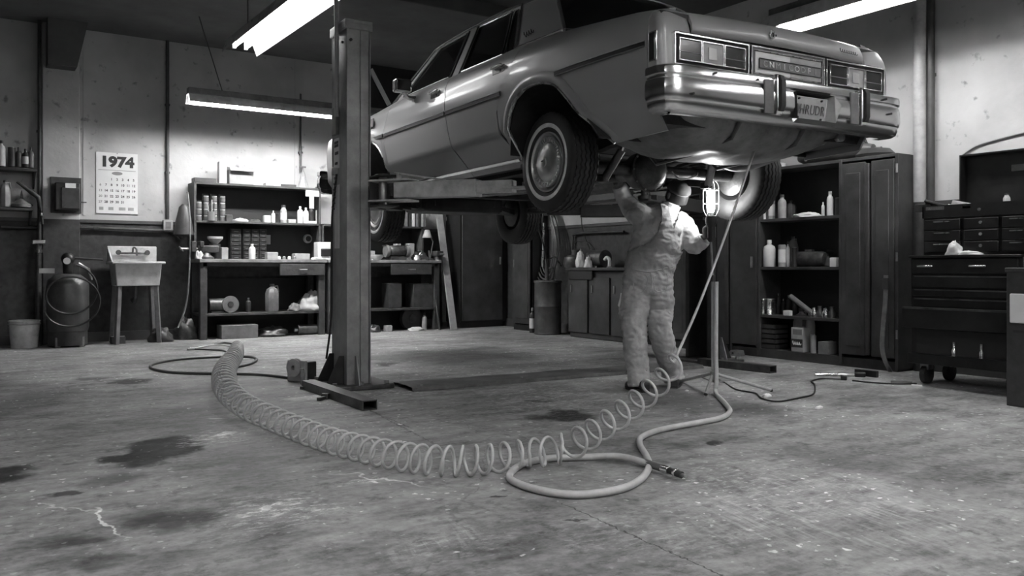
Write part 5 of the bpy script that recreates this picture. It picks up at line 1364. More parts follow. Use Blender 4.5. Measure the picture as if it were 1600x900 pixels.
MB().cyl((0, 0, 0), (0, 0, 1.28), .035, n=12).build('tube', 'darksteel', t); MB().box((0, -.03, 1.25), (.14, .06, .05)).build('head', 'chrome_dull', t, bevel=.01); MB().cyl((0, 0, 1.12), (0, 0, 1.16), .05, n=12).build('clamp', 'chrome', t)
# buckets, boxes on the floor left
p = fl(38, 543); t = thing('paint_bucket', 'dented pale bucket with cracked paint on the floor at far left', 'bucket', p); w = sz(44, p); h = sz(42, p)
MB().lathe([(0, 0), (w*.42, 0), (w*.5, h), (w*.52, h*1.0), (w*.48, h*1.02), (w*.46, h*.97), (.0, h*.93)], n=20).build('pail', 'enamel', t)
MB().lathe([(w*.50, h*.86), (w*.525, h*.88), (w*.51, h*.91)], n=20, cap=False).build('band', 'light', t)
MB().tube([(w*.5*cos(a), -w*.08+.02*sin(a), h*.9-h*.3*sin(a)) for a in [pi*k/10 for k in range(11)]], .004, 5).build('handle', 'steel', t)
p = fl(212, 528); carton('wooden_box', 'small dark box on the floor under the sink', 'box', p, .24, .2, .22, 'dark')
p = fl(252, 534); lump('rag_pile', 'small dark bundle beside the sink legs', 'rags', p, .28, .22, .17, 'dark', 3)
p = fl(184, 537); carton('wooden_block', 'flat dark block by the left front sink leg', 'block', p, .16, .12, .09, 'wood')
p = fl(292, 530); lump('tangled_cables', 'shiny tangled wire bundle on the floor beside the workbench', 'cable bundle', p, .32, .26, .26, 'darksteel', 8)
p = sh(290, 11.5, 1.4); t = thing('hanging_coat', 'dark cloth with a hose hanging at the left end of the shelf unit', 'cloth', (p.x, 11.6, 1.35))
MB().lathe([(.02, .42), (.06, .38), (.10, .2), (.13, .02), (.10, -.0), (.0, .02)], n=9, cap=False).build('cloth', 'dark', t)
q = [atY(x, y, 11.45)-V((p.x, 11.6, 1.35)) for x, y in ((293, 300), (296, 330), (297, 380), (295, 440), (290, 480), (278, 512))]
MB().tube(smooth_path(q, 5), .011, 8).build('hose', 'mid', t)

# ================================================================== WORKBENCH AND SHELVES
YF = 11.35; YS = 11.58
zt_b = atY(400, 405, YF).z
def bench(label, x0, x1, dr0, dr1):
    t = thing('workbench', label, 'workbench', ((x0+x1)/2, (YF+YB)/2, 0)); w = x1-x0; D = YB-YF-.04
    MB().box((0, 0, zt_b-.022), (w, D+.04, .045)).build('worktop', 'woodtop', t, bevel=.005)
    for sx in (-1, 1):
        for sy in (-1, 1): MB().box((sx*(w/2-.06), sy*(D/2-.06), (zt_b-.045)/2), (.09, .09, zt_b-.045)).build('leg', 'wood', t, bevel=.005)
    MB().box((0, -D/2+.03, zt_b-.07), (w-.1, .03, .05)).build('apron', 'wood', t)
    zs = atY(400, 488, YF).z
    MB().box((0, 0, zs-.02), (w-.04, D-.04, .035)).build('lower_shelf', 'wood', t, bevel=.004)
    MB().box((0, D/2-.02, zs/2+.2), (w-.1, .015, zs+.5)).build('back_panel', 'cabinetin', t)
    a, b = atY(dr0, 420, YF).x-(x0+x1)/2, atY(dr1, 420, YF).x-(x0+x1)/2; h = .16
    d = MB().box(((a+b)/2, -D/2-.0, zt_b-.06-h/2), (b-a, .03, h)).build('drawer', 'wood', t, bevel=.006)
    MB().tube([((a+b)/2-.06, -D/2-.015, zt_b-.06-h/2), ((a+b)/2-.05, -D/2-.04, zt_b-.06-h/2), ((a+b)/2+.05, -D/2-.04, zt_b-.06-h/2), ((a+b)/2+.06, -D/2-.015, zt_b-.06-h/2)], .006, 6).build('handle', 'steel', d)
    return zs
bx0 = atY(312, 450, YF).x; bxm = atY(511, 450, YF).x; bx1 = atY(690, 450, YF).x
zs = bench('long dark wooden workbench left of the lift post, worktop cluttered', bx0, bxm, 438, 508)
bench('dark wooden workbench right of the lift post with a bench grinder on it', bxm+.02, bx1, 612, 675)
zA1 = atY(310, 284, YS).z; zA2 = atY(410, 347, YS).z
def shelfunit(label, x0, x1, top, end_left=True):
    t = thing('shelf_unit', label, 'shelf unit', ((x0+x1)/2, (YS+YB)/2, 0)); w = x1-x0; D = YB-YS-.02
    MB().box((0, 0, zA2-.014), (w, D, .028)).build('shelf', 'wood', t, bevel=.003)
    if top:
        MB().box((0, 0, zA1-.014), (w, D, .028)).build('shelf', 'wood', t, bevel=.003)
    MB().box((0, D/2-.005, (zt_b+(zA1 if top else zA2))/2), (w, .012, (zA1 if top else zA2)-zt_b)).build('back_panel', 'cabinetin', t)
    for s in (-1, 1): MB().box((s*(w/2-.012), 0, (zt_b+(zA1 if top else zA2))/2), (.028, D, (zA1 if top else zA2)-zt_b-.002)).build('side_panel', 'wood', t)
    return t
sx0 = atY(299, 300, YS).x
shelfunit('dark two-tier shelf unit standing on the left workbench', sx0+.04, bxm, True)
shelfunit('single dark shelf with binders standing on the right workbench', bxm+.02, atY(662, 350, YS).x, False)
YI = 11.70; YBn = 11.50
def bt(x, z, w, h, nm, lab, Y=YI, **k): p = sh(x, Y, z+.0005); return bottle(nm, lab, 'bottle', p, sz(w, p), sz(h, p), **k)
def cn(x, z, w, h, nm, lab, Y=YI, **k): p = sh(x, Y, z+.0005); return can(nm, lab, 'can', p, sz(w, p), sz(h, p), **k)
def bx(x, z, w, h, nm, lab, Y=YI, d=.16, cat='box', **k): p = sh(x, Y, z+.0005); return carton(nm, lab, cat, p, sz(w, p), d, sz(h, p), **k)
# top of the unit
bx(319, zA1, 34, 7, 'metal_tray', 'low dark tray at the left end on top of the shelf unit', m='dark', cat='tray')
bx(347, zA1, 12, 34, 'carton', 'tall narrow pale carton standing on top of the shelf unit', m='light', d=.10)
bx(375, zA1, 38, 22, 'cardboard_box', 'open cardboard box on top of the shelf unit', m='card', openf=True)
for i, (x, w, h, m_, lab) in enumerate(((425, 24, 5, 'light', 'pale folded papers on top of the shelf unit'), (448, 26, 4, 'dark', 'dark flat tool on top of the shelf unit right of the papers'), (505, 20, 4, 'mid', 'flat grey packet on top of the shelf unit next to the post'))):
    bx(x, zA1, w, h, 'paper_stack' if i != 1 else 'flat_tool', lab, m=m_, d=.14, cat='papers' if i != 1 else 'tool')
p = sh(473, YI, zA1); t = thing('wire_stand', 'thin wire tripod holder with a pale cone on top of the shelf unit', 'stand', p)
for a in (0, 2.1, 4.2): MB().tube([(.0, 0, .30), (.09*cos(a), .09*sin(a), 0)], .004, 5).build('leg', 'steel', t)
MB().lathe([(0, 0), (.04, 0), (.012, .16), (0, .16)], n=12).build('cone', 'white', t); MB().box((0, 0, .30), (.09, .02, .02)).build('crossbar', 'dark', t)
# second tier: jar racks, bottles
for i, (x, n_) in enumerate(((311, 3), (322, 4), (335, 4), (348, 4))):
    p = sh(x, YI+.02, zA2+.0005); w = sz(9, p); t = thing('jar_rack', ['leftmost', 'second', 'third', 'rightmost'][i]+' column of small stacked glass jars on the shelf unit', 'jar rack', p, 0, 'racks of small-parts jars')
    MB().box((0, w*.62, w*1.15*n_/2), (w*1.05, .008, w*1.15*n_+.02)).build('back_strip', 'dark', t)
    for k in range(n_):
        j = MB().lathe([(0, 0), (w*.45, 0), (w*.47, w*.1), (w*.47, w*.7), (w*.36, w*.82), (0, w*.82)], (0, 0, k*w*1.12), 12).build('jar', 'jar', t)
        MB().lathe([(0, w*.80), (w*.42, w*.80), (w*.42, w*1.0), (0, w*1.0)], (0, 0, k*w*1.12), 12).build('lid', 'light', j)
p = sh(330, YI-.1, zA2); t = thing('screwdriver_jar', 'glass jar holding upright tools in front of the jar racks', 'jar', p)
MB().lathe([(0, 0), (.05, 0), (.05, .12), (.04, .12)], n=14).build('jar', 'jar', t)
for i in range(4): MB().cyl((-.02+.015*i, .01*(i % 2), .02), (-.05+.03*i, .0, .24+.02*(i % 3)), .006, n=6).build('tool', 'dark' if i % 2 else 'light', t)
bx(357, zA2, 10, 10, 'small_box', 'little dark box right of the jar racks', m='dark', d=.1)
lump('rag', 'crumpled pale rag lying on the second tier of the shelf unit', 'rag', sh(376, YI, zA2), .22, .14, .05, 'light', 5)
lump('glove', 'dark glove lying on the second tier of the shelf unit', 'glove', sh(397, YI, zA2), .20, .12, .04, 'dark', 6)
bx(417, zA2, 10, 11, 'small_box', 'small white box left of the bottles on the second tier', m='white', d=.08)
bt(427, zA2, 6, 19, 'glue_bottle', 'small pointed white bottle beside the small white box', neck=.3, capm='white')
cn(433, zA2, 7, 14, 'jar', 'small black jar between the white bottles', m='black')
bt(443, zA2, 10, 28, 'spray_bottle', 'tall bottle with a pale label and dark cap on the second tier', m='light', band='white', neck=.6)
bx(455, zA2, 12, 6, 'tape_box', 'low grey box between the tall bottles', m='light', d=.1)
bt(469, zA2, 9, 27, 'squeeze_bottle', 'white squeeze bottle, left one of the pair by the lift post', capm='white', neck=.35)
bt(478, zA2, 9, 25, 'squeeze_bottle', 'white squeeze bottle, right one of the pair by the lift post', capm='white', neck=.35, Y=YI-.05)
bt(486, zA2, 8, 28, 'oil_bottle', 'dark bottle behind the pale tray near the lift post', m='dark')
bt(496, zA2, 6, 28, 'glue_bottle', 'slim white cone-topped bottle nearest the lift post', neck=.2, capm='white')
p = sh(487, YS-.02, zA2); bx(487, zA2, 14, 4, 'small_tray', 'little pale tray at the shelf edge in front of the bottles', Y=YS+.06, m='white', d=.06, cat='tray')
a = sh(488, YS-.012, zA1-.03); t = thing('paper_note', 'pale paper note and cloth strip hanging from the shelf edge beside the post', 'note', (a.x, YS-.012, zA1-.03))
MB().box((0, 0, -.05), (sz(22, a), .003, .09)).build('sheet', 'light', t); MB().box((-.01, .0, -.18), (.07, .004, .17)).build('strip', 'light', t)
# on the worktop
zt_ = zt_b+.0005
for i, (x, w) in enumerate(((366, 17), (383, 12), (396, 12), (408, 12))):
    p = sh(x, YI+.08, zt_); W_ = sz(w, p); H_ = sz(47, p); t = thing('drawer_cabinet', ['widest', 'second', 'third', 'rightmost'][i]+' small dark drawer cabinet at the back of the left workbench', 'drawer cabinet', p, 0, 'small-parts drawer cabinets')
    MB().box((0, 0, H_/2), (W_*.97, .16, H_)).build('case', 'dark', t, bevel=.003)
    for k in range(7):
        d = MB().box((0, -.085, H_*(k+.5)/7), (W_*.86, .02, H_/8.6)).build('drawer', 'black', t, bevel=.002)
        MB().box((0, -.098, H_*(k+.42)/7), (W_*.4, .008, .008)).build('pull', 'mid', d)
bt(394, zt_, 10, 24, 'oil_bottle', 'white bottle standing alone on the left workbench', Y=YBn, capm='white', neck=.4)
bx(424, zt_, 17, 11, 'carton', 'small pale carton on the left workbench', Y=YBn+.1, m='light', d=.12)
p = sh(420, YI+.1, zt_+.28); 
tag(MB().box((0, 0, 0), (.10, .02, .13)).build('paper_note', 'light', loc=(p.x, YB-.06, p.z)), 'pale card pinned to the back board above the worktop', 'note')
p = sh(481, YB-.08, atY(481, 373, YB-.08).z); t = thing('wall_gauge', 'round pale gauge fixed on the back board behind the worktop', 'gauge', p)
MB().lathe([(0, -.02), (.055, -.02), (.065, 0), (.065, .02), (0, .02)], n=20, axis='y').build('dial', 'light', t); MB().lathe([(0, -.024), (.04, -.024), (.04, -.018), (0, -.018)], n=16, axis='y').build('glass', 'lens_red', t)
for k in range(3): MB().sphere((.10+.035*k, -.01, 0), .012, 6).build('knob', 'white', t)
bx(470, zt_, 24, 9, 'tool_case', 'low pale metal case on the left workbench near the post', Y=YBn+.05, m='light', d=.14, cat='case')
for i, x in enumerate((436, 444, 452, 460)):
    p = sh(x, YBn-.04+.03*(i % 2), zt_); tag(MB().lathe([(0, 0), (.022, 0), (.024, .03), (.015, .045), (0, .045)], n=10).build('fitting', 'white' if i % 2 == 0 else 'steel', loc=p), ['first', 'second', 'third', 'fourth'][i]+' of the little fittings in a row on the left workbench', 'fitting', 'little fittings on the worktop')
t = bx(506, zt_, 26, 27, 'parts_box', 'white open-fronted box with black parts beside the lift post', Y=YBn+.05, m='white', d=.16); MB().box((0, -.085, .10), (.15, .02, .11)).build('dark_part', 'black', t, bevel=.01)
lump('rag', 'white rag lying at the edge of the left workbench by the post', 'rag', sh(495, YF+.06, zt_), .16, .10, .035, 'white', 12)
# bench vise at left with funnel
p = sh(322, YF+.14, zt_); t = thing('bench_vise', 'dark bench vise bolted to the left end of the workbench', 'vise', p)
MB().lathe([(0, 0), (.10, 0), (.10, .02), (.06, .05), (.05, .09), (0, .09)], n=16).build('base', 'darksteel', t)
MB().box((.02, 0, .13), (.26, .11, .09)).box((-.07, 0, .19), (.05, .17, .08)).build('fixed_jaw', 'darksteel', t, bevel=.008)
MB().box((-.17, 0, .16), (.06, .17, .14)).build('moving_jaw', 'darksteel', t, bevel=.008)
MB().cyl((-.32, 0, .13), (.0, 0, .13), .018, n=10).build('screw', 'steel', t); MB().cyl((-.31, -.11, .10), (-.31, .11, .16), .009, n=8).build('handle', 'steel', t)
p = sh(336, YBn+.1, zt_); t = thing('funnel', 'pale funnel set in a dark can behind the vise', 'funnel', p)
MB().lathe([(0, 0), (.07, 0), (.07, .20), (.0, .20)], n=16).build('can', 'dark', t); MB().lathe([(.10, .30), (.10, .27), (.025, .19), (.02, .14)], n=20, cap=False).build('cone', 'light', t)
bx(350, zt_, 10, 18, 'carton', 'small pale carton right of the vise', Y=YBn, m='light', d=.1)
lump('rag', 'bright crumpled rag on the vise end of the workbench', 'rag', sh(312, YF+.10, zt_+.0), .10, .08, .12, 'white', 14)
# under the left bench
ring_('pulley', 'grey round pulley lying on the shelf under the left workbench', 'pulley', sh(360, YF+.12, zs), sz(13, sh(360, YF, 0)), 'mid')
jug('canister', 'grey plastic canister on the shelf under the left workbench', 'canister', sh(425, YF+.14, zs), sz(21, sh(425, YF, 0)), sz(42, sh(425, YF, 0)), 'mid')
lump('rag_pile', 'large pale heap of rags on the shelf under the left workbench', 'rags', sh(485, YF+.18, zs), .38, .3, .24, 'light', 21)
lump('rag', 'small spotted rag left of the big rag heap under the bench', 'rag', sh(460, YF+.12, zs), .18, .2, .10, 'mid', 22)
p = sh(338, YF+.2, zs); t = thing('electric_motor', 'small dark motor at the left end under the workbench', 'motor', p); MB().cyl((-.1, 0, .1), (.1, 0, .1), .09, n=18).build('housing', 'darksteel', t); MB().box((0, 0, .01), (.16, .16, .02)).build('foot', 'dark', t); MB().cyl((.1, 0, .1), (.17, 0, .1), .015, n=8).build('shaft', 'steel', t)
bt(388, zs, 8, 22, 'spray_can', 'dark spray can between pulley and canister under the bench', Y=YF+.16, m='dark', capm='steel')
bx(371, .0, 56, 21, 'cardboard_box', 'long grey cardboard box on the floor under the left workbench', Y=YF+.14, m='mid', d=.25)
lump('scrap_metal', 'dark heap of scrap on the floor under the left workbench', 'scrap', sh(425, YF+.2, 0), .5, .3, .12, 'darksteel', 31)
p = sh(480, YF+.15, 0); t = thing('starter_motor', 'dark cylindrical part with shiny ends on the floor under the bench', 'motor', p); MB().cyl((-.14, 0, .075), (.14, 0, .075), .07, n=16).build('housing', 'darksteel', t); MB().cyl((-.19, 0, .075), (-.14, 0, .075), .03, n=10).build('nose', 'chrome_dull', t); MB().cyl((.14, 0, .075), (.16, 0, .075), .05, n=12).build('end_cap', 'steel', t)
# right bench: grinder, bowl, binders
p = sh(620, YBn, zt_); t = thing('bench_grinder', 'dark bench grinder with two wheels on the right workbench', 'grinder', p)
MB().box((0, 0, .025), (.26, .16, .05)).build('base', 'darksteel', t, bevel=.008); MB().lathe([(0, -.12), (.07, -.12), (.085, -.10), (.085, .10), (.07, .12), (0, .12)], (0, 0, .13), 20, 'x').build('motor', 'darksteel', t)
for s in (-1, 1):
    MB().lathe([(0, -.025), (.09, -.025), (.095, 0), (.09, .025), (0, .025)], (s*.165, 0, .13), 22, 'x').build('wheel', 'mid', t); MB().box((s*.165, .03, .21), (.06, .13, .02)).build('guard', 'dark', t)
MB().box((0, -.01, .225), (.10, .06, .03)).build('switch_box', 'light', t, bevel=.004)
p = sh(589, YBn-.05, zt_); t = thing('bowl', 'white shallow bowl beside the post on the right workbench', 'bowl', p); MB().lathe([(.0, .0), (.05, 0), (.10, .05), (.105, .075), (.095, .07), (.05, .02), (0, .015)], n=20, cap=False).build('bowl', 'white', t); MB().lathe([(0, 0), (.055, 0), (.055, .008), (0, .008)], n=16).build('foot', 'light', t)
bx(582, zt_, 6, 14, 'small_box', 'small upright pale packet behind the white bowl', Y=YBn+.15, m='light', d=.06)
bx(640, zt_, 12, 26, 'carton', 'upright pale carton behind the bench grinder', Y=YI+.05, m='light', d=.1)
bxs = [(622, 8, 32, 'dark'), (630, 5, 33, 'mid'), (636, 4, 31, 'dark'), (641, 5, 34, 'white'), (647, 4, 30, 'mid'), (651, 4, 33, 'dark'), (655, 4, 31, 'light'), (659, 3, 33, 'mid')]
for i, (x, w, h, m_) in enumerate(bxs):
    p = sh(x, YI, zA2+.0005); W_ = sz(w, p); H_ = sz(h, p)
    t = thing('binder', ['broad dark binder at the left end', 'second grey binder from the left', 'thin dark binder left of the white one', 'bright white binder', 'grey binder right of the white one', 'thin black binder', 'pale thin binder', 'last grey binder at the right end'][i]+' of the row on the single shelf', 'binder', p, 0, 'binders on the shelf')
    rr = .12 if i < 2 else 0
    MB().box((0, 0, H_/2), (W_*.9, .22, H_)).build('cover', m_, t, bevel=.003); MB().box((0, .01, H_/2+.002), (W_*.6, .21, H_*.985)).build('pages', 'paper', t)
p = sh(668, YBn, zt_+.18)
p = sh(672, YBn, zt_); t = thing('desk_lamp', 'dark jointed bench lamp with pale shade at the right bench end', 'lamp', p)
MB().lathe([(0, 0), (.07, 0), (.07, .02), (.02, .03), (0, .03)], n=16).build('base', 'dark', t); MB().tube([(0, 0, .02), (.05, 0, .28), (-.04, -.02, .42)], .009, 6).build('arm', 'steel', t); MB().lathe([(.03, .07), (.04, .06), (.075, -.05)], (-.06, -.02, .39), 16, cap=False).build('shade', 'light', t)
lump('machine_parts', 'shiny heap of small machine parts at the right bench end', 'parts', sh(655, YF+.12, zt_), .26, .2, .13, 'chrome_dull', 41)
p = sh(684, YF+.10, zt_); t = thing('bench_vise', 'small dark vise at the right end of the right workbench', 'vise', p)
MB().lathe([(0, 0), (.06, 0), (.05, .06), (0, .06)], n=14).build('base', 'darksteel', t); MB().box((0, 0, .10), (.12, .16, .08)).build('jaw', 'darksteel', t, bevel=.01); MB().cyl((-.0, -.2, .09), (0, -.05, .09), .013, n=8).build('screw', 'steel', t)
bx(612, zs, 22, 38, 'carton', 'dark carton on the shelf under the right workbench', Y=YF+.2, m='dark', d=.25)
bx(655, zs, 34, 36, 'crate', 'slatted dark crate on the shelf under the right workbench', Y=YF+.2, m='wood', d=.28, cat='crate')
ring_('tyre', 'small dark tyre leaning under the right workbench', 'tyre', sh(642, YF+.2, 0), .17, 'rubber', 'y', .1)
bx(606, 0, 11, 9, 'small_box', 'small pale box on the floor under the right workbench', Y=YF+.1, m='light', d=.1)
lump('crumpled_sheet', 'white crumpled sheet on the floor under the right workbench', 'paper', sh(650, YF+.02, 0), .26, .12, .05, 'white', 43)
bt(663, 0, 8, 26, 'oil_bottle', 'small bottle standing on the floor by the right bench leg', Y=YF+.1, m='light')
lump('scrap_metal', 'dark round scrap on the floor at the left under the right bench', 'scrap', sh(584, YF+.1, 0), .2, .2, .10, 'darksteel', 44)
# hanging block behind (rope/pulley tube from bench end), pegboard strip, plank, snips
a = atY(694, 420, 11.8).x; b = atY(721, 420, 11.8).x
t = thing('pegboard', 'narrow grey board against the back wall left of the tall locker', 'board', ((a+b)/2, 11.88, 0)); MB().box((0, 0, 1.15), (b-a, .03, 2.3)).build('board', 'mid', t, bevel=.003); MB().box((0, -.02, 2.28), (b-a, .02, .04)).build('batten', 'wood', t); MB().box((0, -.02, .04), (b-a, .02, .06)).build('batten', 'wood', t)
a = atY(708, 342, 11.84); t = thing('horseshoe_clamp', 'white horseshoe-shaped clamp hanging on the grey board', 'clamp', (a.x, 11.85, a.z))
MB().tube([(.09*cos(q), 0, .12*sin(q)-.0) for q in [pi*.35+2*pi*.80*k/16 for k in range(17)]], [.012+.02*sin(pi*k/16) for k in range(17)], 8).build('jaw', 'white', t); MB().cyl((-.0, -.01, .1), (0, .02, .14), .008, n=6).build('nail', 'steel', t)
a = atY(707, 385, 11.84); t = thing('tin_snips', 'pale pointed shears hanging below the horseshoe clamp', 'shears', (a.x, 11.85, a.z))
MB().prism([(-.05, 0, .16), (.05, 0, .17), (.02, 0, 0), (-.0, 0, -.16)], (0, -.012, 0)).build('blade', 'white', t); MB().box((-.02, -.01, .20), (.10, .02, .09)).build('grip', 'dark', t, bevel=.006)
a = fl(709, 515); b = atY(684, 318, 11.75)
tag(MB().bar(V((0, 0, .0)), V(b)-V(a)+V((0, 0, 0)), .11, .03, up=(0, 1, 0)).build('plank', 'light', loc=a, bevel=.003), 'long pale wooden plank leaning against the back wall by the bench', 'plank')
a = fl(692, 516); t = thing('floor_jack_handle', 'dark slim rod with a shiny end leaning beside the right bench end', 'rod', (a.x, a.y+.1, 0)); MB().cyl((0, 0, .0), (-.02, .3, 1.2), .018, n=10).build('rod', 'dark', t); MB().cyl((-.013, .2, .8), (-.0135, .205, .85), .024, n=10).build('collar', 'chrome', t)
# tall locker in the corner
x0, x1 = 6.62, XR-.02; yf = 11.38; H_ = 2.05; t = thing('locker', 'tall dark single-door steel locker in the corner against the back wall', 'locker', ((x0+x1)/2, (yf+YB)/2, 0)); w = x1-x0; D = YB-yf-.03
MB().box((0, .01, H_/2+.04), (w, D-.02, H_-.08)).build('body', 'cabinetin', t)
MB().box((0, .03, .04), (w-.04, D-.08, .08)).build('plinth', 'black', t)
gx = (x1-x0)*.0
for a, b, s in ((-w/2+.02, w/2-.10, 1),):
    d = MB().box(((a+b)/2, -D/2-.005, H_/2+.04), (b-a, .025, H_-.14)).build('door', 'cabinet', t, bevel=.005)
    MB().box(((b-.05) if s > 0 else (a+.05), -D/2-.03, 1.05), (.02, .03, .12)).build('handle', 'steel', d, bevel=.004)
# ================================================================== RIGHT WALL
def shx(x, X, z): p = atX(x, 400, X); return V((X, p.y, z))
# grease drum with pump
p = fl(856, 522); R_ = sz(21, p); h = sz(84, p); t = thing('grease_drum', 'dark steel drum with a hand pump on the floor near the corner', 'drum', p)
MB().lathe([(0, 0), (R_, 0), (R_*1.03, .015), (R_, .03), (R_, h*.5), (R_*1.03, h*.52), (R_, h*.54), (R_, h*.95), (R_*1.06, h*.97), (R_*1.04, h), (0, h)], n=28).build('drum', 'tank', t)
pm = MB().cyl((-.02, 0, h), (-.02, 0, h+.30), .028, n=12).build('pump', 'darksteel', t); MB().tube([(-.02, 0, h+.28), (.1, -.03, h+.34), (.22, -.03, h+.20)], .010, 8).build('handle', 'chrome_dull', pm)
MB().tube(smooth_path([(.0, 0, h+.16), (.10, 0, h+.18), (.12, 0, h+.04), (.12, -.0, h-.0)], 4), .016, 8).build('spout', 'chrome', pm)
MB().tube(smooth_path([(.0, -.02, h+.1), (-.15, -.1, h+.5), (-.22, -.05, h+.8), (-.1, 0, h+1.0), (.12, 0, h+.9), (.2, 0, h+.5), (.1, 0, h+.1)], 5), .010, 8).build('hose', 'black', pm)
p = fl(832, 520); bottle('oil_bottle', 'dark bottle with a white label on the floor left of the drum', 'bottle', p, .09, .36, 'dark', 'light', band='white')
p = fl(863, 524)
# hanging hoses
a = atX(858, 380, XR-.08); t = thing('hanging_hoses', 'bundle of dark hoses hanging in loops on the right wall above the drum', 'hose', a)
MB().box((0, 0, .45), (.06, .30, .08)).build('hook_board', 'dark', t, bevel=.004)
for k in range(5):
    w_ = .16+.05*k; MB().tube(smooth_path([(-.04-.02*k, -w_*.5, .44), (-.05-.02*k, -w_, .0), (-.05-.02*k, -w_*.7, -.35-.04*k), (-.05-.02*k, w_*.3, -.42-.04*k), (-.05-.02*k, w_, -.05), (-.04-.02*k, w_*.6, .44)], 5), .014, 8).build('hose', 'black' if k % 2 else 'hosedark', t)
MB().tube([(-.08, .02, .30), (-.09, .04, -.35)], .018, 8).build('valve_rod', 'chrome_dull', t)
# parts bench
XW = 6.98; ya, yb_ = atX(985, 450, XW).y, atX(882, 450, XW).y; zb2 = atX(930, 418, XW).z
t = thing('parts_bench', 'dark low parts bench against the right wall behind the mechanic', 'bench', ((XW+XR)/2, (ya+yb_)/2, 0)); D = XR-XW-.03; w = yb_-ya
MB().box((0, 0, zb2-.02), (D, w, .04)).build('worktop', 'dark', t, bevel=.006)
MB().box((.02, 0, (zb2-.04)/2), (D-.08, w-.06, zb2-.05)).build('body', 'cabinet', t, bevel=.006)
for k in range(3):
    d = MB().box((-D/2+.045, -w/2+w*(k+.5)/3, zb2*.47), (.02, w/3-.04, zb2*.78)).build('door', 'cabinet', t, bevel=.005); MB().box((-D/2+.03, -w/2+w*(k+.8)/3, zb2*.7), (.02, .02, .10)).build('handle', 'steel', d)
MB().box((-D/2+.03, w/2-.3, zb2-.10), (.03, .5, .12)).build('drawer', 'cabinetin', t, bevel=.004)
p = shx(900, XW+.2, zb2); t = thing('engine_part', 'dark round engine part with cables on the parts bench', 'engine part', p)
MB().lathe([(0, 0), (.16, 0), (.18, .06), (.16, .14), (.10, .17), (0, .17)], n=22).build('housing', 'darksteel', t); MB().lathe([(.05, .17), (.06, .17), (.06, .24), (.0, .24)], n=14).build('neck', 'dark', t)
MB().tube(smooth_path([(0, .1, .2), (0, .0, .35), (0, -.3, .32), (0, -.5, .12)], 5), .008, 6).build('cable', 'black', t)
p = shx(934, XW+.2, zb2); t = thing('electric_motor', 'dark motor lying on the parts bench left of the mechanic', 'motor', p)
MB().cyl((0, -.16, .12), (0, .14, .12), .11, n=20).build('housing', 'darksteel', t); MB().box((0, 0, .012), (.2, .2, .024)).build('foot', 'dark', t); MB().cyl((0, .14, .12), (0, .18, .12), .02, n=8).build('shaft', 'steel', t)
lump('rag', 'pointed white rag on the left of the parts bench', 'rag', shx(907, XW+.06, zb2), .12, .14, .20, 'white', 51)
lump('rag', 'second white rag beside the motor on the parts bench', 'rag', shx(919, XW+.06, zb2), .10, .12, .13, 'white', 52)
p = shx(952, XW+.10, zb2); t = thing('pipe_elbow', 'small bright pipe elbow standing on the parts bench', 'pipe elbow', p); MB().tube(smooth_path([(0, 0, 0), (0, 0, .10), (0, .05, .13), (0, .09, .10)], 4), .022, 10).build('elbow', 'white', t); MB().cyl((0, 0, 0), (0, 0, .015), .035, n=12).build('flange', 'steel', t)
a = fl(957, 530); b = atX(974, 462, XW-.03); tag(MB().bar(V((0, 0, 0)), V(b)-V(a), .10, .02, up=(1, 0, 0)).build('plank', 'light', loc=a, bevel=.002), 'short pale board leaning on the parts bench beside the mechanic\'s legs', 'plank')
a = atX(893, 350, XR-.05); q = [atX(x, y, XR-.05) for x, y in ((909, 320), (909, 350), (914, 370), (922, 390))]; o = q[0].copy()
tag(MB().tube([p-o for p in smooth_path(q, 5)], .008, 6).build('cable', 'black', loc=o), 'dark cable hanging down the bright wall strip above the parts bench', 'cable')
# dark horizontal duct over the bright strip
a, b = atX(890, 309, XR-.12), atX(978, 306, XR-.12); t = thing('wall_duct', 'dark horizontal duct on the right wall under the car', 'duct', (XR-.10, (a.y+b.y)/2, a.z-.04)); w = abs(a.y-b.y)+.3
MB().box((0, 0, 0), (.18, w, .13)).build('duct', 'dark', t, bevel=.02); MB().box((0, w*.2, 0), (.20, .05, .15)).build('joint', 'mid', t, bevel=.004)
# tall lockers and shelving cabinet
XC = 7.12; ZC = atX(1320, 248, XC).z
def cab_box(label, xa, xb, hz, doors, nm='locker', cat='locker', X=XC, mt='cabinet'):
    y1, y0 = atX(xa, 450, X).y, atX(xb, 450, X).y; D = XR-X-.03
    t = thing(nm, label, cat, ((X+XR)/2, (y0+y1)/2, 0)); w = y1-y0
    MB().box((.02, 0, hz/2), (D-.04, w-.004, hz)).build('body', 'cabinetin', t); MB().box((.0, 0, hz-.012), (D, w, .025)).build('top', mt, t, bevel=.003)
    n = doors
    for k in range(n):
        d = MB().box((-D/2, -w/2+w*(k+.5)/n, hz/2+.03), (.025, w/n-.02, hz-.14)).build('door', mt, t, bevel=.006)
        MB().box((-D/2-.014, -w/2+w*(k+.5)/n, hz/2+.03), (.008, w/n-.12, hz-.30)).build('pressed_panel', mt, d, bevel=.004)
        MB().box((-D/2-.03, -w/2+w*(k+(.85 if k % 2 == 0 else .15))/n, hz*.5), (.02, .02, .12)).build('handle', 'steel', d, bevel=.004)
    MB().box((.0, 0, .04), (D-.02, w-.02, .08)).build('plinth', 'black', t)
    return t
cab_box('narrow dark steel locker on the right wall just left of the grease drum', 800, 828, 2.0, 1, X=7.16)
cab_box('dark steel lockers on the right wall, hidden mostly behind the mechanic', 988, 1072, 1.9, 3)
cab_box('tall dark locker between the mechanic and the open shelving cabinet', 1074, 1138, ZC, 3)
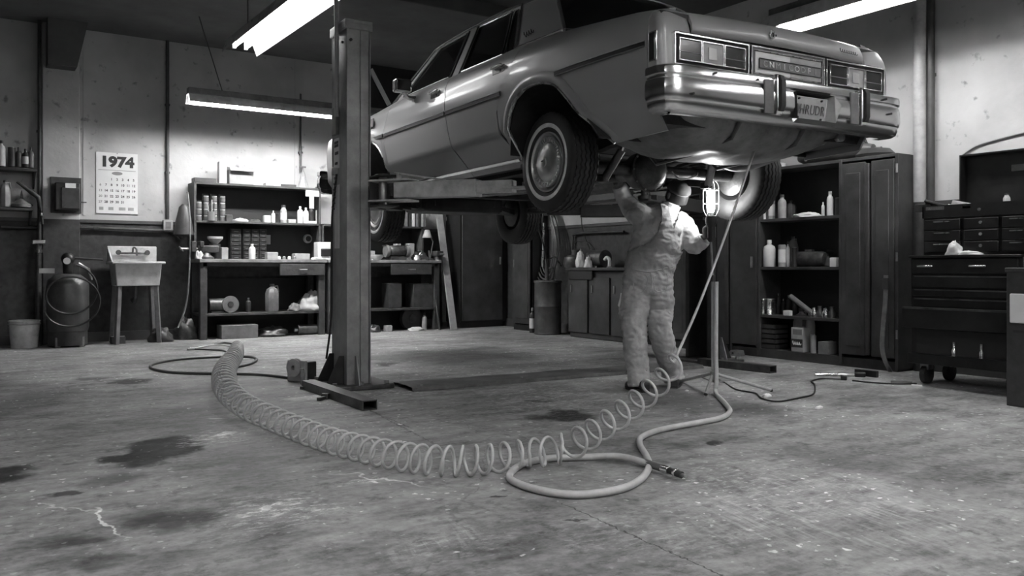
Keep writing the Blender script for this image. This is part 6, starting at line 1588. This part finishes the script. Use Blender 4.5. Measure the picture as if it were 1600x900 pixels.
# shelving cabinet: closed strip, open shelves, double doors
y3, y2, y1, y0 = [atX(x, 450, XC).y for x in (1141, 1184, 1312, 1400)]; D = XR-XC-.03
yc = (y3+y0)/2; t = thing('shelving_cabinet', 'tall dark cabinet with open cluttered shelves and closed doors on the right wall', 'cabinet', ((XC+XR)/2, yc, 0))
def cb(a, b, za, zb, x0=-D/2, x1=D/2): return MB().box2((x0, a-yc, za), (x1, b-yc, zb))
cb(y0, y3, ZC-.03, ZC).build('top', 'cabinet', t, bevel=.003); cb(y0, y3, 0, .09, -D/2+.01).build('plinth', 'cabinet', t, bevel=.003); cb(y0, y3, .09, ZC, D/2-.02).build('back', 'cabinetin', t)
for y in (y0, y1, y2, y3): cb(y-.016, y+.016, .02, ZC-.005, -D/2-.006).build('upright', 'cabinet', t, bevel=.003)
SZ = [atX(1250, y, XC).z for y in (339, 417, 495)]+[.09]
for z in SZ[:3]: cb(y1+.01, y2-.01, z-.03, z, -D/2+.005, D/2-.02).build('shelf', 'cabinet', t, bevel=.003)
d = cb(y2+.02, y3-.02, .12, ZC-.05, -D/2-.016, -D/2+.006).build('door', 'cabinet', t, bevel=.005)
MB().box((-D/2-.03, y2+.07-yc, 1.0), (.02, .02, .12)).build('handle', 'steel', d)
ym = y1+(y0-y1)*.52
for a, b in ((y1-.018, ym+.03), (ym-.03, y0+.018)):
    d = cb(min(a, b), max(a, b), .12, ZC-.05, -D/2-.016, -D/2+.006).build('door', 'cabinet', t, bevel=.006)
    MB().box((-D/2-.02, (a+b)/2-yc, ZC/2+.03), (.008, abs(a-b)-.10, ZC-.35)).build('pressed_panel', 'cabinet', d, bevel=.004)
MB().box((-D/2-.022, ym-yc, ZC/2+.03), (.03, .04, ZC-.2)).build('door_strip', 'cabinet', t, bevel=.006)
for q in (.3, 1.0, 1.8): MB().cyl((-D/2-.02, y0-.01-yc, q), (-D/2-.02, y0-.01-yc, q+.08), .010, n=8).build('hinge', 'steel', t)
XI = XC+.09
def si(x, k, w, h, fn, nm, lab, cat, X=XI, **kw): p = shx(x, X, SZ[k]+.0005); return fn(nm, lab, cat, p, sz(w, p), sz(h, p), **kw)
S0 = 'on the open cabinet, top shelf'; S1 = 'on the open cabinet, second shelf'; S2 = 'on the open cabinet, third shelf'; S3 = 'in the bottom of the open cabinet'
si(1192, 0, 9, 20, can, 'paint_can', 'white can at the left edge, half behind the tyre, '+S0, 'can', m='white')
si(1205, 0, 12, 30, can, 'paint_can', 'pale can beside the tyre edge '+S0, 'can', m='light', band='white', X=XI+.1)
si(1222, 0, 13, 38, bottle, 'spray_bottle', 'tall grey spray bottle '+S0, 'bottle', m='light', X=XI+.05, neck=.45)
si(1236, 0, 16, 28, jug, 'jug', 'dark rounded jug behind the spray bottle '+S0, 'jug', m='dark', X=XI+.16)
lump('rag', 'flat white rag '+S0, 'rag', shx(1262, XI+.0, SZ[0]), .16, .28, .05, 'white', 61)
si(1286, 0, 5, 22, bottle, 'glue_bottle', 'slim white bottle left of the spray can '+S0, 'bottle', capm='white')
si(1297, 0, 10, 38, bottle, 'spray_can', 'tall white spray can '+S0, 'can', capm='light', neck=.5)
si(1309, 0, 9, 28, can, 'tin', 'dim dark tin at the right end '+S0, 'can', m='dark', X=XI+.1)
si(1202, 1, 19, 42, bottle, 'oil_bottle', 'large white bottle at the left '+S1, 'bottle', capm='white', neck=.35)
si(1222, 1, 12, 34, can, 'spray_can', 'printed pale can next to the large white bottle '+S1, 'can', m='light', band='white')
si(1231, 1, 6, 40, bottle, 'spray_can', 'slim bright can behind the printed one '+S1, 'can', m='white', X=XI+.08)
si(1239, 1, 16, 46, jug, 'jug', 'grey jug at the back '+S1, 'jug', m='mid', X=XI+.17)
si(1241, 1, 9, 30, can, 'tin', 'black tin in front of the grey jug '+S1, 'can', m='black')
p = shx(1265, XI+.08, SZ[1]); t = thing('air_filter', 'dark round metal canister lying '+S1, 'canister', p); r_ = sz(12, p); MB().lathe([(0, -.2), (r_*.8, -.19), (r_, -.15), (r_, .15), (r_*.8, .19), (0, .2)], (0, 0, r_), 20, 'y').build('body', 'darksteel', t); MB().box((0, 0, r_*2), (.05, .08, .04)).build('valve', 'steel', t)
p = shx(1305, XI, SZ[1]); carton('small_box', 'little white box at the right end '+S1, 'box', p, .08, sz(11, p), .09, 'white')
p = shx(1292, XI+.15, SZ[1]); lump('cable_bundle', 'dark coiled cable '+S1, 'cable bundle', p, .2, .3, .14, 'dark', 62)
si(1201, 2, 22, 24, can, 'metal_pot', 'shiny ribbed metal pot at the left '+S2, 'pot', m='chrome_dull')
for i, (x, h) in enumerate(((1216, 32), (1224, 24), (1232, 30), (1241, 26))):
    si(x, 2, 7, h, bottle, 'oil_bottle', ['first', 'second', 'third', 'fourth'][i]+' small dark bottle '+S2, 'bottle', m='dark', capm='chrome', group='small dark bottles on the third shelf', X=XI+.15)
p = shx(1231, XI-.02, SZ[2]); carton('eraser_block', 'small bright white block at the front '+S2, 'block', p, .05, sz(12, p), sz(8, p), 'white')
p = shx(1258, XI, SZ[2]); t = thing('tool', 'dark angled air tool with a shiny tip '+S2, 'tool', p); MB().cyl((0, .18, .20), (0, -.08, .04), .026, n=12).build('barrel', 'mid', t); MB().cyl((0, -.08, .04), (0, -.12, .02), .018, n=10).build('tip', 'chrome', t)
for i, x in enumerate((1272, 1281, 1290, 1300)):
    p = shx(x, XI+.04*(i % 2), SZ[2]); tag(MB().lathe([(0, 0), (.035, 0), (.035, .05), (.02, .07), (.02, .09+.02*(i % 2)), (0, .10)], n=12).build('fitting', 'darksteel' if i % 2 else 'chrome_dull', loc=p), ['first', 'second', 'third', 'fourth'][i]+' of the little dark fittings '+S2, 'fitting', 'little fittings on the third shelf')
# bottom
p = shx(1206, XI+.05, SZ[3]); w = sz(36, p); h = sz(38, p); t = thing('crate', 'black slatted crate at the left '+S3, 'crate', p)
MB().box((0, 0, .01), (.2, w, .02)).build('base', 'black', t)
for s in (-1, 1):
    for k in range(5): MB().box((s*.10, 0, h*(k+.6)/5), (.012, w, h/7)).build('slat', 'dark', t)
    for k in range(5): MB().box((0, s*w/2, h*(k+.6)/5), (.2, .012, h/7)).build('slat', 'dark', t)
p = shx(1251, XI, SZ[3]); w = sz(22, p); h = sz(38, p); t = carton('detergent_box', 'printed pale box with a dark emblem band '+S3, 'box', p, .12, w, h, 'light')
MB().box((-.0615, 0, h*.36), (.003, w*.96, h*.34)).build('dark_band', 'ink', t); MB().box((-.0615, -w*.05, h*.82), (.003, w*.75, h*.22)).build('grey_patch', 'mid', t)
wavy('emblem', (-.064, w*.36, h*.30), (0, -w*.72, 0), (0, 0, h*.11), 4, t, .006, 'paper')
p = shx(1252, XI+.15, SZ[3]); jug('jug', 'pale-topped jug behind the printed box '+S3, 'jug', p, .16, .42, 'light')
p = shx(1266, XI+.16, SZ[3]); bottle('oil_bottle', 'white-shouldered bottle behind the printed box, right one, '+S3, 'bottle', p, .10, .40, 'white', 'white')
si(1271, 3, 9, 27, can, 'spray_can', 'dim grey can right of the printed box '+S3, 'can', m='light')
p = shx(1293, XI, SZ[3]); carton('carton', 'small worn grey carton at the right '+S3, 'box', p, .14, sz(19, p), sz(20, p), 'mid')
# on top of the cabinet
p = shx(1210, XC+.3, ZC); p.x = XC+.2; lump('rag', 'pale and dark bundle on top of the cabinet near the tyre', 'rag', p, .3, .4, .12, 'light', 71)
p = shx(1305, XC+.2, ZC); t = thing('gas_cylinder', 'dark rounded cylinder lying on top of the cabinet', 'cylinder', p); MB().lathe([(0, -.45), (.05, -.42), (.085, -.30), (.085, .32), (.04, .42), (0, .45)], (0, 0, .085), 20, 'y').build('body', 'tank', t); MB().cyl((0, -.5, .085), (0, -.42, .085), .02, n=8).build('valve', 'steel', t)
p = shx(1368, XC+.19, ZC); t = thing('hub_cap', 'dark domed disc with an upright knob on top of the cabinet', 'disc', p); MB().lathe([(0, .0), (.17, 0), (.18, .03), (.13, .08), (.0, .10)], n=32).build('disc', 'dark', t); MB().cyl((0, .06, .08), (-.0, .12, .20), .014, n=8).build('knob', 'black', t)
# leaning pry bar, angle irons on the floor
a = atX(1380, 575, XC-.16); 
q = [atX(x, y, XC-.10+dx) for x, y, dx in ((1384, 430, .05), (1383, 470, .03), (1380, 505, 0), (1378, 540, -.03), (1382, 562, -.08))]; q.append(fl(1391, 583)+V((0, 0, .01))); o = q[-1].copy(); o.z = 0
pb = thing('leaning_bar', 'worn flat steel bar with a bent foot leaning on the cabinet doors', 'bar', o); q2 = smooth_path([p-o for p in q], 5)
rows = [[(p.x, p.y-.022, p.z), (p.x, p.y+.022, p.z)] for p in q2]; MB().shell(rows, (.008, 0, 0)).build('bar', 'steel', pb); MB().box(q2[2]+V((-.006, 0, 0)), (.01, .06, .1)).build('grip', 'dark', pb)
for i, (xa, ya_, xb, yb2, m_) in enumerate(((1337, 586, 1371, 590, 'steel'), (1392, 598, 1425, 600, 'mid'), (1424, 603, 1441, 604, 'white'))):
    a, b = fl(xa, ya_), fl(xb, yb2); m = MB(); hh_ = (.055, .02, .012)[i]; m.bar(V((0, 0, hh_/2)), V(b)-V(a)+V((0, 0, hh_/2)), .035, hh_); tag(m.build('steel_offcut', 'black' if i == 0 else m_, loc=a, bevel=.002), ['dark steel channel offcut on the floor in front of the cabinet doors', 'flat grey offcut on the floor between cabinet and tool chest', 'short bright strip on the floor by the tool chest caster'][i], 'offcut')
p = fl(1305, 588); t = thing('wrench', 'shiny curved wrench lying on the floor in front of the cabinet', 'wrench', p); MB().tube(smooth_path([(-.12, .12, .012), (0, .04, .014), (.1, -.06, .012), (.13, -.12, .014)], 4), [.014]*13, 8).build('shaft', 'chrome_dull', t); MB().box((.15, -.14, .02), (.08, .09, .04), rz=.6).build('head', 'black', t, bevel=.01)
p = fl(1145, 556); t = thing('metal_block', 'small pale metal block lying on the floor at the foot of the cabinet', 'block', p); MB().prism([(0, -.09, 0), (0, .09, 0), (0, .03, .06), (0, -.07, .06)], (.09, 0, 0)).build('block', 'steel', t); MB().cyl((-.004, 0, .03), (.0, 0, .03), .012, n=8).build('bolt', 'dark', t)
for i, (x, y, w, lab) in enumerate(((1198, 620, .05, 'crumpled white scrap on the floor right of the lamp stand'), (1280, 638, .035, 'small flat white scrap on the floor right of the power cord'), (1073, 611, .02, 'tiny white chip beside the mechanic\'s right boot'), (1228, 650, .015, 'tiny white chip on the open floor right of centre'), (180, 816, .06, ''))):
    if lab: lump('paper_scrap', lab, 'scrap', fl(x, y), w*1.8, w, w*.5, 'white', 80+i)
# ---- tool chest
XT = 6.58; ca = atX(1421, 500, XT).y; cbb = atX(1535, 500, XT).y; D = .50; z_t = atX(1430, 403, XT).z; yM = (ca+cbb)/2; w = ca-cbb
wE = .88; y_r = ca-wE
t = thing('tool_cabinet', 'dark rolling tool cabinet with drawers on casters beside the tall cabinet', 'tool cabinet', (XT+D/2, ca-wE/2, 0)); zb = .20
MB().box2((-D/2+.02, -wE/2, zb), (D/2, wE/2, z_t)).build('body', 'toolbox', t, bevel=.006)
MB().box2((-D/2-.01, -wE/2, z_t-.0), (D/2, wE/2, z_t+.02)).build('top', 'toolbox', t, bevel=.004)
def zz(y): return atX(1440, y, XT).z
lv = [(404, 428), (430, 449), (451, 463), (465, 480)]
for k, (a, b) in enumerate(lv):
    z1, z0_ = zz(a), zz(b); d = MB().box2((-D/2-.004, -wE/2+.03, z0_+.004), (-D/2+.03, wE/2-.03, z1-.004)).build('drawer', 'toolbox', t, bevel=.004)
    if k == 0:
        for yy in (.30, -.12): MB().box((-D/2-.016, yy, (z1+z0_)/2), (.014, .13, .014)).build('handle', 'chrome', d, bevel=.003)
    else: MB().box2((-D/2-.012, -wE/2+.05, z1-.014), (-D/2+.0, wE/2-.05, z1-.004)).build('pull_lip', 'darksteel', d)
od = MB().box2((-D/2-.14, -wE/2+.03, zz(511)), (-D/2-.12, wE/2-.02, zz(480))).build('open_drawer', 'toolbox', t, bevel=.004)
MB().box2((-D/2-.13, -wE/2+.04, zz(511)), (-D/2+.02, wE/2-.03, zz(511)+.012)).build('drawer_bottom', 'toolbox', od); 
for s in (-1, 1): MB().box2((-D/2-.13, s*(wE/2-.035)-.006, zz(511)), (-D/2+.02, s*(wE/2-.035)+.006, zz(484))).build('drawer_side', 'toolbox', od)
MB().box2((-D/2-.144, -wE/2+.03, zz(482)), (-D/2-.118, wE/2-.02, zz(480)+.006)).build('drawer_rim', 'darksteel', od)
lowtray = MB().box2((-D/2-.03, -wE/2, zz(568)), (-D/2+.02, wE/2, zz(552))).build('lower_tray', 'toolbox', t, bevel=.004)
MB().box2((-D/2+.005, -wE/2+.06, zz(552)), (-D/2+.022, wE/2-.06, zz(514))).build('recess', 'ink', t)
for s in (-1, 1):
    for x in (-D/2+.08, D/2-.08):
        c = MB().cyl((x, s*(wE/2-.1)-.02, .075), (x, s*(wE/2-.1)+.02, .075), .075, n=18).build('caster', 'rubber', t); MB().box((x, s*(wE/2-.1), .16), (.07, .07, .09)).build('fork', 'steel', c)
for i, (x, y) in enumerate(((1494, 556), (1537, 556))):
    p = atX(x, y, XT+.02); 
    tag(MB().lathe([(0, 0), (.02, 0), (.02, .05), (.012, .06), (.012, .11), (0, .11)], n=10).build('socket_tool', 'chrome', loc=(XT-.01, p.y, zz(552)+.001)), ['left', 'right'][i]+' shiny socket tool standing in the lower tray of the tool cabinet', 'socket')
# top chest with lifted lid
zc0 = z_t+.02; zc1 = atX(1441, 322, XT).z; yl = atX(1441, 350, XT+.03).y; wT = .86; dT = .40
t = thing('top_chest', 'black top tool chest with its lid raised on the tool cabinet', 'tool chest', (XT+.03+dT/2, yl-wT/2, zc0))
hT = zc1-zc0
MB().box2((-dT/2+.02, -wT/2, 0), (dT/2, wT/2, hT-.09)).build('body', 'toolbox', t, bevel=.005)
m = MB(); m.box2((-dT/2, -wT/2, hT-.10), (-dT/2+.015, wT/2, hT)).box2((dT/2-.015, -wT/2, hT-.10), (dT/2, wT/2, hT)).box2((-dT/2, -wT/2, hT-.10), (dT/2, -wT/2+.012, hT)).box2((-dT/2, wT/2-.012, hT-.10), (dT/2, wT/2, hT)); m.build('tray_rim', 'toolbox', t)
for j, (y0_, y1_) in enumerate(((.02, .31), (.34, .60), (.63, .84))):
    for k in range(3):
        zz0 = .02+(hT-.13)*k/3; d = MB().box2((-dT/2-.002, wT/2-y1_, zz0+.005), (-dT/2+.03, wT/2-y0_, zz0+(hT-.13)/3-.005)).build('drawer', 'toolbox', t, bevel=.003)
        if j != 1: MB().box((-dT/2-.010, wT/2-(y0_+y1_)/2, zz0+(hT-.13)/3*.75), (.012, (y1_-y0_)*.45, .008)).build('handle', 'chrome_dull', d)
        else: MB().cyl((-dT/2-.010, wT/2-(y0_+y1_)/2, zz0+.05), (-dT/2, wT/2-(y0_+y1_)/2, zz0+.05), .012, n=10).build('lock', 'steel', d)
MB().cyl((-dT/2-.010, wT/2-.46, hT-.05), (-dT/2, wT/2-.46, hT-.05), .012, n=10).build('lock', 'steel', t)
lid_h = atX(1472, 248, XT+.03+dT).z-(zc0+hT)
m = MB(); m.box2((dT/2-.01, -wT/2-.2, hT), (dT/2+.005, wT/2-.14, hT+lid_h)).box2((dT/2-.10, -wT/2-.2, hT+lid_h-.012), (dT/2+.005, wT/2-.14, hT+lid_h)).box2((dT/2-.10, wT/2-.152, hT), (dT/2+.005, wT/2-.14, hT+lid_h))
ld = m.build('lid', 'toolbox', t); MB().box((dT/2-.014, wT/2-.62, hT+lid_h*.68), (.008, .22, .05)).build('maker_plate', 'mid', ld)
zi = zc0+hT-.06
def ti(x, w, h, nm, lab, m_='light', d=.1, cat='tool', rz=0, dx=.14, tilt=0):
    p = atX(x, 320, XT+dx); q = V((XT+dx, p.y, zc0+hT-.04)); 
    o = MB().box((0, 0, h/2), (d, w, h), ry=tilt, rx=tilt).build(nm, m_, loc=q, bevel=.004, rz=rz); return tag(o, lab, cat)
ti(1450, .14, .06, 'cloth_pad', 'dark folded pad at the left end of the open top chest', 'dark', .16)
ti(1464, .16, .035, 'paper_packet', 'pale packet in front of the dark manuals in the open top chest', 'mid', .06, 'packet', dx=.06)
ti(1477, .30, .02, 'manual', 'dark slanted manual sticking out of the open top chest', 'black', .18, 'book', .3, tilt=.35)
ti(1492, .10, .03, 'paper_packet', 'small white packet lying on the dark manual', 'white', .06, 'packet', .2, dx=.10, tilt=.3)
ti(1503, .14, .05, 'booklet', 'pale open booklet in the middle of the top chest', 'light', .12, 'book', .4, tilt=.25)
ti(1512, .07, .025, 'paper_packet', 'tiny white box at the front edge of the top chest', 'white', .04, 'packet', dx=.05)
ti(1530, .12, .02, 'wrench', 'pale flat wrench lying in the open top chest', 'steel', .03)
p = atX(1573, 315, XT+.14); bottle('small_jar', 'shiny small jar standing in the open top chest', 'jar', V((XT+.14, p.y, zi)), .05, .13, 'white', 'dark', neck=.6)
p = atX(1500, 390, XT+.0); lump('rag', 'crumpled white rag hanging over the ledge of the tool cabinet', 'rag', V((XT-.0, atX(1490, 388, XT).y, z_t+.02)), .06, .12, .10, 'white', 91)
t2 = atX(1512, 388, XT); lump('rag', 'twisted white rag tail on the ledge of the tool cabinet', 'rag', V((XT-.0, t2.y, z_t+.02)), .04, .22, .03, 'white', 92)
# ---- cart at the right edge
a = fl(1566, 633); zt2 = atd(1575, 421, dep(a)).z; t = thing('machine_cabinet', 'worn dark metal machine cabinet at the right edge of the picture', 'cabinet', (a.x+.35, a.y-.35, 0))
MB().box2((-.32, -.35, .06), (.4, .32, zt2)).build('body', 'cabinet', t, bevel=.008); MB().box2((-.34, -.37, zt2-.02), (.42, .34, zt2+.012)).build('top', 'cabinet', t, bevel=.006)
MB().box2((-.335, -.35, .0), (-.30, .33, zt2)).build('side_frame', 'dark', t, bevel=.004); MB().box2((-.3, -.33, 0), (.38, .30, .06)).build('plinth', 'black', t)
MB().box2((-.345, -.34, zt2*.54), (-.335, .28, zt2*.56)).build('seam', 'ink', t)
p = atX(1592, 482, a.x+.0); tag(MB().box((0, 0, 0), (.02, .20, .20)).build('paper_notice', 'paper', loc=(a.x+.004, p.y-.04, p.z), bevel=.008), 'crumpled pale notice fixed to the machine cabinet at the right edge', 'notice')
